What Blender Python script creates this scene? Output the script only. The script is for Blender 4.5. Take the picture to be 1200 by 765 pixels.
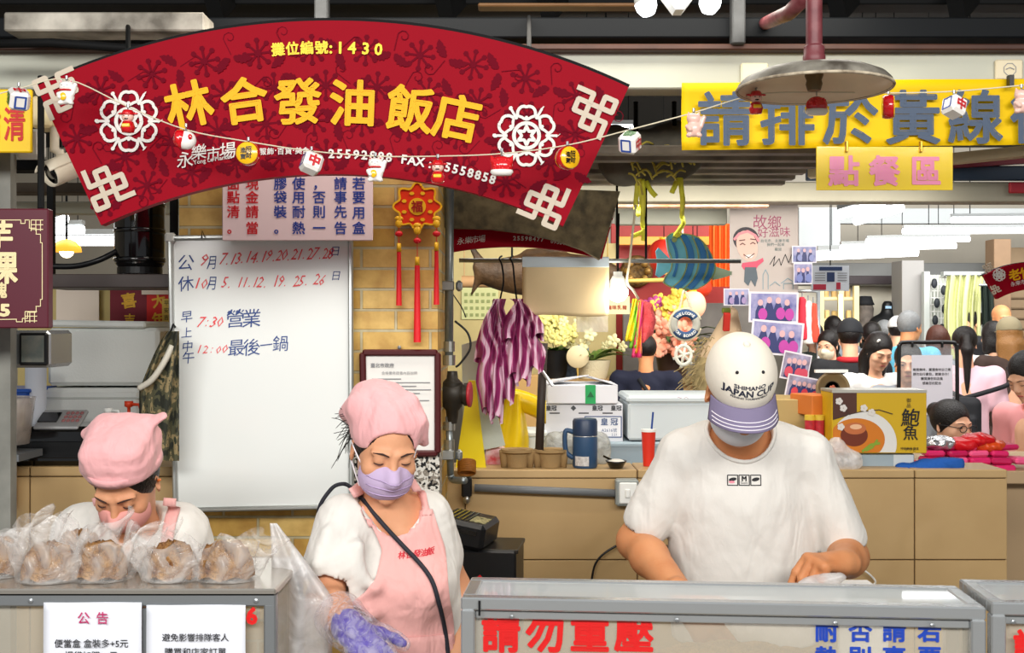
import bpy,math,random
import numpy as np
from mathutils import Vector,Matrix
from mathutils.bvhtree import BVHTree
SC=bpy.context.scene
for _o in list(bpy.data.objects):
 bpy.data.objects.remove(_o)
COL=SC.collection
PI=math.pi
F=1300.0
CZ=1.55
# ------------------------------------------------------------------ camera, world, exposure
cam=bpy.data.cameras.new('camera');cam.sensor_width=36;cam.lens=36*F/1200;cam.clip_end=60
camo=bpy.data.objects.new('camera',cam);COL.objects.link(camo)
camo.location=(0,0,CZ);camo.rotation_euler=(PI/2,0,0);SC.camera=camo
SC.view_settings.view_transform='Standard';SC.view_settings.look='None'
SC.view_settings.gamma=1;SC.view_settings.use_curve_mapping=False
SC.view_settings.exposure=0.0
W=bpy.data.worlds.new('world');SC.world=W;W.use_nodes=True
W.node_tree.nodes['Background'].inputs[0].default_value=(0.93,0.97,1.0,1)
W.node_tree.nodes['Background'].inputs[1].default_value=0.36
def area(name,loc,size,power,col=(1,1,1),target=None):
 l=bpy.data.lights.new(name,'AREA');l.shape='RECTANGLE';l.size,l.size_y=size;l.energy=power;l.color=col
 o=bpy.data.objects.new(name,l);COL.objects.link(o);o.location=loc
 if target is not None:
  o.rotation_euler=(Vector(target)-Vector(loc)).to_track_quat('-Z','Y').to_euler()
 return o
# the long tube rows of the aisle in front of the stalls, and of the hall behind; the stall lamps between are unseen
area('aisle_light',(-1.2,-0.9,3.0),(2.6,0.7),118,(1,.98,.94),(-0.5,3.0,1.0))
area('aisle_light',(1.5,-0.9,3.0),(2.6,0.7),112,(1,.96,.91),(0.8,3.0,1.0))
area('unseen_stall_light',(0.1,2.95,2.5),(1.8,0.2),12,(1,.93,.82),(0.1,2.9,0))
area('unseen_stall_light',(0.5,3.95,2.0),(2.2,0.15),16,(1,.94,.84),(0.5,4.6,1.1))  # added lamp without a fixture, brightens the goods of the stall behind
area('hall_light',(3.0,6.0,3.0),(3.5,1.5),130,(1,.99,.97),(3.2,8.0,0))
area('hall_light',(4.2,8.6,3.2),(4.0,1.0),170,(1,.99,.96),(4.2,11.0,1.2))
area('hall_light',(0.8,6.6,3.0),(2.5,1.2),95,(1,.92,.8),(.9,9.0,.9))
area('hall_light',(-2.4,6.0,3.0),(2.5,1.5),60,(1,.95,.86),(-2.4,6.0,0))
# ------------------------------------------------------------------ helpers
def P(px,py,Y):
 """the point at distance Y seen at photograph pixel (px, py)"""
 return Vector(((px-600)/F*Y,Y,CZ-(py-382.5)/F*Y))
def S(px,Y):
 return px/F*Y
def lin(h):
 if not isinstance(h,str):return tuple(h)[:3]
 h=h.lstrip('#');h=h if len(h)==6 else ''.join(c*2 for c in h);r=[]
 for i in(0,2,4):
  c=int(h[i:i+2],16)/255
  r.append(c/12.92 if c<=.04045 else((c+.055)/1.055)**2.4)
 return tuple(r)
_M={}
def mat(name,col='#808080',rough=.5,metal=0,emit=None,es=1,bump=0,bs=60,var=0,vs=6,col2=None,trans=0,alpha=1,spec=.5,coat=0,sss=0,sheen=0,ior=1.45,detail=3):
 if name in _M:return _M[name]
 m=bpy.data.materials.new(name);m.use_nodes=True;nt=m.node_tree;N=nt.nodes;L=nt.links
 b=N['Principled BSDF'];I=b.inputs
 I['Base Color'].default_value=(*lin(col),1);I['Roughness'].default_value=rough;I['Metallic'].default_value=metal
 I['Specular IOR Level'].default_value=spec;I['IOR'].default_value=ior
 I['Transmission Weight'].default_value=trans;I['Alpha'].default_value=alpha
 I['Coat Weight'].default_value=coat
 if sheen:I['Sheen Weight'].default_value=sheen
 if sss:
  I['Subsurface Weight'].default_value=sss;I['Subsurface Radius'].default_value=(.012,.005,.003);I['Subsurface Scale'].default_value=1
 if emit is not None:
  I['Emission Color'].default_value=(*lin(emit),1);I['Emission Strength'].default_value=es
 if var or bump:
  tc=N.new('ShaderNodeTexCoord')
 if var:
  n=N.new('ShaderNodeTexNoise');n.inputs['Scale'].default_value=vs;n.inputs['Detail'].default_value=detail+2
  L.new(tc.outputs['Object'],n.inputs['Vector'])
  r=N.new('ShaderNodeMapRange');r.inputs['From Min'].default_value=.3;r.inputs['From Max'].default_value=.7
  L.new(n.outputs['Fac'],r.inputs['Value'])
  mx=N.new('ShaderNodeMix');mx.data_type='RGBA'
  c2=lin(col2)if col2 else tuple(c*(1-var)for c in lin(col))
  mx.inputs['A'].default_value=(*lin(col),1);mx.inputs['B'].default_value=(*c2,1)
  L.new(r.outputs['Result'],mx.inputs['Factor']);L.new(mx.outputs['Result'],I['Base Color'])
 if bump:
  n2=N.new('ShaderNodeTexNoise');n2.inputs['Scale'].default_value=bs;n2.inputs['Detail'].default_value=detail
  L.new(tc.outputs['Object'],n2.inputs['Vector'])
  bp=N.new('ShaderNodeBump');bp.inputs['Strength'].default_value=bump;bp.inputs['Distance'].default_value=.01
  L.new(n2.outputs['Fac'],bp.inputs['Height']);L.new(bp.outputs['Normal'],I['Normal'])
 _M[name]=m
 return m
def film(name,col='#ffffff',clear=.5,rough=.15,bump=.6,bs=14):
 """thin translucent plastic film: part see-through, part milky and glossy"""
 if name in _M:return _M[name]
 m=bpy.data.materials.new(name);m.use_nodes=True;nt=m.node_tree;N=nt.nodes;L=nt.links
 b=N['Principled BSDF'];b.inputs['Base Color'].default_value=(*lin(col),1);b.inputs['Roughness'].default_value=rough
 b.inputs['Specular IOR Level'].default_value=.8
 tc=N.new('ShaderNodeTexCoord');n=N.new('ShaderNodeTexNoise');n.inputs['Scale'].default_value=bs;n.inputs['Detail'].default_value=4
 n.inputs['Distortion'].default_value=1.2
 L.new(tc.outputs['Object'],n.inputs['Vector'])
 bp=N.new('ShaderNodeBump');bp.inputs['Strength'].default_value=bump;bp.inputs['Distance'].default_value=.02
 L.new(n.outputs['Fac'],bp.inputs['Height']);L.new(bp.outputs['Normal'],b.inputs['Normal'])
 t=N.new('ShaderNodeBsdfTransparent');tl=N.new('ShaderNodeBsdfTranslucent');tl.inputs['Color'].default_value=(*lin(col),1)
 a=N.new('ShaderNodeMixShader');a.inputs[0].default_value=.35;L.new(b.outputs[0],a.inputs[1]);L.new(tl.outputs[0],a.inputs[2])
 mx=N.new('ShaderNodeMixShader');r=N.new('ShaderNodeMapRange')
 r.inputs['From Min'].default_value=.35;r.inputs['From Max'].default_value=.65
 r.inputs['To Min'].default_value=min(1,clear+.2);r.inputs['To Max'].default_value=max(0,clear-.2)
 L.new(n.outputs['Fac'],r.inputs['Value']);L.new(r.outputs['Result'],mx.inputs[0])
 L.new(a.outputs[0],mx.inputs[1]);L.new(t.outputs[0],mx.inputs[2])
 L.new(mx.outputs[0],N['Material Output'].inputs['Surface'])
 _M[name]=m
 return m
def cloth(name,col,amt=.6,sc=1.0,rough=.85):
 """woven cloth with soft hanging creases"""
 if name in _M:return _M[name]
 m=mat(name,col,rough,sheen=.2);nt=m.node_tree;N=nt.nodes;L=nt.links;b=N['Principled BSDF'];tc=N.new('ShaderNodeTexCoord');hs=None
 for s_,k,r in(((5,5,2.2),1.0,.5),((13,13,6),.35,-.7),((60,60,40),.03,0)):
  mp=N.new('ShaderNodeMapping');mp.inputs['Scale'].default_value=tuple(q*sc for q in s_);mp.inputs['Rotation'].default_value=(0,r,.3)
  n=N.new('ShaderNodeTexNoise');n.inputs['Scale'].default_value=1;n.inputs['Detail'].default_value=2;n.inputs['Distortion'].default_value=.8
  L.new(tc.outputs['Object'],mp.inputs[0]);L.new(mp.outputs[0],n.inputs['Vector'])
  q=N.new('ShaderNodeMath');q.operation='MULTIPLY_ADD';q.inputs[1].default_value=k;L.new(n.outputs['Fac'],q.inputs[0])
  if hs:L.new(hs,q.inputs[2])
  else:q.inputs[2].default_value=0
  hs=q.outputs[0]
 bp=N.new('ShaderNodeBump');bp.inputs['Strength'].default_value=amt;bp.inputs['Distance'].default_value=.06;L.new(hs,bp.inputs['Height']);L.new(bp.outputs[0],b.inputs['Normal'])
 return m
_ORG={}
def org(o):
 return _ORG.get(o.name,Vector((0,0,0)))
def setp(o,label=None,cat=None,group=None,kind=None):
 if label:o['label']=label
 if cat:o['category']=cat
 if group:o['group']=group
 if kind:o['kind']=kind
 return o
def thing(name,label,cat,loc,group=None):
 o=bpy.data.objects.new(name,None);COL.objects.link(o);o.empty_display_size=.05
 o.location=loc;_ORG[o.name]=Vector(loc)
 return setp(o,label,cat,group)
def kids(o):
 return[c for c in bpy.data.objects if c.parent==o]
def copy_tree(o,parent=None):
 c=o.copy();COL.objects.link(c)
 if parent:c.parent=parent
 for ch in kids(o):
  copy_tree(ch,c)
 return c
_TC={}
def text_geo(s,bold=0.0,res=2,align='CENTER'):
 key=(s,bold,res,align)
 if key in _TC:return _TC[key]
 cu=bpy.data.curves.new('txt','FONT');cu.body=s;cu.size=1;cu.resolution_u=res
 cu.align_x=align;cu.fill_mode='FRONT'
 o=bpy.data.objects.new('txt',cu);COL.objects.link(o)
 dg=bpy.context.evaluated_depsgraph_get()
 me=bpy.data.meshes.new_from_object(o.evaluated_get(dg))
 v=np.array([tuple(x.co)for x in me.vertices],float).reshape(-1,3);f=[tuple(p.vertices)for p in me.polygons]
 bpy.data.objects.remove(o);bpy.data.curves.remove(cu);bpy.data.meshes.remove(me)
 if bold:
  ed={};cnt=0
  for q in f:
   for i in range(len(q)):ed[(q[i],q[(i+1)%len(q)])]=1
  vv=v.tolist();done=set()
  for(a,b)in list(ed):
   if(b,a)in ed:continue
   A,B=v[a],v[b];d=B-A;L_=math.hypot(d[0],d[1])
   if L_<1e-7:continue
   nx,ny=d[1]/L_*bold,-d[0]/L_*bold;k=len(vv);cnt+=1;zz=5e-5*(1+cnt%29)
   vv+=[[A[0],A[1],zz],[A[0]+nx,A[1]+ny,zz],[B[0]+nx,B[1]+ny,zz],[B[0],B[1],zz]];f.append((k,k+1,k+2,k+3))
   if a not in done:
    done.add(a);k=len(vv)
    vv+=[[A[0]+bold*math.cos(t*PI/4),A[1]+bold*math.sin(t*PI/4),zz+2.5e-5]for t in range(8)];f.append(tuple(range(k,k+8)))
  v=np.array(vv)
 _TC[key]=(v,f)
 return v,f
class MB:
 """collects shapes into ONE mesh; several materials by slot"""
 def __init__(s):
  s.v=[];s.f=[];s.m=[];s.mi=0
 def add(s,vs,fs):
  n=len(s.v);s.v.extend([tuple(map(float,x))for x in vs])
  s.f.extend([tuple(n+i for i in f)for f in fs]);s.m.extend([s.mi]*len(fs));return s
 def box(s,c,size,rot=None,bev=0):
  x,y,z=[k/2 for k in size];c=Vector(c)
  if bev:
   b=min(bev,x*.9,y*.9,z*.9);vs=[];idx={}
   for sx in(-1,1):
    for sy in(-1,1):
     for sz in(-1,1):
      for ax in range(3):
       p=[sx*(x-b),sy*(y-b),sz*(z-b)]
       p[ax]=(sx*x,sy*y,sz*z)[ax]
       idx[(sx,sy,sz,ax)]=len(vs);vs.append(Vector(p))
   fs=[]
   def order(face,n):
    ps=[vs[i]for i in face]
    nn=(ps[1]-ps[0]).cross(ps[2]-ps[1])
    return face if nn.dot(Vector(n))>0 else face[::-1]
   for ax in range(3):
    o1,o2=[a for a in range(3)if a!=ax]
    for sg in(-1,1):
     fc=[]
     for(a,d)in((-1,-1),(1,-1),(1,1),(-1,1)):
      k=[0,0,0];k[ax]=sg;k[o1]=a;k[o2]=d;fc.append(idx[(*k,ax)])
     n=[0,0,0];n[ax]=sg;fs.append(order(fc,n))
   for ax in range(3):
    o1,o2=[a for a in range(3)if a!=ax]
    for a in(-1,1):
     for d in(-1,1):
      k0=[0,0,0];k0[o1]=a;k0[o2]=d;k1=list(k0);k0[ax]=-1;k1[ax]=1
      fc=[idx[(*k0,o1)],idx[(*k1,o1)],idx[(*k1,o2)],idx[(*k0,o2)]]
      n=[0,0,0];n[o1]=a;n[o2]=d;fs.append(order(fc,n))
   for sx in(-1,1):
    for sy in(-1,1):
     for sz in(-1,1):
      fs.append(order([idx[(sx,sy,sz,a)]for a in range(3)],(sx,sy,sz)))
  else:
   vs=[Vector((a,b_,d))for a in(-x,x)for b_ in(-y,y)for d in(-z,z)]
   fs=[(0,1,3,2),(4,6,7,5),(0,4,5,1),(2,3,7,6),(0,2,6,4),(1,5,7,3)]
  if rot is not None:vs=[rot@p for p in vs]
  return s.add([c+p for p in vs],fs)
 def bar(s,p,q,w,h=None,bev=0,up=(0,0,1)):
  """box beam from p to q; w across, h along 'up'"""
  p=Vector(p);q=Vector(q);h=h or w;d=(q-p);l=d.length;d.normalize()
  u=Vector(up);r=d.cross(u)
  if r.length<1e-4:r=d.cross(Vector((0,1,0)))
  r.normalize();u=r.cross(d)
  R=Matrix((r,d,u)).transposed()
  return s.box((p+q)/2,(w,l,h),R,bev)
 def tube(s,pts,r,n=8,closed=False,caps=True):
  pts=[Vector(p)for p in pts];k=len(pts);rs=r if hasattr(r,'__len__')else[r]*k
  vs=[];fs=[];prev=None
  for i,p in enumerate(pts):
   a=pts[(i-1)%k]if(i>0 or closed)else p;b=pts[(i+1)%k]if(i<k-1 or closed)else p
   t=(b-a)
   if t.length<1e-9:t=Vector((0,0,1))
   t.normalize()
   if prev is None:
    u=t.cross(Vector((0,0,1)))
    if u.length<.1:u=t.cross(Vector((1,0,0)))
   else:
    u=prev-t*prev.dot(t)
    if u.length<1e-6:u=t.orthogonal()
   u.normalize();prev=u;w=t.cross(u)
   for j in range(n):
    an=2*PI*j/n;vs.append(p+(u*math.cos(an)+w*math.sin(an))*rs[i])
  for i in range(k if closed else k-1):
   for j in range(n):
    a=i*n+j;b=i*n+(j+1)%n;c=((i+1)%k)*n+(j+1)%n;d=((i+1)%k)*n+j
    fs.append((a,b,c,d))
  if caps and not closed:
   fs.append(tuple(range(n))[::-1]);fs.append(tuple((k-1)*n+j for j in range(n)))
  return s.add(vs,fs)
 def lathe(s,prof,c,n=24,axis=(0,0,1),sy=1.0):
  """profile of (radius, height) turned about 'axis' through c"""
  c=Vector(c);a=Vector(axis).normalized();u=a.orthogonal().normalized()
  if abs(a.z)>.99:u=Vector((1,0,0))
  w=a.cross(u);vs=[];fs=[]
  for(r,h)in prof:
   for j in range(n):
    t=2*PI*j/n;vs.append(c+a*h+u*(r*math.cos(t))+w*(r*sy*math.sin(t)))
  for i in range(len(prof)-1):
   for j in range(n):
    fs.append((i*n+j,i*n+(j+1)%n,(i+1)*n+(j+1)%n,(i+1)*n+j))
  if prof[0][0]>1e-5:fs.append(tuple(range(n))[::-1])
  if prof[-1][0]>1e-5:fs.append(tuple((len(prof)-1)*n+j for j in range(n)))
  return s.add(vs,fs)
 def prism(s,poly,o,ux,uy,d):
  """flat outline (2D points) at o spanned by ux, uy, thick d away from its front (front normal ux x uy)"""
  o=Vector(o);ux=Vector(ux);uy=Vector(uy);n=ux.cross(uy).normalized();k=len(poly)
  A=[o+ux*x+uy*y for x,y in poly];B=[p-n*d for p in A]
  ar=sum(poly[i][0]*poly[(i+1)%k][1]-poly[(i+1)%k][0]*poly[i][1]for i in range(k))
  fs=[tuple(range(k)),tuple(range(2*k-1,k-1,-1))]
  for i in range(k):fs.append((i,k+i,k+(i+1)%k,(i+1)%k))
  if ar<0:fs=[f[::-1]for f in fs]
  return s.add(A+B,fs)
 def stroke(s,pts,w,o,ux,uy,d=0,closed=False):
  """flat ribbon of width w along 2D points, round joints; d = thickness"""
  k=len(pts);n=k if closed else k-1
  for i in range(n):
   (ax,ay),(bx,by)=pts[i],pts[(i+1)%k];dx,dy=bx-ax,by-ay;l=math.hypot(dx,dy)or 1e-9
   nx,ny=-dy/l*w/2,dx/l*w/2
   q=[(ax-nx,ay-ny),(bx-nx,by-ny),(bx+nx,by+ny),(ax+nx,ay+ny)]
   s.flat(q,o,ux,uy,d)
  for i in range(k):
   if not closed and i in(0,k-1):continue
   s.flat([(pts[i][0]+w/2*math.cos(t*PI/3),pts[i][1]+w/2*math.sin(t*PI/3))for t in range(6)],o,ux,uy,d)
  return s
 def flat(s,poly,o,ux,uy,d=0):
  o=Vector(o);ux=Vector(ux);uy=Vector(uy)
  s.jit=(getattr(s,'jit',0)+1)%41;o=o+ux.cross(uy).normalized()*(s.jit*6e-5)
  if d:return s.prism(poly,o,ux,uy,d)
  return s.add([o+ux*x+uy*y for x,y in poly],[tuple(range(len(poly)))])
 def grid(s,fn,nu,nv,cu=False,cv=False):
  vs=[fn(i/(nu if cu else nu-1),j/(nv if cv else nv-1))for i in range(nu)for j in range(nv)];fs=[]
  for i in range(nu if cu else nu-1):
   for j in range(nv if cv else nv-1):
    fs.append((i*nv+j,((i+1)%nu)*nv+j,((i+1)%nu)*nv+(j+1)%nv,i*nv+(j+1)%nv))
  return s.add(vs,fs)
 def ell(s,c,r,n=16,m=10,R=None):
  c=Vector(c);r=r if hasattr(r,'__len__')else(r,r,r)
  def fn(u,v):
   a=2*PI*u;b=PI*(v-.5);p=Vector((r[0]*math.cos(b)*math.cos(a),r[1]*math.cos(b)*math.sin(a),r[2]*math.sin(b)))
   return c+(R@p if R is not None else p)
  return s.grid(fn,n,m,cu=True)
 def text(s,t,o,size,ux=(1,0,0),uy=(0,0,1),bold=0,depth=0,shear=0,rot=0,align='CENTER',sx=1,em=False,res=2):
  """lettering; o is the centre of the line (em: of the character square)"""
  v,f=text_geo(t,bold,res,align)
  if not len(v):return s
  o=Vector(o);ux=Vector(ux);uy=Vector(uy);n=ux.cross(uy).normalized()
  if rot:ux,uy=ux*math.cos(rot)+uy*math.sin(rot),uy*math.cos(rot)-ux*math.sin(rot)
  yc=.38 if em else.36
  P3=[o+ux*((x*sx+shear*(y-yc))*size)+uy*((y-yc)*size)+n*z for x,y,z in v]
  if not depth:return s.add(P3,f)
  k=len(P3);bk=[p-n*depth for p in P3];fs=list(f)+[tuple(k+i for i in q[::-1])for q in f]
  ed={};cnt=0
  for q in f:
   for i in range(len(q)):ed[(q[i],q[(i+1)%len(q)])]=1
  for(a,b)in ed:
   if(b,a)not in ed:fs.append((b,a,k+a,k+b))
  return s.add(P3+bk,fs)
 def build(s,name,mats,parent=None,smooth=False,label=None,angle=None):
  me=bpy.data.meshes.new(name);V=np.array(s.v,float).reshape(-1,3)
  if parent is not None:og=org(parent)
  else:
   lo=V.min(0);hi=V.max(0);og=Vector(((lo[0]+hi[0])/2,(lo[1]+hi[1])/2,lo[2]))
  me.from_pydata((V-np.array(og)).tolist(),[],s.f)
  for m in(mats if isinstance(mats,(list,tuple))else[mats]):me.materials.append(m)
  me.polygons.foreach_set('material_index',s.m)
  if smooth:me.polygons.foreach_set('use_smooth',[True]*len(me.polygons))
  if smooth and angle:me.set_sharp_from_angle(angle=angle)
  me.update()
  o=bpy.data.objects.new(name,me);COL.objects.link(o);_ORG[o.name]=Vector(og)
  if parent is not None:o.parent=parent
  else:o.location=og
  if label:o['label']=label
  return o
 def wrap(s,bvh,d,off=.001,start=0):
  """drop the points from index 'start' along d onto a surface"""
  d=Vector(d).normalized()
  for i in range(start,len(s.v)):
   p=Vector(s.v[i]);h=bvh.ray_cast(p-d*.6,d)
   if h[0]is not None:s.v[i]=tuple(h[0]-d*off)
  return s
def bvh_of(o):
 og=org(o);me=o.data
 return BVHTree.FromPolygons([v.co+og for v in me.vertices],[tuple(p.vertices)for p in me.polygons])
def hitpx(px,py,*bv):
 """the nearest surface point seen at a photograph pixel"""
 o=Vector((0,0,CZ));d=(P(px,py,1)-o).normalized();best=None
 for b in bv:
  h=b.ray_cast(o,d)
  if h[0]is not None and(best is None or h[3]<best[1]):best=(h[0],h[3])
 return best[0]if best else None
def struct(mb,name,mats,smooth=False,label=None):
 o=mb.build(name,mats,None,smooth);o['kind']='structure'
 if label:o['label']=label
 return o
def curve_pts(pts,n=8):
 """Catmull-Rom through pts"""
 pts=[Vector(p)for p in pts];out=[]
 for i in range(len(pts)-1):
  a=pts[max(i-1,0)];b=pts[i];c=pts[i+1];d=pts[min(i+2,len(pts)-1)]
  for k in range(n):
   t=k/n
   out.append(.5*((2*b)+(c-a)*t+(2*a-5*b+4*c-d)*t*t+(3*b-a-3*c+d)*t**3))
 out.append(pts[-1]);return out
def rotz(a):return Matrix.Rotation(a,3,'Z')
def rotx(a):return Matrix.Rotation(a,3,'X')
def roty(a):return Matrix.Rotation(a,3,'Y')
# ------------------------------------------------------------------ implicit modelling for bodies and cloth
class SDF:
 def __init__(s,lo,hi,h):
  s.lo=np.array(lo,np.float32);s.h=h;s.n=[int(math.ceil((b-a)/h))+1 for a,b in zip(lo,hi)]
  s.D=np.full(s.n,.25,np.float32)
  s.ax=[(s.lo[i]+h*np.arange(s.n[i])).astype(np.float32)for i in range(3)]
 def _sub(s,lo,hi,pad):
  sl=[]
  for i in range(3):
   a=int(max(0,math.floor((lo[i]-pad-s.lo[i])/s.h)));b=int(min(s.n[i],math.ceil((hi[i]+pad-s.lo[i])/s.h)+1))
   if b<=a:return None,None
   sl.append(slice(a,b))
  g=np.meshgrid(*[s.ax[i][sl[i]]for i in range(3)],indexing='ij',sparse=True)
  return tuple(sl),g
 def _put(s,sl,d,k,op):
  A=s.D[sl]
  if op=='sub':A,d,sg=-A,d,-1
  elif op=='and':A,d,sg=-A,-d,-1
  else:sg=1
  if k>0:
   hh=np.maximum(k-np.abs(A-d),0)/k;r=np.minimum(A,d)-hh*hh*k*.25
  else:r=np.minimum(A,d)
  s.D[sl]=sg*r
 def cap(s,a,b,ra,rb=None,k=.01,op='add',flat=None):
  """tapered rod from a to b; flat=(axis, factor) squashes it across an axis"""
  rb=ra if rb is None else rb;a=np.array(a,float);b=np.array(b,float);R=max(ra,rb)
  sl,g=s._sub(np.minimum(a,b)-R,np.maximum(a,b)+R,k+2*s.h)
  if sl is None:return s
  d=b-a;L2=max(float(d@d),1e-9)
  px,py,pz=g[0]-a[0],g[1]-a[1],g[2]-a[2]
  t=np.clip((px*d[0]+py*d[1]+pz*d[2])/L2,0,1)
  qx,qy,qz=px-t*d[0],py-t*d[1],pz-t*d[2]
  if flat:
   f=np.array(flat[0],float);f/=np.linalg.norm(f);w=qx*f[0]+qy*f[1]+qz*f[2]
   qq=qx**2+qy**2+qz**2+w*w*(1/flat[1]**2-1)
   dist=(np.sqrt(qq)-(ra+(rb-ra)*t))*min(1,flat[1]**.5)
  else:dist=np.sqrt(qx**2+qy**2+qz**2)-(ra+(rb-ra)*t)
  s._put(sl,dist.astype(np.float32),k,op);return s
 def ell(s,c,r,R=None,k=.01,op='add'):
  c=np.array(c,float);r=np.array(r if hasattr(r,'__len__')else(r,r,r),float);m=r.max()
  sl,g=s._sub(c-m,c+m,k+2*s.h)
  if sl is None:return s
  px,py,pz=g[0]-c[0],g[1]-c[1],g[2]-c[2]
  if R is not None:
   M=np.array(R);qx=px*M[0,0]+py*M[1,0]+pz*M[2,0];qy=px*M[0,1]+py*M[1,1]+pz*M[2,1];qz=px*M[0,2]+py*M[1,2]+pz*M[2,2]
  else:qx,qy,qz=px,py,pz
  k0=np.sqrt((qx/r[0])**2+(qy/r[1])**2+(qz/r[2])**2);k1=np.sqrt((qx/r[0]**2)**2+(qy/r[1]**2)**2+(qz/r[2]**2)**2)
  dist=k0*(k0-1)/np.maximum(k1,1e-6)
  s._put(sl,dist.astype(np.float32),k,op);return s
 def box(s,c,half,R=None,rad=.01,k=.01,op='add'):
  c=np.array(c,float);m=float(np.linalg.norm(half))+rad
  sl,g=s._sub(c-m,c+m,k+2*s.h)
  if sl is None:return s
  px,py,pz=g[0]-c[0],g[1]-c[1],g[2]-c[2]
  if R is not None:
   M=np.array(R);qx=px*M[0,0]+py*M[1,0]+pz*M[2,0];qy=px*M[0,1]+py*M[1,1]+pz*M[2,1];qz=px*M[0,2]+py*M[1,2]+pz*M[2,2]
  else:qx,qy,qz=px,py,pz
  ax,ay,az=np.abs(qx)-(half[0]-rad),np.abs(qy)-(half[1]-rad),np.abs(qz)-(half[2]-rad)
  dist=np.sqrt(np.maximum(ax,0)**2+np.maximum(ay,0)**2+np.maximum(az,0)**2)+np.minimum(np.maximum(ax,np.maximum(ay,az)),0)-rad
  s._put(sl,dist.astype(np.float32),k,op);return s
 def plane(s,p,n,k=0.0,op='and'):
  """keep the side the normal points away from"""
  n=np.array(n,float);n/=np.linalg.norm(n);p=np.array(p,float)
  g=np.meshgrid(*s.ax,indexing='ij',sparse=True)
  d=(g[0]-p[0])*n[0]+(g[1]-p[1])*n[1]+(g[2]-p[2])*n[2]
  s._put((slice(None),)*3,np.broadcast_to(d,s.D.shape).astype(np.float32),k,op);return s
 def warp(s,fn,band=.03):
  """displace near the surface: fn(x, y, z) adds to the distance"""
  i=np.nonzero(np.abs(s.D)<band);x,y,z=(s.ax[a][i[a]]for a in range(3))
  s.D[i]+=fn(x,y,z).astype(np.float32);return s
 def mesh(s,mb=None,relax=1):
  D=s.D;D[0]=D[-1]=.1;D[:,0]=D[:,-1]=.1;D[:,:,0]=D[:,:,-1]=.1
  I=D<0;n=I[:-1,:-1,:-1].astype(np.int8)
  cs=[(a,b,c)for a in(0,1)for b in(0,1)for c in(0,1)]
  def sub(A,c):return A[c[0]:A.shape[0]-1+c[0],c[1]:A.shape[1]-1+c[1],c[2]:A.shape[2]-1+c[2]]
  cnt=np.zeros(n.shape,np.int8)
  for c in cs:cnt+=sub(I,c)
  act=(cnt>0)&(cnt<8);ci=np.argwhere(act);idx=np.full(act.shape,-1,np.int64);idx[act]=np.arange(len(ci))
  val={c:D[ci[:,0]+c[0],ci[:,1]+c[1],ci[:,2]+c[2]]for c in cs}
  acc=np.zeros((len(ci),3));num=np.zeros(len(ci))
  for c in cs:
   for a in range(3):
    if c[a]==0:
     e=list(c);e[a]=1;e=tuple(e);v0,v1=val[c],val[e];m=(v0<0)!=(v1<0)
     t=np.where(m,v0/np.where(np.abs(v0-v1)<1e-12,1,v0-v1),0)
     p=np.tile(np.array(c,float),(len(ci),1));p[:,a]=t
     acc[m]+=p[m];num[m]+=1
  V=(ci+acc/num[:,None])*s.h+s.lo
  fs=[]
  for a in range(3):
   A0=np.take(I,range(0,I.shape[a]-1),a);A1=np.take(I,range(1,I.shape[a]),a);E=np.argwhere(A0!=A1)
   if not len(E):continue
   b,c=(a+1)%3,(a+2)%3
   ok=(E[:,b]>0)&(E[:,c]>0)&(E[:,b]<idx.shape[b])&(E[:,c]<idx.shape[c]);E=E[ok]
   def at(db,dc):
    q=E.copy();q[:,b]+=db;q[:,c]+=dc;return idx[q[:,0],q[:,1],q[:,2]]
   Q=np.stack([at(-1,-1),at(0,-1),at(0,0),at(-1,0)],1)
   flip=~A0[E[:,0],E[:,1],E[:,2]];Q[flip]=Q[flip][:,::-1];fs.append(Q)
  Fq=np.concatenate(fs);Fq=Fq[(Fq>=0).all(1)]
  for _ in range(relax):
   s0=np.zeros_like(V);c0=np.zeros(len(V))
   for i in range(4):
    a,b=Fq[:,i],Fq[:,(i+1)%4]
    np.add.at(s0,a,V[b]);np.add.at(c0,a,1);np.add.at(s0,b,V[a]);np.add.at(c0,b,1)
   V=V*.5+.5*s0/np.maximum(c0,1)[:,None]
  mb=mb or MB();k=len(mb.v);mb.v.extend(map(tuple,V.tolist()));mb.f.extend(map(tuple,(Fq+k).tolist()));mb.m.extend([mb.mi]*len(Fq))
  return mb
def folds(seed,amp,freq,dirs=3):
 """soft irregular creases for cloth"""
 rg=random.Random(seed);W_=[]
 for i in range(dirs):
  W_.append((Vector((rg.uniform(-1,1),rg.uniform(-.6,.6),rg.uniform(-.7,.7))).normalized()*freq*rg.uniform(.6,1.6),rg.uniform(0,6.28),rg.uniform(.5,1)))
 def fn(x,y,z):
  w=.035*np.sin(17*x+9*z+seed)+.03*np.sin(13*z-11*y+2*seed)
  r=0
  for d,p,a in W_:
   q=np.sin((x+w)*d.x+(y+w)*d.y+(z-w)*d.z+p);r=r+a*(1-2*np.abs(q))**3
  return amp*r/dirs
 return fn
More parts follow.
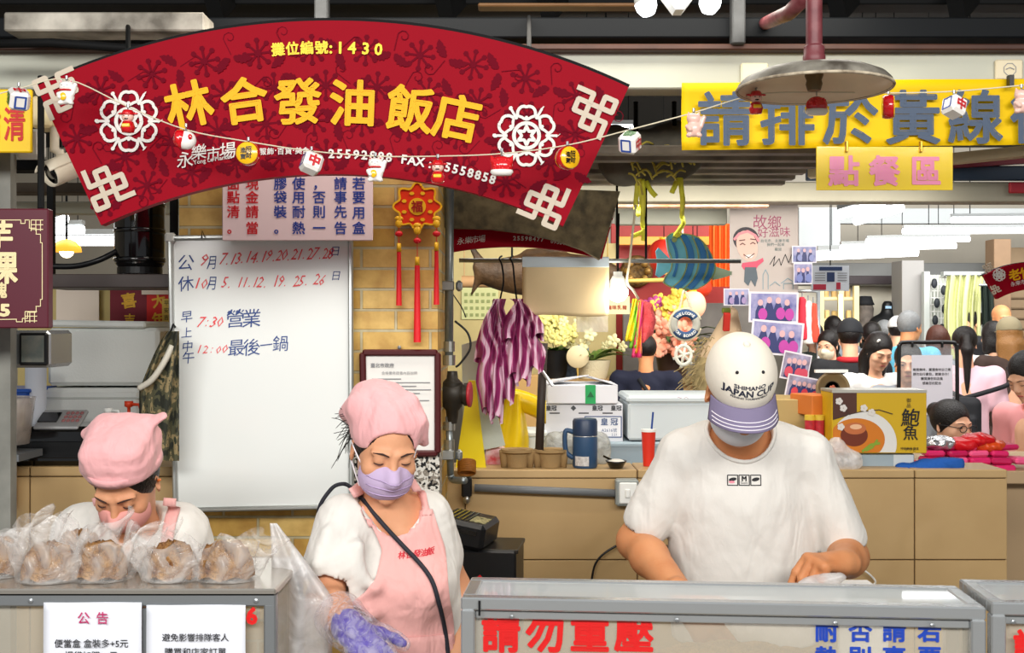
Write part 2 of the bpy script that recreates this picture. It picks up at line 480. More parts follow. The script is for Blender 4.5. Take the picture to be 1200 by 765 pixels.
# ------------------------------------------------------------------ materials shared by many things
M_steel=mat('stainless steel','#bcc0c2',.25,.65,bump=.05,bs=30)
M_steel_d=mat('brushed steel edge','#9a9ea1',.32,.65)
M_black=mat('black plastic','#101113',.35)
M_blackg=mat('black gloss','#0a0a0c',.12,coat=.5)
M_dark=mat('dark painted steel','#0d0e0f',.7,spec=.2)
M_white=mat('white plastic','#e9eae6',.45)
M_foam=mat('white foam','#dfe3df',.75,bump=.1,bs=180)
M_paper=mat('white paper','#f0efee',.8)
M_red=mat('red plastic','#cf1620',.35)
M_gold=mat('gold yellow','#e9b21c',.45)
M_ink=mat('black ink','#1c1c20',.7)
M_inkb=mat('blue ink','#1b3f86',.6)
M_inkr=mat('red ink','#d3202a',.6)
M_rope=mat('pale twine','#cfc6ad',.9)
def brick_mat():
 m=bpy.data.materials.new('yellow brick');m.use_nodes=True;nt=m.node_tree;N=nt.nodes;L=nt.links;b=N['Principled BSDF']
 tc=N.new('ShaderNodeTexCoord');sp=N.new('ShaderNodeSeparateXYZ');L.new(tc.outputs['Object'],sp.inputs[0])
 ad=N.new('ShaderNodeMath');ad.operation='ADD';L.new(sp.outputs['X'],ad.inputs[0]);L.new(sp.outputs['Y'],ad.inputs[1])
 cb=N.new('ShaderNodeCombineXYZ');L.new(ad.outputs[0],cb.inputs['X']);L.new(sp.outputs['Z'],cb.inputs['Y'])
 br=N.new('ShaderNodeTexBrick');L.new(cb.outputs[0],br.inputs['Vector'])
 br.inputs['Scale'].default_value=1;br.inputs['Brick Width'].default_value=.205;br.inputs['Row Height'].default_value=.0615
 br.inputs['Mortar Size'].default_value=.0045;br.inputs['Mortar Smooth'].default_value=.25;br.inputs['Bias'].default_value=0
 br.inputs['Color1'].default_value=(*lin('#e2c175'),1);br.inputs['Color2'].default_value=(*lin('#c79c45'),1);br.inputs['Mortar'].default_value=(*lin('#c3ba97'),1)
 n=N.new('ShaderNodeTexNoise');n.inputs['Scale'].default_value=16;n.inputs['Detail'].default_value=6;L.new(cb.outputs[0],n.inputs['Vector'])
 mx=N.new('ShaderNodeMix');mx.data_type='RGBA';mx.blend_type='MULTIPLY';mx.inputs['Factor'].default_value=.55
 rp=N.new('ShaderNodeValToRGB');rp.color_ramp.elements[0].position=.35;rp.color_ramp.elements[0].color=(.55,.42,.25,1);rp.color_ramp.elements[1].position=.62;rp.color_ramp.elements[1].color=(1,1,1,1)
 L.new(n.outputs['Fac'],rp.inputs[0]);L.new(br.outputs['Color'],mx.inputs['A']);L.new(rp.outputs[0],mx.inputs['B']);L.new(mx.outputs['Result'],b.inputs['Base Color'])
 sb=N.new('ShaderNodeMath');sb.operation='MULTIPLY_ADD';sb.inputs[1].default_value=-1;L.new(br.outputs['Fac'],sb.inputs[0])
 nm=N.new('ShaderNodeMath');nm.operation='MULTIPLY';nm.inputs[1].default_value=.45;L.new(n.outputs['Fac'],nm.inputs[0]);L.new(nm.outputs[0],sb.inputs[2])
 bp=N.new('ShaderNodeBump');bp.inputs['Strength'].default_value=.8;bp.inputs['Distance'].default_value=.008;L.new(sb.outputs[0],bp.inputs['Height']);L.new(bp.outputs[0],b.inputs['Normal'])
 b.inputs['Roughness'].default_value=.6
 return m
def slate_mat(name,col,col2):
 """riven stone-look tile: soft shallow ridges"""
 m=bpy.data.materials.new(name);m.use_nodes=True;nt=m.node_tree;N=nt.nodes;L=nt.links;b=N['Principled BSDF']
 tc=N.new('ShaderNodeTexCoord');n=N.new('ShaderNodeTexNoise');n.inputs['Scale'].default_value=4;n.inputs['Detail'].default_value=6;L.new(tc.outputs['Object'],n.inputs['Vector'])
 mx=N.new('ShaderNodeMix');mx.data_type='RGBA';mx.inputs['A'].default_value=(*lin(col),1);mx.inputs['B'].default_value=(*lin(col2),1)
 L.new(n.outputs['Fac'],mx.inputs['Factor']);L.new(mx.outputs['Result'],b.inputs['Base Color'])
 n2=N.new('ShaderNodeTexNoise');n2.noise_type='RIDGED_MULTIFRACTAL';n2.inputs['Scale'].default_value=3.2;n2.inputs['Detail'].default_value=3;n2.inputs['Distortion'].default_value=.9
 L.new(tc.outputs['Object'],n2.inputs['Vector'])
 bp=N.new('ShaderNodeBump');bp.inputs['Strength'].default_value=.35;bp.inputs['Distance'].default_value=.02;L.new(n2.outputs['Fac'],bp.inputs['Height']);L.new(bp.outputs[0],b.inputs['Normal'])
 b.inputs['Roughness'].default_value=.42
 return m
def chip_mat():
 m=bpy.data.materials.new('terrazzo');m.use_nodes=True;nt=m.node_tree;N=nt.nodes;L=nt.links;b=N['Principled BSDF']
 tc=N.new('ShaderNodeTexCoord');v=N.new('ShaderNodeTexVoronoi');v.inputs['Scale'].default_value=140;L.new(tc.outputs['Object'],v.inputs['Vector'])
 r=N.new('ShaderNodeValToRGB');r.color_ramp.interpolation='CONSTANT';e=r.color_ramp.elements
 e[0].color=(*lin('#17171a'),1);e[1].position=.28;e[1].color=(*lin('#dcd9d0'),1);k=e.new(.75);k.color=(*lin('#8c8478'),1)
 sp=N.new('ShaderNodeSeparateColor');L.new(v.outputs['Color'],sp.inputs[0]);L.new(sp.outputs[0],r.inputs[0]);L.new(r.outputs[0],b.inputs['Base Color']);b.inputs['Roughness'].default_value=.3
 return m
M_brick=brick_mat();M_tile=slate_mat('riven beige tile','#c6a878','#a98a5c');M_grout=mat('tile joint','#5f4a30',.9)
M_terr=chip_mat()
M_beam=mat('cream painted beam','#bdbfb1',.6,var=.12,vs=3)
M_beige=mat('beige painted steel','#a59f8c',.6,var=.3,vs=4)
# ------------------------------------------------------------------ the hall and the stall front
m=MB();m.box((1,4.5,-.05),(15,16,.1));struct(m,'floor',mat('hall floor','#7d756b',.45,var=.2,vs=2))
m=MB();m.box((1,7.2,3.6),(15,10.4,.1));struct(m,'ceiling',mat('dark ceiling','#0b0c0d',.9))
m=MB();m.box((1,12.45,1.75),(15,.1,3.6));struct(m,'wall_back',mat('hall back wall','#b7b1a4',.7,var=.15,vs=1.5))
m=MB();m.box((-6.45,6,1.75),(.1,13,3.6));struct(m,'wall_left',mat('hall side wall','#c8bfae',.7))
m=MB();m.box((8.45,6,1.75),(.1,13,3.6));struct(m,'wall_right',mat('hall side wall','#c8bfae',.7))
# brick pillar wall with a terrazzo band
a=P(210,0,3.3).x;b=P(513,0,3.3).x
m=MB();m.box(((a+b)/2,3.3+.26,1.21),(b-a,.52,2.42));struct(m,'wall_middle',M_brick)
m=MB();q0=P(405,530,3.294);q1=P(513.5,584,3.294)
m.box(((q0.x+q1.x)/2+.002,3.3+.05,(q0.z+q1.z)/2),(q1.x-q0.x+.004,.112,q0.z-q1.z));struct(m,'trim_1',M_terr)
def tiled(name,x0,x1,Y,top,th,vj,hj,side=True):
 m=MB();g=.004
 m.mi=1;m.box(((x0+x1)/2,Y+th/2+.004,(top-.006)/2),(x1-x0-.01,th-.008,top-.006));m.mi=0
 xs=[x0]+vj+[x1];zs=[0]+hj+[top-.03]
 for i in range(len(xs)-1):
  for j in range(len(zs)-1):
   m.box(((xs[i]+xs[i+1])/2,Y+.006,(zs[j]+zs[j+1])/2),(xs[i+1]-xs[i]-g,.012,zs[j+1]-zs[j]-g),bev=.002)
  m.box(((xs[i]+xs[i+1])/2,Y+th/2,top-.015),(xs[i+1]-xs[i]-g,th+.004,.028),bev=.003)
 m.box((x1-.004,Y+th/2,(top-.03)/2),(.008,th-.02,top-.034))
 return struct(m,name,[M_tile,M_grout])
YW=3.8
TOPW=P(0,550,YW).z;jz=P(0,656,YW).z
tiled('wall_front',P(519,0,YW).x,P(1181,0,YW).x,YW,TOPW,.2,[P(v,0,YW).x for v in(545,747,910,1072)],[jz-.6,jz])
TOPL=P(0,547,3.3).z
tiled('wall_near',-2.2,P(209,0,3.3).x,3.31,TOPL,.56,[P(33,0,3.3).x],[.5])
# fascia beam and the steel above it
def slab(name,x0,x1,ytop,ybot,Y,th,mt,dy=0,label=None):
 """level beam: its face spans these picture limits at distance Y"""
 a=P(x0,ytop,Y);b=P(x1,ybot,Y);m=MB()
 m.box(((a.x+b.x)/2,Y+th/2,(a.z+b.z)/2),(b.x-a.x,th,a.z-b.z),bev=.004);return struct(m,name,mt)
slab('trim_2',-160,1400,59,104,3.14,.1,M_beam)
slab('trim_3',-160,1400,20,44,3.12,.12,mat('blue black steel','#0d1013',.65,spec=.2))
slab('trim_4',-160,1400,51,58.5,3.1,.16,mat('brown wood strip','#4a2c20',.6,var=.4,vs=8))
slab('trim_5',4,239,14,36,2.95,.1,mat('stained white duct','#c9c3b6',.6,var=.45,vs=9,col2='#5c564c'))
slab('trim_6',-160,1400,-12,5,3.6,.1,M_dark)
slab('trim_7',560,760,3,7,3.3,.06,mat('bronze strip','#a0744a',.4,var=.3))
for i,(x,w)in enumerate(((376,16),(866,16))):
 slab('trim_%d'%(8+i),x-w/2,x+w/2,-20,51,3.08,.04,mat('galvanised hanger','#4a4c4d',.6,.2,var=.5,vs=20))
for i,x in enumerate((250,520,640,980,1120)):
 m=MB();m.bar(P(x,8,3.5),P(x+60,-60,3.9),.05,.09);struct(m,'trim_%d'%(10+i),M_dark)
# pipes and wires in the dark above the beam
m=MB();m.tube([P(-40,52,2.95),P(60,50,2.95),P(140,56,2.95),P(215,58,3.0)],.012);struct(m,'trim_15',M_dark,True)
def lerp(a,b,t):return a+(b-a)*t
# corrugated deck of the stall behind, and the beams that carry it
m=MB();zd=2.085
def deck(u,v):
 return(lerp(P(690,0,3.3).x,P(958,0,3.6).x,u),3.3+v*.86,zd+.018*(1 if int(v*12)%2 else-1)*min(1,abs(math.sin(v*12*PI))*3))
m.grid(deck,2,85);struct(m,'trim_16',mat('stained deck','#8b8375',.6,var=.5,vs=7,col2='#4f483e'))
slab('trim_17',560,1400,213,236,4.2,.12,mat('grey cream beam','#a5a190',.6,var=.2,vs=3))
slab('trim_18',722,902,236,243,4.3,.05,mat('copper foil strip','#d08a55',.25,.6,var=.5,vs=14,col2='#f2d9c0'))
slab('trim_19',722,852,243,263,4.6,.06,M_beam)
slab('trim_20',946,1400,194,211,4.16,.03,mat('navy panel','#26364a',.5))
m=MB();m.bar(P(948,203,4.1),P(1300,168,3.7),.06,.035);struct(m,'trim_21',mat('ivory strip','#c9b58f',.5,var=.3))
m=MB();m.bar(P(950,199,4.14),P(1300,178,4.14),.03,.05);struct(m,'trim_22',mat('dark red panel','#7d1526',.4))
# mottled soffit board over the stall behind
q=[P(x,y,3.62)for x,y in((508,215),(727,224),(703,304),(684,293),(650,281),(615,273),(575,268),(508,266))]
m=MB();m.prism([(p.x,p.z)for p in q][::-1],(0,3.62,0),(1,0,0),(0,0,1),.05)
struct(m,'trim_23',mat('mottled brown board','#6f6242',.7,var=.7,vs=30,col2='#3d351f'))
# ------------------------------------------------------------------ fan-shaped signs
def arc_frame(c,r,a):
 """point and axes on a circle about c in the XZ plane, angle a from up"""
 return(Vector((c.x+r*math.sin(a),c.y,c.z+r*math.cos(a))),Vector((math.cos(a),0,-math.sin(a))),Vector((math.sin(a),0,math.cos(a))))
KNOT=[[(-.5,-.5),(.5,-.5),(.5,.5),(-.5,.5)],[(-1.5,-.5),(-.5,-.5),(-.5,.5),(-1.5,.5)],[(-.5,-1.5),(.5,-1.5),(.5,-.5),(-.5,-.5)],[(.5,.5),(1.5,.5),(1.5,1.5),(.5,1.5)]]
KTAIL=[[(-2.0,1.35),(-.5,1.35),(-.5,.5)],[(1.35,-2.0),(1.35,-.5),(.5,-.5)]]
def knot(m,o,ux,uy,s,w,d=.004):
 for q in KNOT:m.stroke([(x*s,y*s)for x,y in q],w,o,ux,uy,d,True)
 for q in KTAIL:m.stroke([(x*s,y*s)for x,y in q],w,o,ux,uy,d)
def rosette(m,o,ux,uy,R,w,d=0):
 for k in range(6):
  a=k*PI/3+PI/6
  pts=[]
  for t in np.linspace(-1,1,11):
   aa=a+t*.44;rr=R*(.68+.26*(1-abs(t)**3.2)+(.0 if abs(t)>.01 else-.03));pts.append((rr*math.cos(aa),rr*math.sin(aa)))
  m.stroke(pts,w,o,ux,uy,d)
  pts=[]
  for t in np.linspace(-1,1,9):
   aa=a+t*.5;rr=R*(.60-.09*math.cos(t*PI));pts.append((rr*math.cos(aa),rr*math.sin(aa)))
  m.stroke(pts,w*.9,o,ux,uy,d)
  b=a+PI/6
  m.stroke([(R*.6*math.cos(b),R*.6*math.sin(b)),(R*.98*math.cos(b),R*.98*math.sin(b))],w*.8,o,ux,uy,d)
  m.flat([(R*(1.0+.06*math.cos(t*PI/3))*math.cos(b)+R*.06*math.sin(t*PI/3),R*math.sin(b)+R*.07*math.sin(t*PI/3+1))for t in range(6)],o,ux,uy,d)
  m.flat([(R*.57*math.cos(a)+R*.06*math.cos(t*PI/3),R*.57*math.sin(a)+R*.06*math.sin(t*PI/3))for t in range(6)],o,ux,uy,d)
 m.stroke([(R*.4*math.cos(t),R*.4*math.sin(t))for t in np.linspace(0,2*PI,25)[:-1]],w*1.2,o,ux,uy,d,True)
 m.stroke([((R*(.3 if k%2==0 else.15))*math.cos(k*PI/6+PI/6),(R*(.3 if k%2==0 else.15))*math.sin(k*PI/6+PI/6))for k in range(12)],w,o,ux,uy,d,True)
def leaf(m,o,ux,uy,s,flip=1):
 top=[(0,0),(.12,.22),(.3,.3),(.34,.24),(.5,.36),(.56,.27),(.72,.32),(.76,.2),(.9,.18),(1.08,-.02)]
 bot=[(.9,-.08),(.78,-.14),(.7,-.1),(.55,-.2),(.48,-.12),(.3,-.16),(.25,-.1),(.1,-.1)]
 m.flat([(x*s,y*s*flip)for x,y in top+bot][::flip],o,ux,uy)
def sprig(m,o,ux,uy,s,kind,rg):
 if kind==0:
  for k in range(8):
   a=k*PI/4;r=s*.62
   m.stroke([(s*.1*math.cos(a),s*.1*math.sin(a)),(r*math.cos(a),r*math.sin(a))],s*.1,o,ux,uy)
   m.flat([(r*math.cos(a)+s*.13*math.cos(t*PI/3),r*math.sin(a)+s*.13*math.sin(t*PI/3))for t in range(6)],o,ux,uy)
  m.flat([(s*.16*math.cos(t*PI/4),s*.16*math.sin(t*PI/4))for t in range(8)],o,ux,uy)
 else:
  a0=rg.uniform(0,6.28)
  for q in(0,1):
   a=a0+q*2.2;u2=ux*math.cos(a)+uy*math.sin(a);v2=uy*math.cos(a)-ux*math.sin(a)
   leaf(m,o+u2*s*.1,u2,v2,s*.85,rg.choice((1,-1)))
  a=a0+3.9;u2=ux*math.cos(a)+uy*math.sin(a);v2=uy*math.cos(a)-ux*math.sin(a)
  m.stroke([(s*(.1+t*.06),0)if t==0 else(s*(.9-.35*math.cos(t*.75)*(1-t/14)),s*.35*math.sin(t*.75)*(1-t/14))for t in range(0,11)],s*.035,o,u2,v2)
M_redA=mat('crimson sign face','#8c0118',.55,spec=.08);M_redB=mat('damask print','#64061a',.6,spec=.05)
M_char=mat('raised yellow letters','#e3a808',.5,spec=.2);M_cream=mat('cream relief','#bcae9b',.5);M_swhite=mat('white print','#d6d1cb',.5)
def fan_sign(name,label,c,R,r,a0,a1,px,detail):
 """c centre, radii in metres, px metres per photograph pixel"""
 t=thing(name,label,'sign',(c.x,c.y,c.z+r),'red fan-shaped stall signs')
 n=40;m=MB()
 A=[(R*math.sin(a0+(a1-a0)*i/n),R*math.cos(a0+(a1-a0)*i/n))for i in range(n+1)]
 B=[(r*math.sin(a0+(a1-a0)*i/n),r*math.cos(a0+(a1-a0)*i/n))for i in range(n+1)]
 for i in range(n):
  m.prism([B[i],B[i+1],A[i+1],A[i]],c,(1,0,0),(0,0,1),.03)
 m.build('panel',M_redA,t)
 m=MB()
 for i in range(n):
  q=[A[i],A[i+1],(A[i+1][0]*1.006,A[i+1][1]*1.006),(A[i][0]*1.006,A[i][1]*1.006)]
  m.prism(q,c+Vector((0,.012,0)),(1,0,0),(0,0,1),.04)
 m.build('top_edge',M_dark,t)
 return t
YS=2.6;k=YS/F
c=P(388,841,YS);RO,RI=817*k,637*k
fan=fan_sign('shop_sign','large crimson fan-shaped shop sign with yellow lettering hung over the stall front',c,RO,RI,-.437,.441,k,True)
rg=random.Random(3);m=MB()
for i,rr in enumerate((660,700,741,783)):
 n=21
 for j in range(n):
  a=-.425+(j+(.5 if i%2 else 0))*(.85/n)+.012
  if abs(a)>.425:continue
  o,ux,uy=arc_frame(c,rr*k,a)
  sprig(m,o+Vector((0,-.0006,0)),ux,uy,25*k,(i+j)%2,rg)
m.build('damask_pattern',M_redB,fan)
m=MB()
for ch,px_,py_ in zip('林合發油飯店',(222,287,350,414,481,536),(123,118,119,121,128,138)):
 a=math.atan2(px_-388,841-py_);o,ux,uy=arc_frame(c,math.hypot(px_-388,841-py_)*k,a)
 m.text(ch,o+Vector((0,-.0055,0)),56*k,ux,uy,bold=.028,em=True)
m.build('lettering',M_char,fan)
m=MB()
for i,ch in enumerate('攤位編號:1430'):
 px_=(323,340,357,374,385,396,410,426,441)[i];a=math.atan2(px_-385,786);o,ux,uy=arc_frame(c,785*k,a)
 m.text(ch,o+Vector((0,-.0045,0)),(16 if i<4 else 19)*k,ux,uy,bold=.03,em=i<4)
m.build('stall_number',mat('yellow print','#f4d11b',.5),fan)
m=MB()
s_='25592888  FAX : 25558858';x=384
adv={' ':4.2,':':6,'F':9,'A':10,'X':10}
for ch in s_:
 w=adv.get(ch,9.6);px_=x+w/2;x+=w
 if ch==' ':continue
 a=math.atan2(px_-388,655);o,ux,uy=arc_frame(c,(661-.012*(px_-384))*k,a)
 m.text(ch,o+Vector((0,-.0045,0)),14.5*k,ux,uy,bold=.03)
m.build('phone_number',M_swhite,fan)
m=MB()
for ch,x,y,s_ in zip('永樂市場',(217,233,250,267),(187,178,180,176),(20,19,17,20)):
 o=P(x,y,YS-.0045);m.text(ch,o,s_*k,rot=.12,shear=.15,em=True,bold=.008)
m.text('Yong Le Market',P(249,186.5,YS-.0045),7*k,rot=.16,bold=.02)
for ch,x in zip('服飾百貨美食',(308,317,329,338,350,358)):m.text(ch,P(x,177-(x-330)*.02,YS-.0045),8.5*k,em=True,bold=.02)
for x in(323,344):m.text('·',P(x,176,YS-.0045),10*k,bold=.02)
m.build('market_logo',M_swhite,fan)
for x,y in((151,142),(617,159)):
 m=MB();rosette(m,P(x,y,YS-.004),Vector((1,0,0)),Vector((0,0,1)),37*k,3.6*k,0);m.build('rosette_emblem',M_swhite,fan)
for x,y,fx,fy in((68,108,-1,1),(694.6,130.6,1,1),(638.6,240,1,-1),(126.5,219,-1,-1)):
 a=math.atan2(x-388,841-y);o,ux,uy=arc_frame(c,math.hypot(x-388,841-y)*k,a)
 m=MB();knot(m,o+Vector((0,-.004,0)),ux*fx,uy*fy,14*k,6.0*k,0);m.build('corner_knot',M_cream,fan)
m=MB()
for x in(150,620):m.tube([P(x,60,YS+.03),P(x,20,3.1)],.006)
m.build('hanging_rod',M_dark,fan)
# the same kind of sign on the stall behind: only its lower band shows under the board
Y2=3.72;k2=Y2/F;c2=P(600,687,Y2)
fan2=fan_sign('shop_sign','lower band of a crimson fan-shaped sign under the mottled brown board behind the grey pipe',c2,456*k2,398*k2,-.2,.268,k2,False)
m=MB()
for ch,x in zip('25598477',range(8)):
 a=math.atan2(603+x*4.6-600,405);o,ux,uy=arc_frame(c2,408*k2,a);m.text(ch,o+Vector((0,-.002,0)),7*k2,ux,uy,bold=.03)
for ch,x in zip('0933140148',range(10)):
 a=math.atan2(647+x*3.6-600,405);o,ux,uy=arc_frame(c2,407*k2,a);m.text(ch,o+Vector((0,-.002,0)),6.4*k2,ux,uy,bold=.03)
m.build('phone_number',M_swhite,fan2)
m=MB()
for ch,x in zip('永樂市場',(540,549,557,565)):
 a=math.atan2(x-600,405);o,ux,uy=arc_frame(c2,409*k2,a);m.text(ch,o+Vector((0,-.002,0)),9*k2,ux,uy,shear=.2,em=True)
m.build('market_logo',M_swhite,fan2)
m=MB();a=.232;o,ux,uy=arc_frame(c2,412*k2,a);knot(m,o+Vector((0,-.005,0)),ux,-uy,6.5*k2,2.6*k2,0)
o,ux,uy=arc_frame(c2,446*k2,.25);knot(m,o+Vector((0,-.005,0)),ux,uy,5*k2,2.2*k2,0);m.build('corner_knot',M_cream,fan2)
# and on the stall across the hall, far right
Y3=5.6;k3=Y3/F;c3=P(1212,425,Y3)
fan3=fan_sign('shop_sign','small red fan-shaped sign with yellow letters at the right edge across the hall',c3,118*k3,86*k3,-.52,.5,k3,False)
m=MB()
for ch,x,y,r_ in(('老',1189,322,.2),('竹',1202,320,.1),('子',1216,320,0)):
 m.text(ch,P(x,y,Y3-.003),14*k3,rot=r_,bold=.03,em=True)
m.build('lettering',M_char,fan3)
m=MB();m.text('永樂市場',P(1196,331,Y3-.003),6*k3,rot=.2);m.build('market_logo',M_swhite,fan3)
m=MB();rosette(m,P(1171,322,Y3-.003),Vector((1,0,0)),Vector((0,0,1)),7.5*k3,1.2*k3,.002);m.build('rosette_emblem',M_swhite,fan3)
for x,y,f in((1157.5,314,1),(1166.5,339,-1)):
 m=MB();knot(m,P(x,y,Y3-.004),Vector((.9,0,.4))*-1,Vector((-.4,0,.9))*f,3*k3,1.4*k3,.003);m.build('corner_knot',M_cream,fan3)
# ------------------------------------------------------------------ yellow banner and its hanging card
YB=2.98;k=YB/F
ban=thing('banner','long yellow banner with slate-blue characters across the cream beam','banner',P(1000,175,YB))
def bw(u,v):
 x=P(799+u*480,0,YB).x;y=97-u*6+v*(79-u*2)
 return(x,YB+.006*math.sin(u*9)+.01*math.sin(v*3),P(0,y,YB).z)
m=MB();m.grid(bw,50,8);o_=m.build('cloth',mat('yellow banner vinyl','#e9bf08',.55,spec=.2),ban,True)
md=o_.modifiers.new('s','SOLIDIFY');md.thickness=.002
m=MB()
for i,ch in enumerate('請排於黃線後'):
 m.text(ch,P((850,922.5,996.5,1070,1143,1216)[i],139-i*.6,YB-.014),66*k,bold=.022,em=True,rot=.005)
m.build('lettering',mat('slate blue letters','#46556b',.6),ban)
m=MB()
for x in(1184,):m.box(P(x,95,YB-.02),(.012,.02,.03))
m.build('clip',M_black,ban)
YC=2.93;k=YC/F
card=thing('hanging_card','laminated yellow card with pink characters clipped under the yellow banner','sign',P(1036,223,YC))
a=P(956.5,172,YC);b=P(1116.5,223,YC);m=MB();m.box(((a+b)/2),(b.x-a.x,.003,a.z-b.z),bev=.001)
m.build('panel',mat('laminated yellow card','#e6c41c',.12,coat=1,bump=.06,bs=7),card)
m=MB()
for ch,x in zip('點餐區',(989,1036.5,1085)):m.text(ch,P(x,200,YC-.0035),37*k,bold=.03,em=True)
m.build('lettering',mat('pink letters','#d9749a',.3),card)
for x in(992,1079):
 m=MB();m.box(P(x,172,YC-.004),(.007,.014,.03),bev=.002);m.build('clip',mat('brass clip','#c79a3c',.35,.8),card)
# ------------------------------------------------------------------ left edge signs
YL=2.75;k=YL/F
t=thing('hanging_sign','yellow sign with a red character hanging at the upper left corner','sign',P(-20,180,YL))
a=P(-90,105,YL);b=P(38,179,YL);m=MB();m.box((a+b)/2,(b.x-a.x,.012,a.z-b.z),bev=.003);m.build('panel',mat('yellow panel','#f5c80c',.45),t)
m=MB();m.text('清',P(17,145,YL-.008),42*k,sx=.62,bold=.02,em=True);m.text('點',P(-12,145,YL-.008),42*k,sx=.62,bold=.02,em=True);m.build('lettering',mat('red letters','#c81d18',.5),t)
YM=2.7;k=YM/F
t=thing('menu_sign','dark maroon menu board with cream characters and fretwork corners at the left edge','sign',P(-30,385,YM))
a=P(-150,245,YM);b=P(59.5,384.5,YM);m=MB();m.box((a+b)/2,(b.x-a.x,.03,a.z-b.z),bev=.003);m.build('panel',mat('maroon panel','#541426',.45),t)
m=MB()
z=Vector((0,-.017,0));cm=mat('cream print','#ead9a8',.5)
def line(pts,w=.9):m.stroke([(P(x,y,YM).x,P(x,y,YM).z)for x,y in pts],w*k,(0,YM-.0165,0),Vector((1,0,0)),Vector((0,0,1)))
line([(-100,258.5),(28,258.5),(28,262.5),(33,262.5),(33,258.5),(38,258.5),(38,268),(46,268),(46,275),(51,275),(51,285),(53,285),(53,351),(51,351),(51,359),(46,359),(46,366),(36,366),(36,373),(30,373),(30,377),(23,377),(23,374),(-100,376)])
for(x0,y0)in((40,258.5),(33,365)):
 for i in range(3):
  line([(x0+i*5.5,y0),(x0+i*5.5,y0+13)]);line([(x0,y0+i*5.5),(x0+14,y0+i*5.5)])
for ch,x,y,s_ in(('芋',-2,276,36),('粿',1,313,40),('塊',-1,340,19)):m.text(ch,P(x,y,YM-.0165),s_*k,bold=.03,em=True)
m.text('5',P(6,363,YM-.0165),19*k,bold=.05,sx=1.3);m.text('3',P(-12,363,YM-.0165),19*k,bold=.05,sx=1.3)
m.build('lettering',cm,t)
m=MB();m.tube([P(48,245,YM),P(48,90,YM+.1)],.008);m.tube([P(-60,245,YM),P(-60,90,YM+.1)],.008);m.build('hanger',M_dark,t)
# ------------------------------------------------------------------ notice on the pillar, whiteboard
YN=3.232;k=YN/F
t=thing('notice_board','pale pink notice with red and blue columns of characters above the whiteboard','notice',P(349,282,YN))
a=P(261,190,YN);b=P(437,282,YN);m=MB();m.box(((a.x+b.x)/2,YN+.037,a.z-.05),(.3,.064,.03));m.build('spacer',M_dark,t);m=MB();m.box((a+b)/2,(b.x-a.x,.012,a.z-b.z),bev=.002);m.build('panel',mat('pale pink board','#f3dcdf',.5),t)
cols=[(273.5,'鈔面點清。','r'),(295.5,'時現金請當','r'),(328.5,'塑膠袋裝。','b'),(350,'要使用耐熱','b'),(374,'請，否則一','b'),(399,'先請事先告','b'),(420.5,'若要用盒','b')]
mr=MB();mb_=MB()
for x,s_,q in cols:
 y0=200 if len(s_)==5 else 217
 for i,ch in enumerate(s_):
  y=(196,215,231,248,267)[i]if len(s_)==5 else(215,231,249,267)[i]
  (mr if q=='r' else mb_).text(ch,P(x,y,YN-.0075),15.5*k,bold=.02,em=True)
mr.build('red_lettering',mat('red print','#d8202c',.5),t);mb_.build('blue_lettering',mat('blue print','#2a49a4',.5),t)
YWB=3.255;k=YWB/F
wb=thing('whiteboard','whiteboard with blue and red handwritten opening days hung on the brick pillar','whiteboard',P(306,598,YWB))
tilt=[P(200,279,YWB+.02),P(411,276,YWB+.02),P(412,593,YWB-.03),P(206.5,597.5,YWB-.03)]
m=MB();fx=Vector((1,0,0))
n_=(tilt[1]-tilt[0]).cross(tilt[3]-tilt[0]).normalized()
if n_.y>0:n_=-n_
m.add([p for p in tilt]+[p-n_*.015 for p in tilt],[(0,3,2,1),(4,5,6,7),(0,1,5,4),(1,2,6,5),(2,3,7,6),(3,0,4,7)])
m.build('board_surface',mat('glossy whiteboard','#e4e8e6',.16,coat=.4),wb)
m=MB()
for i in range(4):m.bar(tilt[i]+n_*.002,tilt[(i+1)%4]+n_*.002,.014,.022,.004,up=n_)
m.build('frame',mat('aluminium frame','#b8bcba',.35,.8),wb)
for i in(0,1):
 m=MB();m.box(tilt[i]+n_*.004,(.03,.024,.03),bev=.006);m.build('corner_cap',mat('grey plastic cap','#c5c8c4',.5),wb)
m=MB();m.tube([P(236,279,YWB),P(237,270,YWB+.02),P(240,278,YWB)],.0015);m.build('hook',M_dark,wb)
mr=MB();mb_=MB();uyb=(tilt[0]-tilt[3]).normalized();uxb=uyb.cross(n_).normalized()
def onb(px_,py_):
 d=P(px_,py_,1)-Vector((0,0,CZ));o0=Vector((0,0,CZ));tt=(tilt[0]-o0).dot(n_)/d.dot(n_);return o0+d*tt+n_*.0012
rg=random.Random(8)
def hand(mm,s_,x,y,size,dx,sl=0,sx=1,bold=.0,shear=.12):
 for i,ch in enumerate(s_):
  mm.text(ch,onb(x+i*dx,y+i*sl+rg.uniform(-1,1)),size*rg.uniform(.93,1.07)*k,uxb,uyb,rot=rg.uniform(-.06,.08),shear=shear+rg.uniform(-.05,.05),em=ord(ch)>255,sx=sx,bold=bold,res=1)
hand(mb_,'公',218,308,19,0);hand(mb_,'休',218,333,20,0);hand(mb_,'月',249,307,18,0,sx=.7);hand(mb_,'月',249,332,17,0,sx=.7)
hand(mb_,'日',393,295,13,0);hand(mb_,'日',394,323,13,0)
hand(mr,'9',240,305,20,0,shear=.35);hand(mr,'7.13.14.19.20.21.27.28',262,303,19,6,-.36,sx=.8,shear=.4)
hand(mr,'10',232,332,17,8,shear=.4);hand(mr,'5. 11.12. 19. 25. 26',264,331,18,6,-.2,sx=.8,shear=.4)
hand(mb_,'早',219,371,15,0);hand(mb_,'上',219,389,14,0);hand(mb_,'中',220,405,14,0);hand(mb_,'午',221,419,15,0)
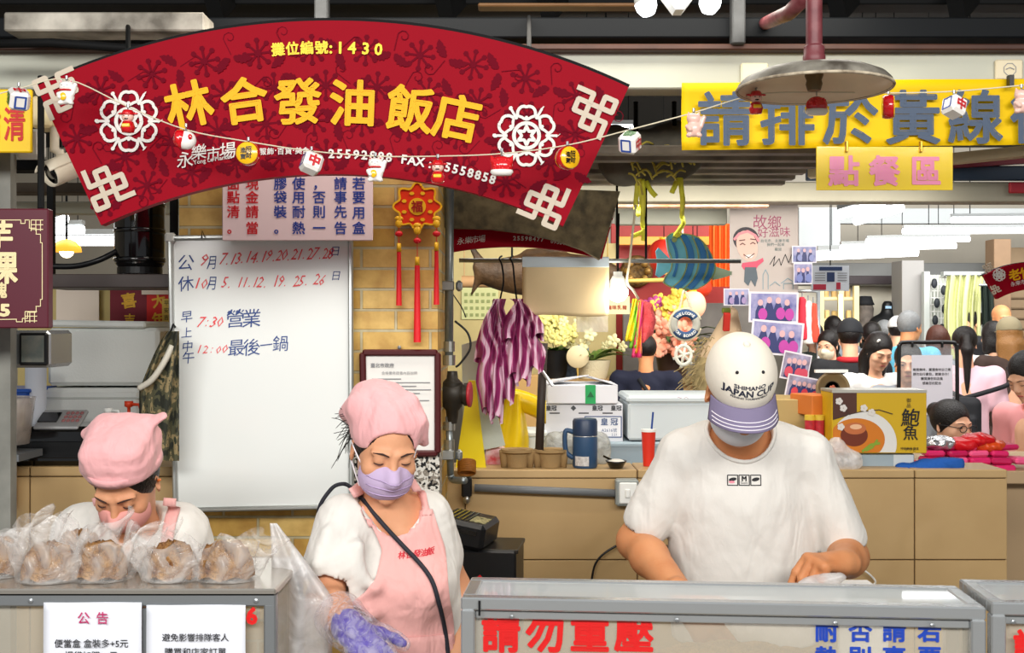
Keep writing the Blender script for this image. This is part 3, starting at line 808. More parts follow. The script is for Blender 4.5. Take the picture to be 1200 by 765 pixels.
hand(mr,'7:30',236,376,17,7.5,sx=.95,shear=.4);hand(mb_,'營業',276,372,22,19)
hand(mr,'12:00',234,409,14,7.5,sx=1,shear=.4);hand(mb_,'最後',277,407,20,18);hand(mb_,'一',312,404,15,0);hand(mb_,'鍋',329,403,20,0)
mr.build('red_writing',mat('red marker','#e0474c',.5),wb);mb_.build('blue_writing',mat('blue marker','#1f3f80',.5),wb)
# ------------------------------------------------------------------ glass-fronted food counters
def glass_mat(name,col,clear,rough=.06):
 m=bpy.data.materials.new(name);m.use_nodes=True;nt=m.node_tree;N=nt.nodes;L=nt.links
 b=N['Principled BSDF'];b.inputs['Base Color'].default_value=(*lin(col),1);b.inputs['Roughness'].default_value=rough
 t=N.new('ShaderNodeBsdfTransparent');mx=N.new('ShaderNodeMixShader');mx.inputs[0].default_value=clear
 L.new(b.outputs[0],mx.inputs[1]);L.new(t.outputs[0],mx.inputs[2]);L.new(mx.outputs[0],N['Material Output'].inputs['Surface']);return m
M_acr=glass_mat('scuffed acrylic','#cfc8b8',.62);M_gtop=glass_mat('clear glass top','#dfe6e8',.45,.03)
def lerp(a,b,t):return a+(b-a)*t
def counter(name,label,A,B,depth,zt,group,body=True,vertical_posts=()):
 """A, B front top corners (left, right); a stainless frame with a glass front and a glass top"""
 A=Vector(A);B=Vector(B);d=(B-A);L_=d.length;d.normalize();n=Vector((-d.y,d.x,0));up=Vector((0,0,1))
 base=(A+B)/2+n*depth/2;t=thing(name,label,'counter',(base.x,base.y,0),group)
 R=Matrix((d,n,up)).transposed();w=.028
 def pt(u,v,z):return A+d*u+n*v+up*(z-A.z)
 m=MB()
 for v in(w/2,depth-w/2):m.box(pt(L_/2,v,zt-.0125),(L_,w,.025),R,.003)
 for u in(w/2,L_-w/2):
  m.box(pt(u,depth/2,zt-.0125),(w,depth-2*w,.025),R,.003)
  for v in(w/2,depth-w/2):m.box(pt(u,v,(zt-.025+.62)/2),(w,w,zt-.025-.62),R,.003)
 m.box(pt(L_/2,.004+.012,zt-.036),(L_-2*w,.012,.016),R,.002)
 for u in vertical_posts:m.box(pt(u,w/2,(zt-.025+.62)/2),(.014,.012,zt-.025-.62),R)
 m.build('frame',M_steel,t)
 m=MB();m.box(pt(L_/2,.024,(zt-.044+.62)/2),(L_-2*w,.005,zt-.044-.62),R);m.build('front_pane',M_acr,t)
 m=MB();m.box(pt(L_/2,depth/2,zt-.006),(L_-2*w,depth-2*w,.006),R);m.build('top_pane',M_gtop,t)
 m=MB();m.box(pt(L_/2,depth/2+.08,.31),(L_,depth+.16,.62),R,.004);m.build('cabinet',M_steel,t)
 for u in(.1,.42,.72,.9):
  m=MB();c=pt(L_*u,-.0005,zt-.036);m.lathe([(.0045,0),(.0045,.002),(.002,.0035),(0,.0035)],c,10,-n);m.build('screw',M_steel_d,t)
 return t,pt,d,n,R
zc=P(540,700,2.22).z
cm_,ptc,dc,nc,Rc=counter('counter','middle stainless counter with glass front lettered in red and blue',P(540,700,2.22),Vector((P(1156,0,2.14).x,2.14,zc)),.185,zc,'stainless food counters')
def on_front(px_,py_):
 A=P(540,700,2.22);o=Vector((0,0,CZ));d=(P(px_,py_,1)-o);tt=(A-o).dot(nc)/d.dot(nc);return o+d*tt
k=2.19/F;m=MB()
for i,ch in enumerate('請勿重壓'):m.text(ch,on_front(586+i*52.5,745)+nc*.0205,47*k,dc,(0,0,1),bold=.035,em=True)
m.build('red_lettering',mat('red vinyl letters','#d81f1f',.4),cm_)
m=MB();m.text('6',on_front(1192,755)+nc*0,.001,dc)
m=MB()
for x,s_ in((971,'耐熱袋裝'),(1011,'否則膠袋'),(1051,'請事先告'),(1093,'若要使用')):
 for j,ch in enumerate(s_):m.text(ch,on_front(x,742+j*32)+nc*.0205,27.5*k,dc,(0,0,1),bold=.032,em=True)
m.build('blue_lettering',mat('blue vinyl letters','#1f45b0',.4),cm_)
m=MB();c=on_front(562,712);m.box(c-nc*.003,(.004,.004,.03),Rc);m.build('cable_tie',M_black,cm_)
# rice in the counter
t=thing('rice_tray','steel tray heaped with oily rice inside the middle counter','tray',ptc(.55,.19,.62))
m=MB();c=ptc(.55,.19,.0);c.z=.62
for s_ in((0,0,.004,.8,.26,.008),(-.4,0,.06,.008,.26,.12),(.4,0,.06,.008,.26,.12),(0,-.13,.06,.8,.008,.12),(0,.13,.06,.8,.008,.12)):m.box(c+Rc@Vector(s_[:3]),s_[3:],Rc)
m.build('tray',M_steel,t)
m=MB();rg=random.Random(4)
m.grid(lambda u,v:tuple(c+Rc@Vector(((u-.5)*.78,(v-.5)*.25,.10+.15*math.sin(PI*u)**.5*math.sin(PI*v)**.6+.012*math.sin(31*u+9*v)*math.sin(17*v+23*u)))),60,24)
o=m.build('rice',mat('oily rice','#d8a967',.5,bump=1,bs=190,var=.35,vs=40,detail=5),t,True);o['kind']='stuff'
cr_,ptr,dr,nr,Rr=counter('counter','right stainless counter cut by the right edge of the picture',Vector((P(1157,0,2.14).x+.006,2.135,P(1133,700,2.16).z)),Vector((P(1420,0,2.1).x,2.1,P(1133,700,2.16).z)),.2,P(1133,702,2.16).z,'stainless food counters')
m=MB();m.text('請',P(1207,757,2.14)+Vector((0,-.002,0)),40*k,bold=.035,em=True);m.build('red_lettering',mat('red vinyl letters','#d81f1f',.4),cr_)
# left counter: deeper stainless top, notices on the front
zl=P(0,690,2.2).z;A=Vector((P(-160,0,2.2).x,2.2,zl));B=Vector((P(323,0,2.2).x,2.2,zl));dl=.30
t=thing('counter','left stainless counter with two white notices and bagged food on top','counter',((A.x+B.x)/2,2.2+dl/2,0),'stainless food counters');cl_=t;L_=B.x-A.x
m=MB();m.box(((A.x+B.x)/2,2.2+dl/2,zl-.008),(L_,dl,.016),bev=.003);m.build('top_plate',mat('worn stainless top','#bdb7ae',.22,.7,bump=.08,bs=8),t)
m=MB()
for z in(zl-.021,.66):m.box(((A.x+B.x)/2,2.2+.012,z),(L_,.024,.028),bev=.003)
for x in(A.x+.012,B.x-.012):m.box((x,2.212,(zl-.02+.66)/2),(.024,.024,zl-.04-.66),bev=.003);m.box((x,2.2+dl-.012,(zl-.02)/2),(.024,.024,zl-.02),bev=.003)
x5=P(169,0,2.2).x;m.box((x5,2.208,(zl+.62)/2),(.012,.012,zl-.7),bev=.002);m.build('frame',M_steel_d,t)
m=MB();m.box(((A.x+B.x)/2,2.218,(zl-.035+.66)/2),(L_-.05,.005,zl-.035-.66));m.build('front_pane',M_acr,t)
m=MB();m.box(((A.x+B.x)/2,2.2+dl/2+.02,.33),(L_,dl-.01,.64),bev=.004);m.build('cabinet',M_steel,t)
m=MB();m.box((B.x-.012,2.2+dl/2,(zl+.66)/2-.01),(.006,dl-.06,zl-.70));m.build('side_pane',M_acr,t)
m=MB();m.text('6',P(295,721,2.198),26*2.2/F,bold=.05);m.build('red_numeral',mat('red vinyl letters','#d81f1f',.4),t)
for x in(36,300):
 m=MB();m.lathe([(.005,0),(.005,.002),(.002,.0035),(0,.0035)],(P(x,702,2.2).x,2.2,P(x,704,2.2).z),10,(0,-1,0));m.build('screw',M_steel_d,t)
k=2.19/F
def sheet(px0,px1,py0,label):
 s_=thing('paper_notice',label,'notice',P((px0+px1)/2,800,2.196),'paper notices on the left counter');a=P(px0,py0,2.196);b=P(px1,835,2.196)
 m=MB();m.grid(lambda u,v:(a.x+(b.x-a.x)*u,2.1955-.0015*math.sin(u*7+v*3),a.z+(b.z-a.z)*v),14,14);o=m.build('sheet',mat('notice paper','#e4e7f0',.55),s_,True);md=o.modifiers.new('s','SOLIDIFY');md.thickness=.0012
 return s_
s1=sheet(51.5,166.5,705.5,'white paper notice with red two-character heading on left counter')
m=MB()
for ch,x in zip('公告',(98,120)):m.text(ch,P(x,724,2.191),15*k,bold=.015,em=True)
m.build('heading',mat('magenta print','#c02a6a',.6),s1)
m=MB();m.text('便當盒 盒裝多+5元',P(107,754,2.191),10.4*k,bold=.012);m.text('提袋加購一元',P(107,768,2.191),10.4*k,bold=.012);m.build('body_text',M_ink,s1)
s2=sheet(172,288,708.5,'white paper notice with black lines beside the red numeral on left counter')
m=MB();m.text('避免影響排隊客人',P(229,747,2.191),9.8*k,bold=.012);m.text('購買和店家訂單',P(229,764,2.191),10.4*k,bold=.012);m.build('body_text',M_ink,s2)
# ------------------------------------------------------------------ bags of food on the left counter
M_bag=film('clear bag film','#f6f4f2',.68,.12,.9,16);M_bag2=film('milky bag film','#f3f2f2',.38,.2,.7,12)
M_rice=mat('brown fried rice','#b98a4e',.6,bump=1,bs=160,var=.6,vs=45,col2='#6b3f1c',detail=5)
def bag(c,w,d,h,seed,label,lean=(0,0),flare=1.1,neck=.55,mt=None,name='plastic_bag',group='bags of food on the left counter',fill=.045,food='portion of brown rice seen through its plastic bag'):
 rg=random.Random(seed);c=Vector(c);ph=[rg.uniform(0,6.28)for _ in range(6)]
 if fill:
  m=MB();m.grid(lambda u,v:tuple(c+Vector((w*.42*math.cos(2*PI*u)*math.cos(v*PI/2)**.55,d*.42*math.sin(2*PI*u)*math.cos(v*PI/2)**.55,.006+fill*math.sin(v*PI/2)*(1+.18*math.sin(5*u*6.28+ph[0]))+.004*math.sin(40*u+20*v)))),40,10,cu=True)
  m.flat([(w*.42*math.cos(a),d*.42*math.sin(a))for a in np.linspace(0,2*PI,25)[:-1]],c+Vector((0,0,.006)),(1,0,0),(0,1,0))
  o=m.build('food_portion',M_rice,None,True);setp(o,food,'food','food portions inside the bags')
 def fn(u,v):
  a=2*PI*u
  if v<.12:r=v/.12;z=.0015
  else:
   s_=(v-.12)/.88;z=s_*h
   r=1.02*(1-s_)**.6+(neck if s_<.6 else neck+(flare-neck)*((s_-.6)/.4)**1.4)*min(1,s_*1.6)
   r*=1+(.05+.2*s_)*math.sin(3*a+ph[0]+2*s_)*.6+.13*s_*math.sin(7*a+ph[1]+3*s_)+.05*math.sin(13*a+ph[2]+9*s_)*min(1,3*s_)
   z*=1+s_*(.22*math.cos(2*a+ph[3])+.1*math.sin(5*a+ph[4]))
  s2_=max(0,z/h)
  return tuple(c+Vector((w/2*r*math.cos(a)+lean[0]*s2_**1.4*h,d/2*r*math.sin(a)*(1-.35*s2_)+lean[1]*s2_*h,z)))
 m=MB();m.grid(fn,72,26,cu=True);o=m.build(name,mt or M_bag,None,True);setp(o,label,'bag',group);return o
zb=zl+.001
for i,(px_,Y,wpx,h,ln,lb,fl)in enumerate(((-2,2.33,70,.115,(.15,0),'clear food bag cut by the left edge of the picture','bag cut by the left edge of the picture'),(58,2.28,78,.105,(.0,0),'clear food bag second from the left on the counter','bag second from the left'),(92,2.42,66,.098,(.3,0),'tall clear food bag standing behind the second bag from the left','tall bag behind the second one from the left'),(118,2.29,74,.092,(.40,0),'clear food bag with upright mouth in front of the woman in the hat','bag with the upright mouth before the woman'),(170,2.40,50,.082,(.2,0),'small clear bag just behind the gap right of the upright bag','small bag set back right of the upright bag'),(203,2.29,70,.075,(-.2,0),'low crumpled clear bag left of the rightmost bag of rice','low bag left of the rightmost bag'),(265,2.29,80,.078,(.45,0),'crumpled clear bag of rice nearest the right end of left counter','rightmost bag near the end of the counter'))):
 bag((P(px_,0,Y).x,Y,zb),S(wpx,Y),.10,h,20+i,lb,ln,fill=.06 if i!=4 else.03,food='brown rice inside the '+fl)
# white carrier bags hung at the end of the left counter
m=MB();rg=random.Random(5)
def hang(x0,x1,y0,y1,Y,seed,top):
 a=random.Random(seed);ph=[a.uniform(0,6)for _ in range(4)]
 def fn(u,v):
  an=2*PI*u;s_=v;xc=lerp(top,(x0+x1)/2,min(1,s_*2));hw=(x1-x0)/2*min(1,.12+s_*1.9)*(1 if s_<.9 else(1-(s_-.9)*6))
  hw*=1+.08*math.sin(3*an+ph[0]+4*s_)
  return tuple(P(xc+hw*math.cos(an),y0+(y1-y0)*s_,Y+.05*math.sin(an)*min(1,.2+s_*2)*(1+.2*math.sin(6*an+ph[1]+5*s_))))
 return fn
m.grid(hang(322,392,613,800,2.42,3,320),40,22,cu=True);o=m.build('plastic_bag',M_bag2,None,True);setp(o,'milky white carrier bag hanging off the right end of the left counter','bag')
# receipt machine on a black cash box
Yb=3.1
t=thing('cash_box','black metal cash box with red diamond paper behind the middle counter','box',P(571,755,Yb))
a=P(529,645,Yb);b=P(610,760,Yb);R=rotz(-.12);c0=Vector(((a.x+b.x)/2,Yb+.1,(a.z+b.z)/2))
m=MB();m.box(c0,(b.x-a.x,.2,a.z-b.z),R,.006);m.build('body',M_black,t)
m=MB();m.box(c0+R@Vector((.02,0,(a.z-b.z)/2-.004)),(b.x-a.x-.03,.18,.012),R,.002);m.build('lid',mat('dark grey metal','#34322d',.35,.6),t)
t2=thing('red_paper','red diamond paper with a gold character on the black cash box','decoration',P(566,690,Yb-.02));m=MB();c=c0+R@Vector((-.005,-.1022,.018));ux=R@Vector((1,0,0));q=.052
m.prism([(q,0),(0,q),(-q,0),(0,-q)],c,ux,(0,0,1),.001);m.build('paper',M_red,t2);m=MB();m.text('春',c+Vector((0,-.001,0)),.05,ux,bold=.03,em=True);m.build('lettering',M_gold,t2)
t=thing('receipt_printer','black receipt printer tilted on top of the cash box','printer',c0+Vector((-.05,0,(a.z-b.z)/2)))
R2=rotz(-.25)@roty(.16);c=c0+Vector((-.055,-.02,(a.z-b.z)/2+.045));m=MB();m.box(c,(.145,.17,.075),R2,.012);m.build('body',M_black,t)
m=MB()
for i in range(5):m.box(c+R2@Vector((-.045+i*.014,0,.038)),(.005,.13,.004),R2)
m.build('vent',M_blackg,t);m=MB();m.box(c+R2@Vector((.04,-.02,.038)),(.045,.07,.003),R2);m.build('label_panel',mat('printed label','#cfc68e',.5,var=.6,vs=120,col2='#3a3a30'),t)
m=MB();m.box(c+R2@Vector((0,-.086,.012)),(.10,.004,.012),R2);m.build('paper_slot',M_blackg,t)
# ------------------------------------------------------------------ things in the back left corner
YK=3.54
def fbox(name,label,cat_,x0,x1,y0,y1,Y,dp,mt,bev=.012,grp=None,part='body',yaw=0):
 a=P(x0,y0,Y);b=P(x1,y1,Y);t=thing(name,label,cat_,((a.x+b.x)/2,Y+dp/2,b.z),grp)
 m=MB();R=rotz(yaw);m.box(((a.x+b.x)/2,Y+dp/2,(a.z+b.z)/2),(b.x-a.x,dp,a.z-b.z),R,bev);m.build(part,mt,t);return t,a,b
t,a,b=fbox('foam_box','upper white foam box stacked by the whiteboard with its lid ajar','box',55,186,384,452,YK,.26,M_foam,grp='white foam boxes at the left')
m=MB();m.box(((a.x+b.x)/2-.03,YK+.12,a.z+.012),(b.x-a.x-.02,.26,.022),roty(.015),.006);m.build('lid',M_foam,t)
for x in(150,172):
 m=MB();m.box((b.x+.001,YK+.08+(x-150)*.004,(a.z+b.z)/2-.02),(.004,.05,.10),bev=.002);m.build('grip_recess',M_foam,t)
t,a,b=fbox('foam_box','lower white foam box under the upper one behind the black cash register','box',40,164,455,546,YK-.02,.3,M_foam,grp='white foam boxes at the left')
m=MB();m.box(((a.x+b.x)/2,YK-.021,a.z-.03),(b.x-a.x,.004,.006));m.build('rim',mat('foam seam','#c3c8c3',.8),t)
t=thing('paper_roll','white upright roll standing beside the lower foam box','roll',P(42,545,3.44));m=MB();c=P(42,512,3.44);m.lathe([(0,-.09),(S(12,3.38),-.09),(S(12,3.38),.22),(.012,.22),(.012,.2)],c,24);m.build('roll',mat('blue white roll','#d3d9e4',.6),t,True)
# black register with a keypad
t,a,b=fbox('cash_register','black electronic cash register with grey keypad on the tiled ledge','machine',4,108,500,546,3.32,.2,M_blackg,.015)
R=rotx(.5);c=Vector(((a.x+b.x)/2-.0,3.34,a.z+.004));m=MB();m.box(c+Vector((.02,.03,.012)),(.135,.10,.014),R,.004);o=m.build('keypad_panel',mat('silver panel','#a9aaab',.4,.5),t)
m=MB();m.box(c+Vector((-.014,.028,.02)),(.058,.05,.006),R);m.build('display',M_blackg,o)
for i in range(4):
 for j in range(3):
  m=MB();m.box(c+Vector((.034+i*.014,.03+(j-1)*.018,.022+(j-1)*.010)),(.010,.012,.006),R,.002);m.build('key',mat('red grey key','#8d5a5a',.5),o)
m=MB();m.box(Vector(((a.x+b.x)/2,3.318,(a.z+b.z)/2-.01)),(b.x-a.x-.03,.006,.05),bev=.002);m.build('drawer',M_black,t)
# pump bottles
def pump(x,y0,y1,Y,body,top,label):
 t=thing('pump_bottle',label,'bottle',P(x,y1,Y),'pump bottles on the ledge');z0=P(x,y1,Y).z;z1=P(x,y0,Y).z;X=P(x,0,Y).x;h=z1-z0
 m=MB();m.lathe([(0,0),(.022,0),(.024,.01),(.024,h*.5),(.012,h*.62),(.012,h*.64),(0,h*.64)],(X,Y,z0),20);m.build('bottle',body,t,True)
 m=MB();m.lathe([(.014,h*.62),(.014,h*.76),(.005,h*.78),(.005,h*.9),(.013,h*.92),(.013,h),(0,h)],(X,Y,z0),16);m.tube([(X,Y,z0+h*.95),(X+.035,Y-.01,z0+h*.95),(X+.042,Y-.012,z0+h*.85)],.005);m.build('pump',top,t,True)
pump(151,470,545,3.36,mat('orange liquid','#c0562a',.3),mat('orange red plastic','#d2401f',.4),'bottle with an orange-red pump head by the camouflage jacket')
pump(127,478,545,3.36,mat('blue liquid','#2f7fb0',.3),mat('clear white pump','#e4e6e2',.3),'blue bottle with a white pump head beside the cash register')
# camouflage jacket
m=MB();hj=3.2
def jac(u,v):
 an=2*PI*u;x0=lerp(196,163,min(1,v*2.2)**.8);x1=210;y=388+v*152;hw=(x1-x0)/2
 return tuple(P((x0+x1)/2+hw*math.cos(an),y,hj-.05+.035*math.sin(an)*(1+.5*math.sin(5*an+3*v))+.01*math.sin(9*an+4*v)))
m.grid(jac,40,30,cu=True)
mc=bpy.data.materials.new('camouflage cloth');mc.use_nodes=True;nt=mc.node_tree;tc=nt.nodes.new('ShaderNodeTexCoord');nn=nt.nodes.new('ShaderNodeTexNoise');nn.inputs['Scale'].default_value=26;nn.inputs['Detail'].default_value=3
cr=nt.nodes.new('ShaderNodeValToRGB');cr.color_ramp.interpolation='CONSTANT';e=cr.color_ramp.elements;e[0].color=(*lin('#23261c'),1);e[1].position=.45;e[1].color=(*lin('#4b4a34'),1);q=e.new(.55);q.color=(*lin('#8a7a56'),1);q=e.new(.64);q.color=(*lin('#2d3323'),1)
nt.links.new(tc.outputs['Object'],nn.inputs['Vector']);nt.links.new(nn.outputs['Fac'],cr.inputs[0]);nt.links.new(cr.outputs[0],nt.nodes['Principled BSDF'].inputs['Base Color']);nt.nodes['Principled BSDF'].inputs['Roughness'].default_value=.85
t=thing('jacket','camouflage jacket hanging beside the left edge of the whiteboard','jacket',P(188,545,hj));m.build('cloth',mc,t,True)
m=MB();m.tube(curve_pts([P(163,455,hj-.09),P(178,445,hj-.1),P(192,425,hj-.1),P(202,405,hj-.09)],5),.009,6);m.build('pale_strap',mat('pale strap','#c4c0b2',.7),t,True)
m=MB();m.tube([P(200,389,hj-.05),P(203,380,hj),P(206,384,hj+.08)],.003);m.build('hanger_loop',M_dark,t)
# shelf with a black tank
t=thing('shelf','dark steel wall shelf carrying the black tank','shelf',P(125,337,3.35));a=P(40,321,3.3);b=P(209,337,3.3);m=MB();m.box(((a.x+b.x)/2,3.42,(a.z+b.z)/2),(b.x-a.x,.24,a.z-b.z),bev=.003);m.build('board',mat('brown grey steel','#4b4240',.5,var=.3),t)
m=MB();m.bar(P(204,322,3.34),P(204,200,3.34),.02);m.bar(P(60,322,3.5),P(60,200,3.5),.02);m.build('bracket',M_dark,t)
t=thing('water_tank','glossy black pressure tank on the dark shelf left of the pillar','tank',P(164,320,3.42));X=P(164,0,3.42).x;z0=P(0,321,3.42).z;r=S(28.5,3.42);h=S(100,3.42)
m=MB();m.lathe([(0,.012),(r*.8,.012),(r*.97,.03),(r,.06),(r,h*.82),(r*.96,h*.88),(r*.75,h*.96),(r*.4,h),(0,h)],(X,3.42,z0),36);m.build('vessel',M_blackg,t,True)
m=MB()
for f in(.16,.5,.8):m.lathe([(r*.99,h*f-.008),(r*1.03,h*f-.004),(r*1.03,h*f+.004),(r*.99,h*f+.008)],(X,3.42,z0),36)
m.build('hoop',M_blackg,t,True);m=MB();m.lathe([(r*.9,0),(r*.9,.02),(r*.7,.02)],(X,3.42,z0),30);m.build('foot_ring',M_black,t)
m=MB();m.lathe([(.02,h),(.02,h+.03),(.01,h+.03),(.01,h+.12)],(X,3.42,z0),12);m.build('valve',M_dark,t)
m=MB();m.tube(curve_pts([P(137,294,3.38),P(115,305,3.36),P(85,312,3.36),P(40,311,3.36)],6),.009,8);o=m.build('hose',M_black,None,True);setp(o,'black hose running from the tank along the shelf','hose')
# red calendars and papers on the wall above the boxes
YR=3.90
def poster(name,label,cat_,x0,x1,y0,y1,Y,mt,grp=None,th=.002,yaw=0,roll=0):
 a=P(x0,y0,Y);b=P(x1,y1,Y);t=thing(name,label,cat_,((a.x+b.x)/2,Y,b.z),grp);m=MB();m.box((a+b)/2,(b.x-a.x,th,a.z-b.z),roty(roll)@rotz(yaw));m.build('sheet',mt,t);return t
# wall panel they hang on
m=MB();a=P(20,332,3.93);b=P(209,560,3.93);m.box(((a.x+b.x)/2,3.95,(a.z+b.z)/2),(b.x-a.x,.03,a.z-b.z));struct(m,'trim_24',mat('pale yellow board','#c9b77a',.7,var=.15))
poster('paper_sheet','large pale sheet hanging under the dark shelf','paper',66,116,332,376,YR,mat('pale pinkish paper','#eadccd',.8))
t=poster('calendar','dark red scroll with a gold character under the shelf','calendar',129,172,330,380,YR,mat('dark red paper','#7a1026',.6));m=MB();m.text('喜',P(151,352,YR-.003),.055,bold=.03,em=True,rot=.15);m.text('吉',P(152,374,YR-.003),.04,bold=.03,em=True);m.build('lettering',M_gold,t)
t=poster('calendar','bright red scroll half hidden behind the whiteboard','calendar',172,205,336,384,YR-.006,mat('bright red paper','#d3180f',.6));m=MB();m.text('大',P(186,352,YR-.01),.05,bold=.03,rot=.2,em=True);m.text('年',P(186,374,YR-.01),.05,bold=.03,rot=.1,em=True);m.build('lettering',M_gold,t)
t=poster('price_tag','narrow yellow strip with black characters beside the whiteboard','tag',190,200,350,385,YR-.012,mat('yellow strip','#e3c15c',.7));m=MB()
for i,ch in enumerate('平安吉祥'):m.text(ch,P(195,355+i*8.4,YR-.0145),.019,em=True)
m.build('lettering',M_ink,t)
poster('paper_sheet','pale pink strip of paper just under the shelf beside the whiteboard','paper',166,205,333,345,YR-.016,mat('pale pinkish paper','#eadccd',.8))
# monitor on a post at the left edge
Ym=2.95;t=thing('display_unit','steel display unit with small screen under the maroon menu board','display',P(15,600,Ym+.06));a=P(-60,387,Ym);b=P(58,431,Ym);R=rotz(.0)
m=MB();m.box(((a.x+b.x)/2,Ym+.08,(a.z+b.z)/2),(b.x-a.x,.16,a.z-b.z),None,.01);m.build('housing',M_steel,t);m=MB();a=P(24,390,Ym);b=P(57.5,428,Ym);m.box(((a.x+b.x)/2,Ym-.006,(a.z+b.z)/2),(b.x-a.x,.014,a.z-b.z),None,.004);o=m.build('bezel',M_black,t)
a=P(28,393,Ym);b=P(54,424,Ym);m=MB();m.box(((a.x+b.x)/2,Ym-.014,(a.z+b.z)/2),(b.x-a.x,.003,a.z-b.z));m.build('screen',mat('grey green screen','#5f6c69',.15,var=.4,vs=25,col2='#87867a'),o)
m=MB();m.bar(P(9,431,Ym+.08),P(9,900,Ym+.08),.034,.034);m.build('post',M_steel_d,t)
t,a,b=fbox('basket','blue plastic basket behind the steel post at the left edge','basket',-12,33,458,478,3.4,.2,mat('blue plastic','#2457b5',.4),.006)
m=MB();m.box(((a.x+b.x)/2,3.5,a.z),(b.x-a.x+.012,.21,.012),bev=.003);m.build('rim',mat('blue plastic','#2457b5',.4),t)
# clear basin in front, yellow food cards
t=thing('basin','clear plastic basin of wrapped sweets at the left edge','basin',P(5,545,3.22));m=MB();m.lathe([(0,0),(.07,0),(.085,.12),(.088,.135),(.08,.13),(.066,.008),(0,.008)],P(4,520,3.22),28);m.build('bowl',film('clear tub','#d9d0c8',.45,.15,.1,6),t,True)
m=MB();rg=random.Random(3)
for i in range(14):m.ell(P(4,514,3.22)+Vector((rg.uniform(-.04,.04),rg.uniform(-.04,.04),.015+rg.uniform(0,.07))),(.016,.013,.012),8,6,rotz(rg.uniform(0,3)))
m.build('sweets',mat('brown wrapped sweets','#9c7a6e',.3,var=.6,vs=30),t,True)['kind']='stuff'
m=MB();m.box(P(4,533,3.22),(.16,.16,.02));m.tube([P(4,536,3.22),P(4,900,3.22)],.014);t.parent=None;m.build('stand',M_steel_d,t)
t=poster('menu_card','small orange card with two pictures on the tiled wall at the left edge','card',-14,19,550,593,3.29,mat('orange card','#dc9a2b',.5),th=.006)
for y in(563,582):
 m=MB();a=P(1,y-8,3.286);b=P(14,y+8,3.286);m.box((a+b)/2,(b.x-a.x,.002,a.z-b.z));m.build('picture',mat('card picture','#ece4dc',.5,var=.5,vs=90,col2='#c4806a'),t)
# cctv camera
Yc=2.78;t=thing('cctv_camera','cream bullet security camera hung beside the left end of the fan sign','camera',P(68,200,Yc));a=P(57,205,Yc);b=P(96,189,Yc+.08);ax=(b-a).normalized();r=S(15.5,Yc)
m=MB();m.lathe([(r*.82,.012),(r*.95,0),(r,.004),(r,.13),(r*.8,.14),(0,.14)],a,28,ax);m.build('barrel',mat('cream plastic','#ddd3bd',.4),t,True)
m=MB();m.lathe([(0,.011),(r*.82,.011)],a,24,ax);m.lathe([(r*.35,.009),(r*.42,.004),(r*.42,-.001),(0,-.001)],a+ax*.009,20,ax);m.build('lens',M_blackg,t,True)
m=MB();m.grid(lambda u,v:tuple(a-ax*.02+ax*.17*u+(Vector((0,0,1))*math.cos((v-.5)*2.4)+ax.cross(Vector((0,0,1)))*math.sin((v-.5)*2.4))*(r*1.06)),6,14);o=m.build('sunshield',mat('cream plastic','#ddd3bd',.4),t,True);o.modifiers.new('s','SOLIDIFY').thickness=.003
m=MB();m.tube([P(72,187,Yc+.05),P(70,178,Yc+.05),P(64,176,Yc+.05),P(64,150,Yc+.06)],.012,8);m.build('bracket',mat('cream plastic','#ddd3bd',.4),t,True)
m=MB();a=P(38,113,2.95);b=P(62,150,2.95);m.box(((a.x+b.x)/2,2.98,(a.z+b.z)/2),(b.x-a.x,.08,a.z-b.z),None,.006);o=m.build('junction_box',mat('cream slotted box','#d4c397',.5),None);setp(o,'cream slotted junction box beside the yellow corner sign','box')
m=MB();a=P(17,150,2.9);b=P(45,184,2.9);m.box(((a.x+b.x)/2,2.93,(a.z+b.z)/2),(b.x-a.x,.05,a.z-b.z),None,.008);o=m.build('socket_box',M_white,None);setp(o,'white socket box half behind the yellow corner sign','box')
# lamps of the hall seen through the gap at the left
def tube_lamp(p,q,r=.02,es=5,label='',housing=True,grp='fluorescent tubes of the hall'):
 p=Vector(p);q=Vector(q);t=thing('fluorescent_lamp',label,'lamp',(p+q)/2,grp);m=MB();m.tube([p,q],r,10);m.build('tube',mat('lit tube %g'%es,'#ffffff',.5,emit='#fbfdff',es=es),t,True)
 m=MB();m.bar(p+Vector((0,0,r*1.7)),q+Vector((0,0,r*1.7)),r*2,r*1.0);m.build('housing',mat('grey lamp housing','#8b8f90',.5),t);m=MB()
 for f in(.15,.85):c=p+(q-p)*f;m.tube([c+Vector((0,0,r*2)),Vector((c.x,c.y,3.56))],.003,5)
 m.build('hanging_wire',M_dark,t)
 return t
tube_lamp(P(52,270,6.5),P(98,269,6.5),.025,label='short lit tube above the yellow dome lamp at left');tube_lamp(P(40,282,7.5),P(150,282,7.5),.035,label='long lit tube behind the yellow dome lamp at left');tube_lamp(P(60,262,6),P(75,256,6.3),.03,label='foreshortened lit tube beside the maroon board')
Yd=5.5;t=thing('dome_lamp','amber dome pendant lamp seen left of the black tank','lamp',P(78,296,Yd));r=S(17,Yd);m=MB();m.lathe([(r,0),(r*.93,r*.35),(r*.6,r*.7),(.02,r*.85),(0,r*.85)],P(78,295,Yd),28);m.build('shade',mat('amber glass','#e39b2e',.4,emit='#f0a030',es=1.6),t,True)
m=MB();m.ell(P(78,294,Yd),.035,12,8);m.build('bulb',mat('warm bulb','#fff2d0',.5,emit='#ffe9b8',es=8),t,True);m=MB();m.tube([P(78,281,Yd),Vector((P(78,0,Yd).x,Yd,3.56))],.006);m.build('cord',M_dark,t)
slab('trim_25',-60,215,236,250,4.6,.08,M_beam);slab('trim_26',-60,215,214,226,4.4,.1,mat('rusty steel','#5f5346',.7,var=.4));slab('trim_27',-60,215,187,199,4.0,.1,M_dark)
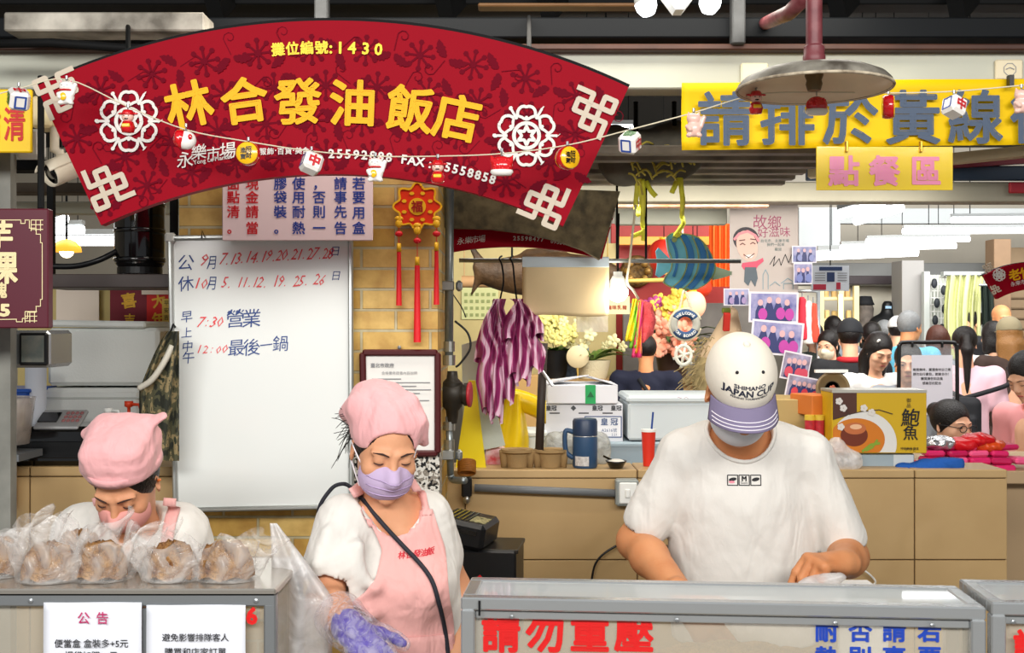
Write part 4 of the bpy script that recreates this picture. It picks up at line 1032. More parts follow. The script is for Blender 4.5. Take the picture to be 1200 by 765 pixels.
m=MB();m.bar(P(8,180,2.9),P(8,900,2.9),.035,.035);struct(m,'trim_28',mat('grey weathered post','#8b8b84',.6,var=.4,vs=10))
# ------------------------------------------------------------------ people
def skin(name,c1,c2):
 return mat(name,c1,.5,var=1,vs=9,col2=c2,bump=.06,bs=120,spec=.35,sss=.08)
M_skinA=skin('light tan skin','#dba17c','#cf8f6a');M_skinB=skin('tan skin','#d29467','#c47f52');M_skinC=skin('fair skin','#e3b394','#d7a081')
M_hair=mat('black hair','#15100f',.42,bump=.5,bs=150,spec=.4);M_hairb=mat('brown hair','#4a2417',.45,bump=.5,bs=150);M_hairg=mat('grey hair','#7d7f80',.5,bump=.5,bs=120)
M_hairl=mat('light brown hair','#8d6233',.45,bump=.5,bs=120)
M_tee=cloth('white cotton','#dddad4',.5)
M_pink=cloth('pink apron cloth','#e9aea9',.6,1.3);M_scarf=cloth('pink kerchief cloth','#e9adaf',.35,1.8)
M_brow=mat('brow hair','#3a2420',.8);M_lip=mat('lips','#b5605a',.5)
def Rh(yaw,pitch,roll=0):
 return rotz(math.radians(yaw))@rotx(math.radians(pitch))@roty(math.radians(roll))
class Head:
 def __init__(s,c,R,sc=1.0):s.c=Vector(c);s.R=R;s.k=sc
 def p(s,x,y,z):return s.c+s.R@Vector((x,y,z))*s.k
 def d(s,x,y,z):return s.R@Vector((x,y,z))
 def ell(s,D,c,r,k=.012,op='add',R=None):
  D.ell(s.p(*c),[q*s.k for q in(r if hasattr(r,'__len__')else(r,r,r))],(s.R@R)if R is not None else s.R,k*s.k,op)
 def cap(s,D,a,b,ra,rb=None,k=.01,op='add',flat=None):
  D.cap(s.p(*a),s.p(*b),ra*s.k,(rb if rb is not None else ra)*s.k,k*s.k,op,(s.d(*flat[0]),flat[1])if flat else None)
 def plane(s,D,p,n,k=0):D.plane(s.p(*p),s.d(*n),k)
 def face(s,D,fem=False):
  s.ell(D,(0,.014,.035),(.074,.093,.084));s.ell(D,(0,-.028,-.02),(.064,.066,.088),.02)
  s.ell(D,(0,-.038,-.072),(.05 if fem else.054,.05,.042),.025);s.ell(D,(0,-.078,-.104),(.018,.014,.014),.02)
  for x in(-1,1):
   s.ell(D,(x*.031,-.1,.004),(.019,.012,.012),.014,'sub')
   s.ell(D,(x*.031,-.0795,.001),(.0155,.0135,.0125),.004)
   s.cap(D,(x*.014,-.091,.019),(x*.05,-.076,.019),.006,.005,.014)
   s.ell(D,(x*.044,-.062,-.03),(.02,.02,.018),.02)
   s.ell(D,(x*.011,-.1,-.036),(.008,.009,.007),.008)
   s.ell(D,(x*.076,.006,-.012),(.007,.018,.031),.006,R=rotz(x*.35))
   s.ell(D,(x*.08,.001,-.008),(.006,.009,.016),.006,'sub')
  s.cap(D,(0,-.088,.008),(0,-.108,-.03),.007,.0105,.012);s.cap(D,(-.017,-.086,-.062),(.017,-.086,-.062),.007,k=.008);s.cap(D,(-.015,-.084,-.073),(.015,-.084,-.073),.0075,k=.008)
 def pair(s,fn,name,mt,t):
  for x in(-1,1):m=MB();getattr(s,fn)(m,(x,));m.build(name,mt,t,True)
 def brows(s,m,sides=(-1,1)):
  for x in sides:
   m.tube([s.p(x*.014,-.0975,.017),s.p(x*.03,-.0945,.023),s.p(x*.049,-.0805,.019)],[.0016*s.k,.0024*s.k,.001*s.k],6)
 def lids(s,m,sides=(-1,1)):
  for x in sides:
   pts=[s.p(x*(.031+.0155*math.sin(t)),-.0935+.010*(math.sin(t)**2)+(.004 if x*math.sin(t)>0 else 0)*abs(math.sin(t)),-.0035-.0015*math.cos(t))for t in np.linspace(-1.3,1.3,7)]
   m.tube(pts,[.0005,.001,.0013,.0014,.0014,.0012,.0006],6)
 def eyes(s,m,sides=(-1,1)):
  for x in sides:m.ell(s.p(x*.031,-.0915,.001),(.0095*s.k,.0035*s.k,.0042*s.k),10,6,s.R)
 def mouth(s,m):
  m.ell(s.p(0,-.0925,-.0675),(.019*s.k,.004*s.k,.0065*s.k),12,6,s.R)
def hand(D,w,f,pn,th,L=.18,curl=(.5,.6,.4),spread=1.0,fat=1.0,thumb=(.55,.75,.35),tcurl=.4):
 """w wrist, f finger direction, pn palm normal, th +1/-1 which side the thumb leaves"""
 w=Vector(w);X=Vector(f).normalized();Z=Vector(pn);Z=(Z-X*Z.dot(X)).normalized();Y=Z.cross(X)*th;q=L/.18
 def g(x,y,z):return w+(X*x+Y*y+Z*z)*q
 for y in(-.026,-.009,.009,.026):D.cap(g(.012,y*.7,0),g(.085,y,-.002),.014*q*fat,.0115*q*fat,.012)
 D.cap(g(-.03,0,0),g(.03,0,0),.024*q,.022*q,.02)
 ro=[(.086,.029),(.091,.010),(.087,-.010),(.078,-.028)];ln=[(.040,.026,.020),(.045,.028,.021),(.041,.026,.020),(.032,.021,.018)]
 for i,((x,y),l3)in enumerate(zip(ro,ln)):
  a=0;p=g(x,y,0);c0=curl if not hasattr(curl[0],'__len__')else curl[i];sp=(y*4)*spread
  for j,l in enumerate(l3):
   a+=c0[j];dx=math.cos(a)*math.cos(sp*.5);dy=math.sin(sp*.5)*math.cos(a);dz=math.sin(a)
   n=p+(X*dx+Y*dy+Z*dz)*l*q;D.cap(p,n,(.0095-j*.0012)*q*fat,(.0088-j*.0014)*q*fat,.004);p=n
 t=Vector(thumb).normalized();p=g(.018,.026,.006);d0=(X*t.x+Y*t.y+Z*t.z).normalized()
 n=p+d0*.042*q;D.cap(p,n,.0145*q*fat,.0105*q*fat,.012)
 d1=(d0+X*tcurl+Z*tcurl*.3).normalized();n2=n+d1*.03*q;D.cap(n,n2,.0105*q*fat,.0095*q*fat,.004)
 d2=(d1+X*tcurl*.6).normalized();D.cap(n2,n2+d2*.022*q,.0095*q*fat,.008*q*fat,.004)
def drape(m,left,right,nv,nu,bvh,off,y0,smooth=3,thick=.004,d=(0,1,0)):
 """cloth panel laid over a body: rows between two edge curves, pushed along d onto it"""
 A=[left(i/(nv-1))for i in range(nv)];B=[right(i/(nv-1))for i in range(nv)];d=Vector(d)
 X=np.zeros((nv,nu));Z=np.zeros((nv,nu));Y=np.zeros((nv,nu))
 for i in range(nv):
  for j in range(nu):
   t=j/(nu-1);p=A[i]*(1-t)+B[i]*t;X[i,j]=p.x;Z[i,j]=p.z
   h=bvh.ray_cast(Vector((p.x,y0,p.z)),d);Y[i,j]=h[0].y if h[0]is not None else np.nan
 for i in range(nv):
  r=Y[i];ok=~np.isnan(r)
  if ok.any():Y[i]=np.interp(np.arange(nu),np.nonzero(ok)[0],r[ok])
 for i in range(nv):
  if np.isnan(Y[i]).any():Y[i]=Y[i-1]
 Y-=off
 for _ in range(smooth):
  Q=np.pad(Y,1,mode='edge');S_=(Q[:-2,1:-1]+Q[2:,1:-1]+Q[1:-1,:-2]+Q[1:-1,2:])/4;Y=np.minimum(Y,S_*.6+Y*.4)
 vs=[(X[i,j],Y[i,j],Z[i,j])for i in range(nv)for j in range(nu)];n=len(vs);vs+=[(x,y+thick,z)for x,y,z in vs];fs=[]
 for i in range(nv-1):
  for j in range(nu-1):
   a=i*nu+j;fs.append((a,a+nu,a+nu+1,a+1));fs.append((n+a,n+a+1,n+a+nu+1,n+a+nu))
 bd=[i for i in range(nu)]+[i*nu+nu-1 for i in range(1,nv)]+[(nv-1)*nu+j for j in range(nu-2,-1,-1)]+[i*nu for i in range(nv-2,0,-1)]
 for i in range(len(bd)):
  a,b=bd[i],bd[(i+1)%len(bd)];fs.append((a,b,n+b,n+a))
 return m.add(vs,fs)
def poly(pts,Y):
 """piecewise curve through photograph points at distance Y, parameter 0..1 by height"""
 Q=[P(x,y,Y)for x,y in pts]
 def f(t):
  z=Q[0].z+(Q[-1].z-Q[0].z)*t
  for a,b in zip(Q,Q[1:]):
   if z>=b.z-1e-9 or b is Q[-1]:
    s=(a.z-z)/max(a.z-b.z,1e-9);return a+(b-a)*s
  return Q[-1]
 return f
def legs(t,hip,mt,shoe,w=.09,bend=0):
 """trousers down to the floor, and shoes"""
 D=SDF((hip.x-.3,hip.y-.25,.02),(hip.x+.3,hip.y+.25,hip.z+.12),.012)
 D.ell((hip.x,hip.y,hip.z),(.18,.125,.13))
 for s_ in(-1,1):
  D.cap((hip.x+s_*w,hip.y,hip.z-.04),(hip.x+s_*w*1.05,hip.y-.01,.5),.092,.07,.04);D.cap((hip.x+s_*w*1.05,hip.y-.01,.5),(hip.x+s_*w*1.1,hip.y+.01,.08),.07,.055,.03)
 D.warp(folds(3,.008,30));D.mesh().build('trousers',mt,t,True)
 m=MB()
 for s_ in(-1,1):
  m.ell((hip.x+s_*w*1.1,hip.y-.05,.045),(.05,.135,.05),16,10);m.box((hip.x+s_*w*1.1,hip.y-.05,.012),(.092,.25,.022),bev=.008)
 m.build('shoes',shoe,t,True)
# ------------------------------------------------------------------ the man in the white cap
def make_man():
 t=thing('person','man in white cap and white t-shirt bending over the middle counter','person',(P(875,0,2.82).x,2.82,0))
 H=Head(P(866,458,2.62),Rh(2,42,-1),.95);N=P(872,508,2.78)
 SL,SR=P(803,536,2.80),P(944,538,2.80);EL,ER=P(745,634,2.84),P(995,652,2.82);WL,WR=P(803,702,2.53),P(986,660,2.60)
 hip=P(876,800,2.92)
# body: one surface
 D=SDF((.15,2.3,.8),(1.05,3.1,1.62),.0042)
 H.face(D);D.cap(H.p(0,.02,-.06),N+Vector((0,.02,-.02)),.056,.062,.03);D.cap(SL,SR,.05,k=.03)
 D.cap(N+Vector((0,.05,-.12)),hip+Vector((0,0,.1)),.15,.14,.04,flat=((0,1,0),.62))
 for S_,E,W_ in((SL,EL,WL),(SR,ER,WR)):
  D.cap(S_,E,.052,.044,.03);D.ell(E,.043,k=.02);m1=E+(W_-E)*.3;D.cap(E,m1,.043,.046,.02);D.cap(m1,W_,.046,.029,.02)
 hand(D,WR,(-.80,-.5,.12),(-.25,.1,-.95),1,.185,((1.05,.35,.25),(1.25,.5,.35),(1.35,.6,.4),(1.4,.7,.4)),fat=1.05,thumb=(.75,.25,.75),tcurl=.4)
 hand(D,WL,(.5,-.35,-.7),(.45,.3,-.6),-1,.185,(.4,.5,.4),fat=1.05)
 D.mesh().build('body',M_skinB,t,True)
# t-shirt
 D=SDF((.15,2.45,.74),(1.1,3.15,1.34),.0055)
 D.cap(SL,SR,.068,k=.04)
 for S_ in(SL,SR):D.cap(N+Vector((0,.02,-.04)),S_+Vector((0,0,.015)),.062,.05,.03)
 D.cap(N+Vector((-.06,.02,-.05)),N+Vector((.06,.02,-.05)),.078,k=.05)
 D.cap(N+Vector((0,.05,-.17)),hip+Vector((-.005,-.03,.02)),.188,.19,.03,flat=((0,1,0),.70))
 for S_,E,q in((SL,EL,.74),(SR,ER,.80)):
  e=S_+(E-S_)*q;D.cap(S_,e,.066,.064,.014)
 D.warp(folds(5,.005,20,5));D.warp(folds(12,.0025,50,4))
 for S_,E,q in((SL,EL,.74),(SR,ER,.80)):
  d=(E-S_).normalized();e=S_+(E-S_)*q;D.cap(e-d*.02,e+d*.3,.0515,k=.004,op='sub');D.plane
 D.cap(N+Vector((0,.03,-.03)),H.p(0,-.01,-.03),.072,.09,.01,'sub')
 sh=D.mesh(relax=1).build('t_shirt',M_tee,t,True);bv=bvh_of(sh)
 m=MB();k=2.66/F
 for i,x in enumerate((858.5,872,885.5)):
  o=hitpx(x,562.5,bv)-Vector((0,.1,0));m.stroke([(-6*k,-6*k),(6*k,-6*k),(6*k,6*k),(-6*k,6*k)],1.1*k,o,Vector((1,0,0)),Vector((0,0,1)),0,True)
  if i==1:m.text('M',o+Vector((0,0,2*k)),8*k,bold=.05);m.text('Sushi',o+Vector((0,0,-3*k)),4*k)
  else:m.flat([(4.6*math.cos(a)*k,(2.2*math.sin(a)+1+.8*math.cos(a))*k)for a in np.linspace(0,2*PI,15)[:-1]],o,Vector((1,0,0)),Vector((0,0,1)))
 m.wrap(bv,(0,1,0),.0012);m.build('chest_print',M_ink,t)
 m=MB();o=hitpx(857.5,563,bv)-Vector((0,.1,0));m.flat([(3.6*math.cos(a)*k,1.5*math.sin(a)*k-1.6*k)for a in np.linspace(0,2*PI,13)[:-1]],o,Vector((1,0,0)),Vector((0,0,1)));m.wrap(bv,(0,1,0),.0015);m.build('print_accent',mat('pink print','#e58b9b',.7),t)
# collar rib
 m=MB();ax=(H.p(0,-.01,-.03)-(N+Vector((0,.03,-.03)))).normalized();u=Vector((1,0,0));u=(u-ax*u.dot(ax)).normalized();v=ax.cross(u)
 pts=[]
 for a in np.linspace(0,2*PI,37)[:-1]:
  r=.083;o=N+Vector((0,.03,-.03))+(u*math.cos(a)+v*math.sin(a))*r;h=bv.ray_cast(o+ax*.25,-ax)
  if h[0]is not None:pts.append(h[0]+ax*.0005)
 if len(pts)>10:m.tube(pts,.0055,6,True);m.build('collar',M_tee,t,True)
 legs(t,hip,mat('dark trousers','#25272c',.8),M_black)
# cap
 cw=mat('cap cotton','#e7e0d2',.8,bump=.1,bs=60);c=t
 D=SDF(tuple(H.c-Vector((.16,.16,.16))),tuple(H.c+Vector((.16,.16,.16))),.0035)
 H.ell(D,(0,.012,.05),(.087,.108,.097));H.plane(D,(0,0,.026),(0,.12,-1),.004)
 for a in np.arange(6)*PI/3:pass
 capo=D.mesh().build('cap',cw,t,True);cb=bvh_of(capo);n_=H.d(0,-.78,.62)
 m=MB()
 def brim(u,v):
  a=(u-.5)*2*1.12;r=1+.80*v*(math.cos(a)**.55)*.98
  x=.087*math.sin(a)*(1+.10*v);y=.012-.106*math.cos(a)-.062*v*math.cos(a*.95)**.6;z=.03-.020*v-.030*(math.sin(a)**2)*(.4+v)+.004
  return H.p(x,y,z)
 m.grid(brim,41,12);b=m.build('cap_brim',mat('lavender grey cotton','#7a718e',.8,bump=.1,bs=80),t,True);md=b.modifiers.new('s','SOLIDIFY');md.thickness=.004;md.offset=0
 for j,vv in enumerate((.60,.76,.90)):
  m=MB();m.tube([Vector(brim(u,vv if.05<u<.95 else vv))+H.d(0,-.001,.003)for u in np.linspace(.035+.01*j,.965-.01*j,36)],.0013,5);m.build('brim_stitching',mat('white thread','#efeaf2',.7),b)
 m=MB();h=cb.ray_cast(H.p(0,.012,.3),H.d(0,0,-1));m.ell(h[0],(.009,.009,.006),12,8,H.R);m.build('cap_button',cw,capo,True)
 for x in(-.031,.031):
  m=MB();h=cb.ray_cast(H.p(x,-.2,.150),H.d(0,1,-.22));m.ell(h[0],(.0042,.0042,.0042),10,6);m.build('eyelet',M_ink,capo,True)
 m=MB();ux=H.d(1,0,0);uy=H.d(0,.5,.87);o=H.p(0,-.3,.079)
 m.text('SHIMANO',o+uy*.0155,.0125,ux,uy,bold=.035,sx=1.3);m.text('JAPAN CUP',o+uy*.001,.022,ux,uy,bold=.035,sx=1.05);m.text('FISHING TOURNAMENT',o-uy*.0125,.0075,ux,uy,bold=.03,sx=1.05)
 m.wrap(cb,H.d(0,1,0),.001);m.build('embroidery',mat('navy thread','#22263a',.7),capo)
# mask, hair at the nape
 D=SDF(tuple(H.c-Vector((.15,.17,.17))),tuple(H.c+Vector((.15,.15,.12))),.0035)
 H.ell(D,(0,-.035,-.055),(.071,.08,.068));H.plane(D,(0,-.02,0),(0,1,-.1));H.plane(D,(0,0,-.012),(0,.1,1));D.mesh().build('face_mask',mat('white mask','#dfe3ea',.8,bump=.1,bs=50),t,True)
 D=SDF(tuple(H.c-Vector((.14,.14,.14))),tuple(H.c+Vector((.14,.16,.14))),.004);H.ell(D,(0,.022,.02),(.078,.092,.088));H.plane(D,(0,0,.04),(0,0,1));H.plane(D,(0,0,-.045),(0,.2,-1));H.plane(D,(0,.01,0),(0,-1,0));D.mesh().build('hair',M_hair,t,True)
 return t
man=make_man()
D=SDF(tuple(P(962,685,2.52)-Vector((.09,.06,.06))),tuple(P(962,685,2.52)+Vector((.09,.06,.06))),.004);D.ell(P(957,684,2.51),(.042,.02,.016));D.cap(P(962,684,2.51),P(985,676,2.5),.016,.01,.02);D.warp(folds(44,.006,110,4));o=D.mesh().build('small_bag',M_bag2,None,True);setp(o,'small clear bag pinched in the fingers of the man in the white cap','bag')
# ------------------------------------------------------------------ the woman with the kerchief and apron
def make_cook():
 Y=2.52
 t=thing('person','woman in pink kerchief, lilac mask and pink apron standing between the counters','person',(P(470,0,2.62).x,2.62,0))
 H=Head(P(451,522,2.57),Rh(20,20,3),.96);N=P(455,584,2.63);SL,SR=P(402,612,2.58),P(501,604,2.67)
 EL,ER=P(380,704,2.50),P(531,690,2.72);WL,WR=P(412,738,2.34),P(537,764,2.60);hip=P(484,850,2.66)
 D=SDF((-.62,2.15,.7),(.02,2.9,1.45),.0042)
 H.face(D,True);D.cap(H.p(0,.02,-.06),N+Vector((0,.015,-.01)),.05,.055,.03);D.cap(SL,SR,.043,k=.03);D.cap(N+Vector((.01,-.02,-.03)),N+Vector((.025,-.035,-.075)),.05,.04,.04)
 D.cap(N+Vector((.02,.03,-.12)),hip+Vector((0,0,.1)),.12,.13,.04,flat=((0,1,0),.65))
 for S_,E,W_ in((SL,EL,WL),(SR,ER,WR)):
  D.cap(S_,E,.044,.041,.03);m1=E+(W_-E)*.3;D.cap(E,m1,.041,.041,.02);D.cap(m1,W_,.041,.026,.02)
 hand(D,WR,(.1,-.6,-.7),(-.6,.3,-.4),-1,.165,(.5,.6,.5));hand(D,WL,(.62,-.5,-.5),(.2,.35,-.85),-1,.165,(.35,.4,.3))
 bsk=bvh_of(D.mesh().build('body',M_skinA,t,True))
 D=SDF((-.7,2.2,.66),(.08,2.95,1.34),.005)
 D.cap(SL,SR,.050,k=.035);D.cap(N+Vector((-.03,.01,-.045)),N+Vector((.05,.01,-.045)),.056,k=.04);D.cap(N+Vector((.022,.02,-.14)),hip+Vector((0,0,0)),.138,.15,.04,flat=((0,1,0),.70))
 for x in(-.055,.06):D.ell(N+Vector((x+.03,-.055,-.20)),(.062,.055,.062),k=.05)
 e=SL+(EL-SL)*.58;D.cap(SL,e,.060,.066,.03);D.cap(SR,SR+(ER-SR)*.55,.052,.052,.03)
 for a,b,r in((P(402,650,2.5),P(440,690,2.5),.014),(P(410,690,2.52),P(436,720,2.5),.014),(P(385,625,2.5),P(372,660,2.47),.012),(P(420,640,2.5),P(415,700,2.5),.012)):D.cap(a,b,r,r*.5,.03)
 D.warp(folds(7,.006,30,4));D.warp(folds(2,.0025,80,3))
 for S_,E,q,r in((SL,EL,.58,.055),(SR,ER,.55,.045)):
  d=(E-S_).normalized();e=S_+(E-S_)*q;D.cap(e-d*.01,e+d*.3,r,k=.004,op='sub')
 D.cap(N+Vector((.015,-.02,-.02)),H.p(0,-.02,-.05),.068,.09,.01,'sub');D.ell(N+Vector((.02,-.09,.0)),(.05,.06,.046),k=.012,op='sub')
 sh=D.mesh().build('t_shirt',M_tee,t,True);bv=bvh_of(sh)
 m=MB();drape(m,poly([(431,611),(440,632),(446,648),(441,676),(428,692),(413,702),(410,800)],Y),poly([(504,603),(511,624),(520,650),(524,680),(530,740),(533,800)],Y),44,26,bv,.007,2.0,6);ap=m.build('apron',M_pink,t,True);bva=bvh_of(ap);bst=[]
 m=MB();drape(m,poly([(407,574),(420,596),(432,620)],Y),poly([(420,568),(436,592),(448,614)],Y),14,5,bv,.007,2.0,2)
 bst.append(bvh_of(m.build('apron_strap',M_pink,t,True)))
 m=MB();drape(m,poly([(474,568),(484,586),(491,610)],Y),poly([(483,566),(495,586),(503,610)],Y),14,5,bv,.007,2.0,2);m.build('apron_strap',M_pink,t,True)
 m=MB();drape(m,poly([(432,749),(430,800)],Y),poly([(529,751),(530,800)],Y),8,20,bva,.005,2.0,1);m.build('apron_pocket',M_pink,ap,True)
 m=MB()
 for ch,x,y in zip('林合發油飯',(471,480,489,497,505),(650,649,648,647,645)):
  h=hitpx(x,y,bva)
  if h is not None:m.text(ch,h-Vector((0,.1,0)),9*2.5/F,bold=.02,rot=.12,em=True,shear=.2)
 m.wrap(bva,(0,1,0),.002);m.build('apron_lettering',mat('red thread','#cf2a3a',.7),ap)
 m=MB();pts=[P(408,660,2.74),P(378,622,2.70),P(374,596,2.66)]
 for x,y in((388,573),(400,567),(410,570),(425,585),(447,612),(470,637),(492,660),(506,680),(514,705),(521,735),(525,765),(527,790)):
  h=hitpx(x,y,bva,bv,bsk,*bst)
  pts.append(h+(Vector((0,0,CZ))-h).normalized()*.007 if h is not None else P(x,y,pts[-1].y))
 m.tube(curve_pts(pts,5),.0052,6);m.build('bag_strap',mat('dark navy webbing','#23242e',.7),t,True)
 legs(t,hip,mat('dark trousers','#25272c',.8),M_black)
# kerchief, hair, mask
 D=SDF(tuple(H.c-Vector((.2,.17,.15))),tuple(H.c+Vector((.18,.2,.2))),.0038)
 H.ell(D,(0,.019,.045),(.085,.103,.094));H.ell(D,(-.02,.06,.085),(.062,.07,.056),.03);H.cap(D,(.07,-.03,.085),(.098,-.005,.012),.014,.010,.025,flat=((0,1,0),1.4));H.cap(D,(-.07,.03,.09),(-.088,.075,.05),.028,.016,.025);H.cap(D,(.05,.0,.115),(.085,.0,.06),.018,.012,.025)
 H.ell(D,(0,-.125,.012),(.080,.10,.066),.006,'sub');H.plane(D,(0,0,.0),(0,-.35,-1),.004);D.warp(folds(4,.006,42,3));D.mesh().build('kerchief',M_scarf,t,True)
 D=SDF(tuple(H.c-Vector((.16,.14,.16))),tuple(H.c+Vector((.16,.2,.15))),.004);H.ell(D,(0,.016,.024),(.080,.099,.092));H.plane(D,(0,0,.10),(0,0,1));H.ell(D,(0,-.10,-.022),(.066,.085,.088),.008,'sub');H.plane(D,(0,0,-.05),(0,-.6,-1));H.ell(D,(-.03,.115,.03),.034,k=.02)
 D.mesh().build('hair',M_hair,t,True)
 m=MB();rg=random.Random(2)
 for i in range(34):
  a=H.p(-.075,.03+rg.uniform(-.01,.04),.03+rg.uniform(-.03,.02));b=a+Vector((-rg.uniform(.005,.045),rg.uniform(-.02,.02),rg.uniform(-.075,.03)));m.tube(curve_pts([a,(a+b)/2+Vector((0,0,rg.uniform(-.004,.012))),b],4),[.0008]*8+[.0003],4)
 m.build('loose_hair',M_hair,t,True)
 D=SDF(tuple(H.c-Vector((.14,.17,.17))),tuple(H.c+Vector((.15,.12,.1))),.003)
 H.ell(D,(0,-.04,-.055),(.068,.073,.062));H.cap(D,(0,-.1,-.018),(0,-.115,-.04),.012,.016,.02);H.plane(D,(0,-.028,0),(0,1,-.15));H.plane(D,(0,-.1,-.012),(0,-.12,1));H.plane(D,(0,0,-.112),(0,0,-1),.01)
 mk=D.mesh().build('face_mask',mat('lilac mask','#c0abcc',.8,bump=.15,bs=40),t,True);bm=bvh_of(mk)
 for z in(-.04,-.06,-.08):
  m=MB();pts=[]
  for x in np.linspace(-.056,.056,13):
   h=bm.ray_cast(H.p(x,-.3,z-.1*x*x),H.d(0,1,0))
   if h[0]is not None:pts.append(h[0]-H.d(0,.0008,0))
  if len(pts)>3:m.tube(pts,.0014,5);m.build('pleat',mat('lilac mask fold','#b39dc2',.8),mk,True)
 m=MB()
 for x in(-1,1):m.tube(curve_pts([H.p(x*.062,-.035,-.03),H.p(x*.076,-.012,-.005),H.p(x*.079,.02,.004)],5),.0016,5);m.tube(curve_pts([H.p(x*.058,-.035,-.09),H.p(x*.07,-.01,-.06),H.p(x*.079,.02,-.03)],5),.0016,5)
 m.build('ear_loop',mat('white elastic','#eeeaf0',.8),mk,True)
 H.pair('brows','eyebrow',M_brow,t);H.pair('lids','eyelash',M_brow,t)
# gloved hand
 D=SDF(tuple(WL-Vector((.16,.2,.2))),tuple(WL+Vector((.22,.16,.16))),.0036);hand(D,WL,(.62,-.5,-.5),(.2,.35,-.85),-1,.165,(.35,.4,.3),fat=1.28);D.cap(WL+(EL-WL)*.12,WL,.036,.032,.01);D.warp(folds(9,.003,90));D.mesh().build('inner_glove',mat('purple nitrile','#4d3ca0',.35,bump=.3,bs=60),t,True)
 D=SDF(tuple(WL-Vector((.2,.22,.22))),tuple(WL+Vector((.24,.2,.2))),.005);hand(D,WL,(.62,-.5,-.5),(.2,.35,-.85),-1,.17,(.3,.3,.2),fat=1.9);D.cap(WL+(EL-WL)*.38,WL,.056,.046,.02);D.warp(folds(10,.007,60,5));D.mesh().build('plastic_overglove',film('clear crinkled film','#f2eef6',.72,.08,.9,40),t,True)
 return t
cook=make_cook()
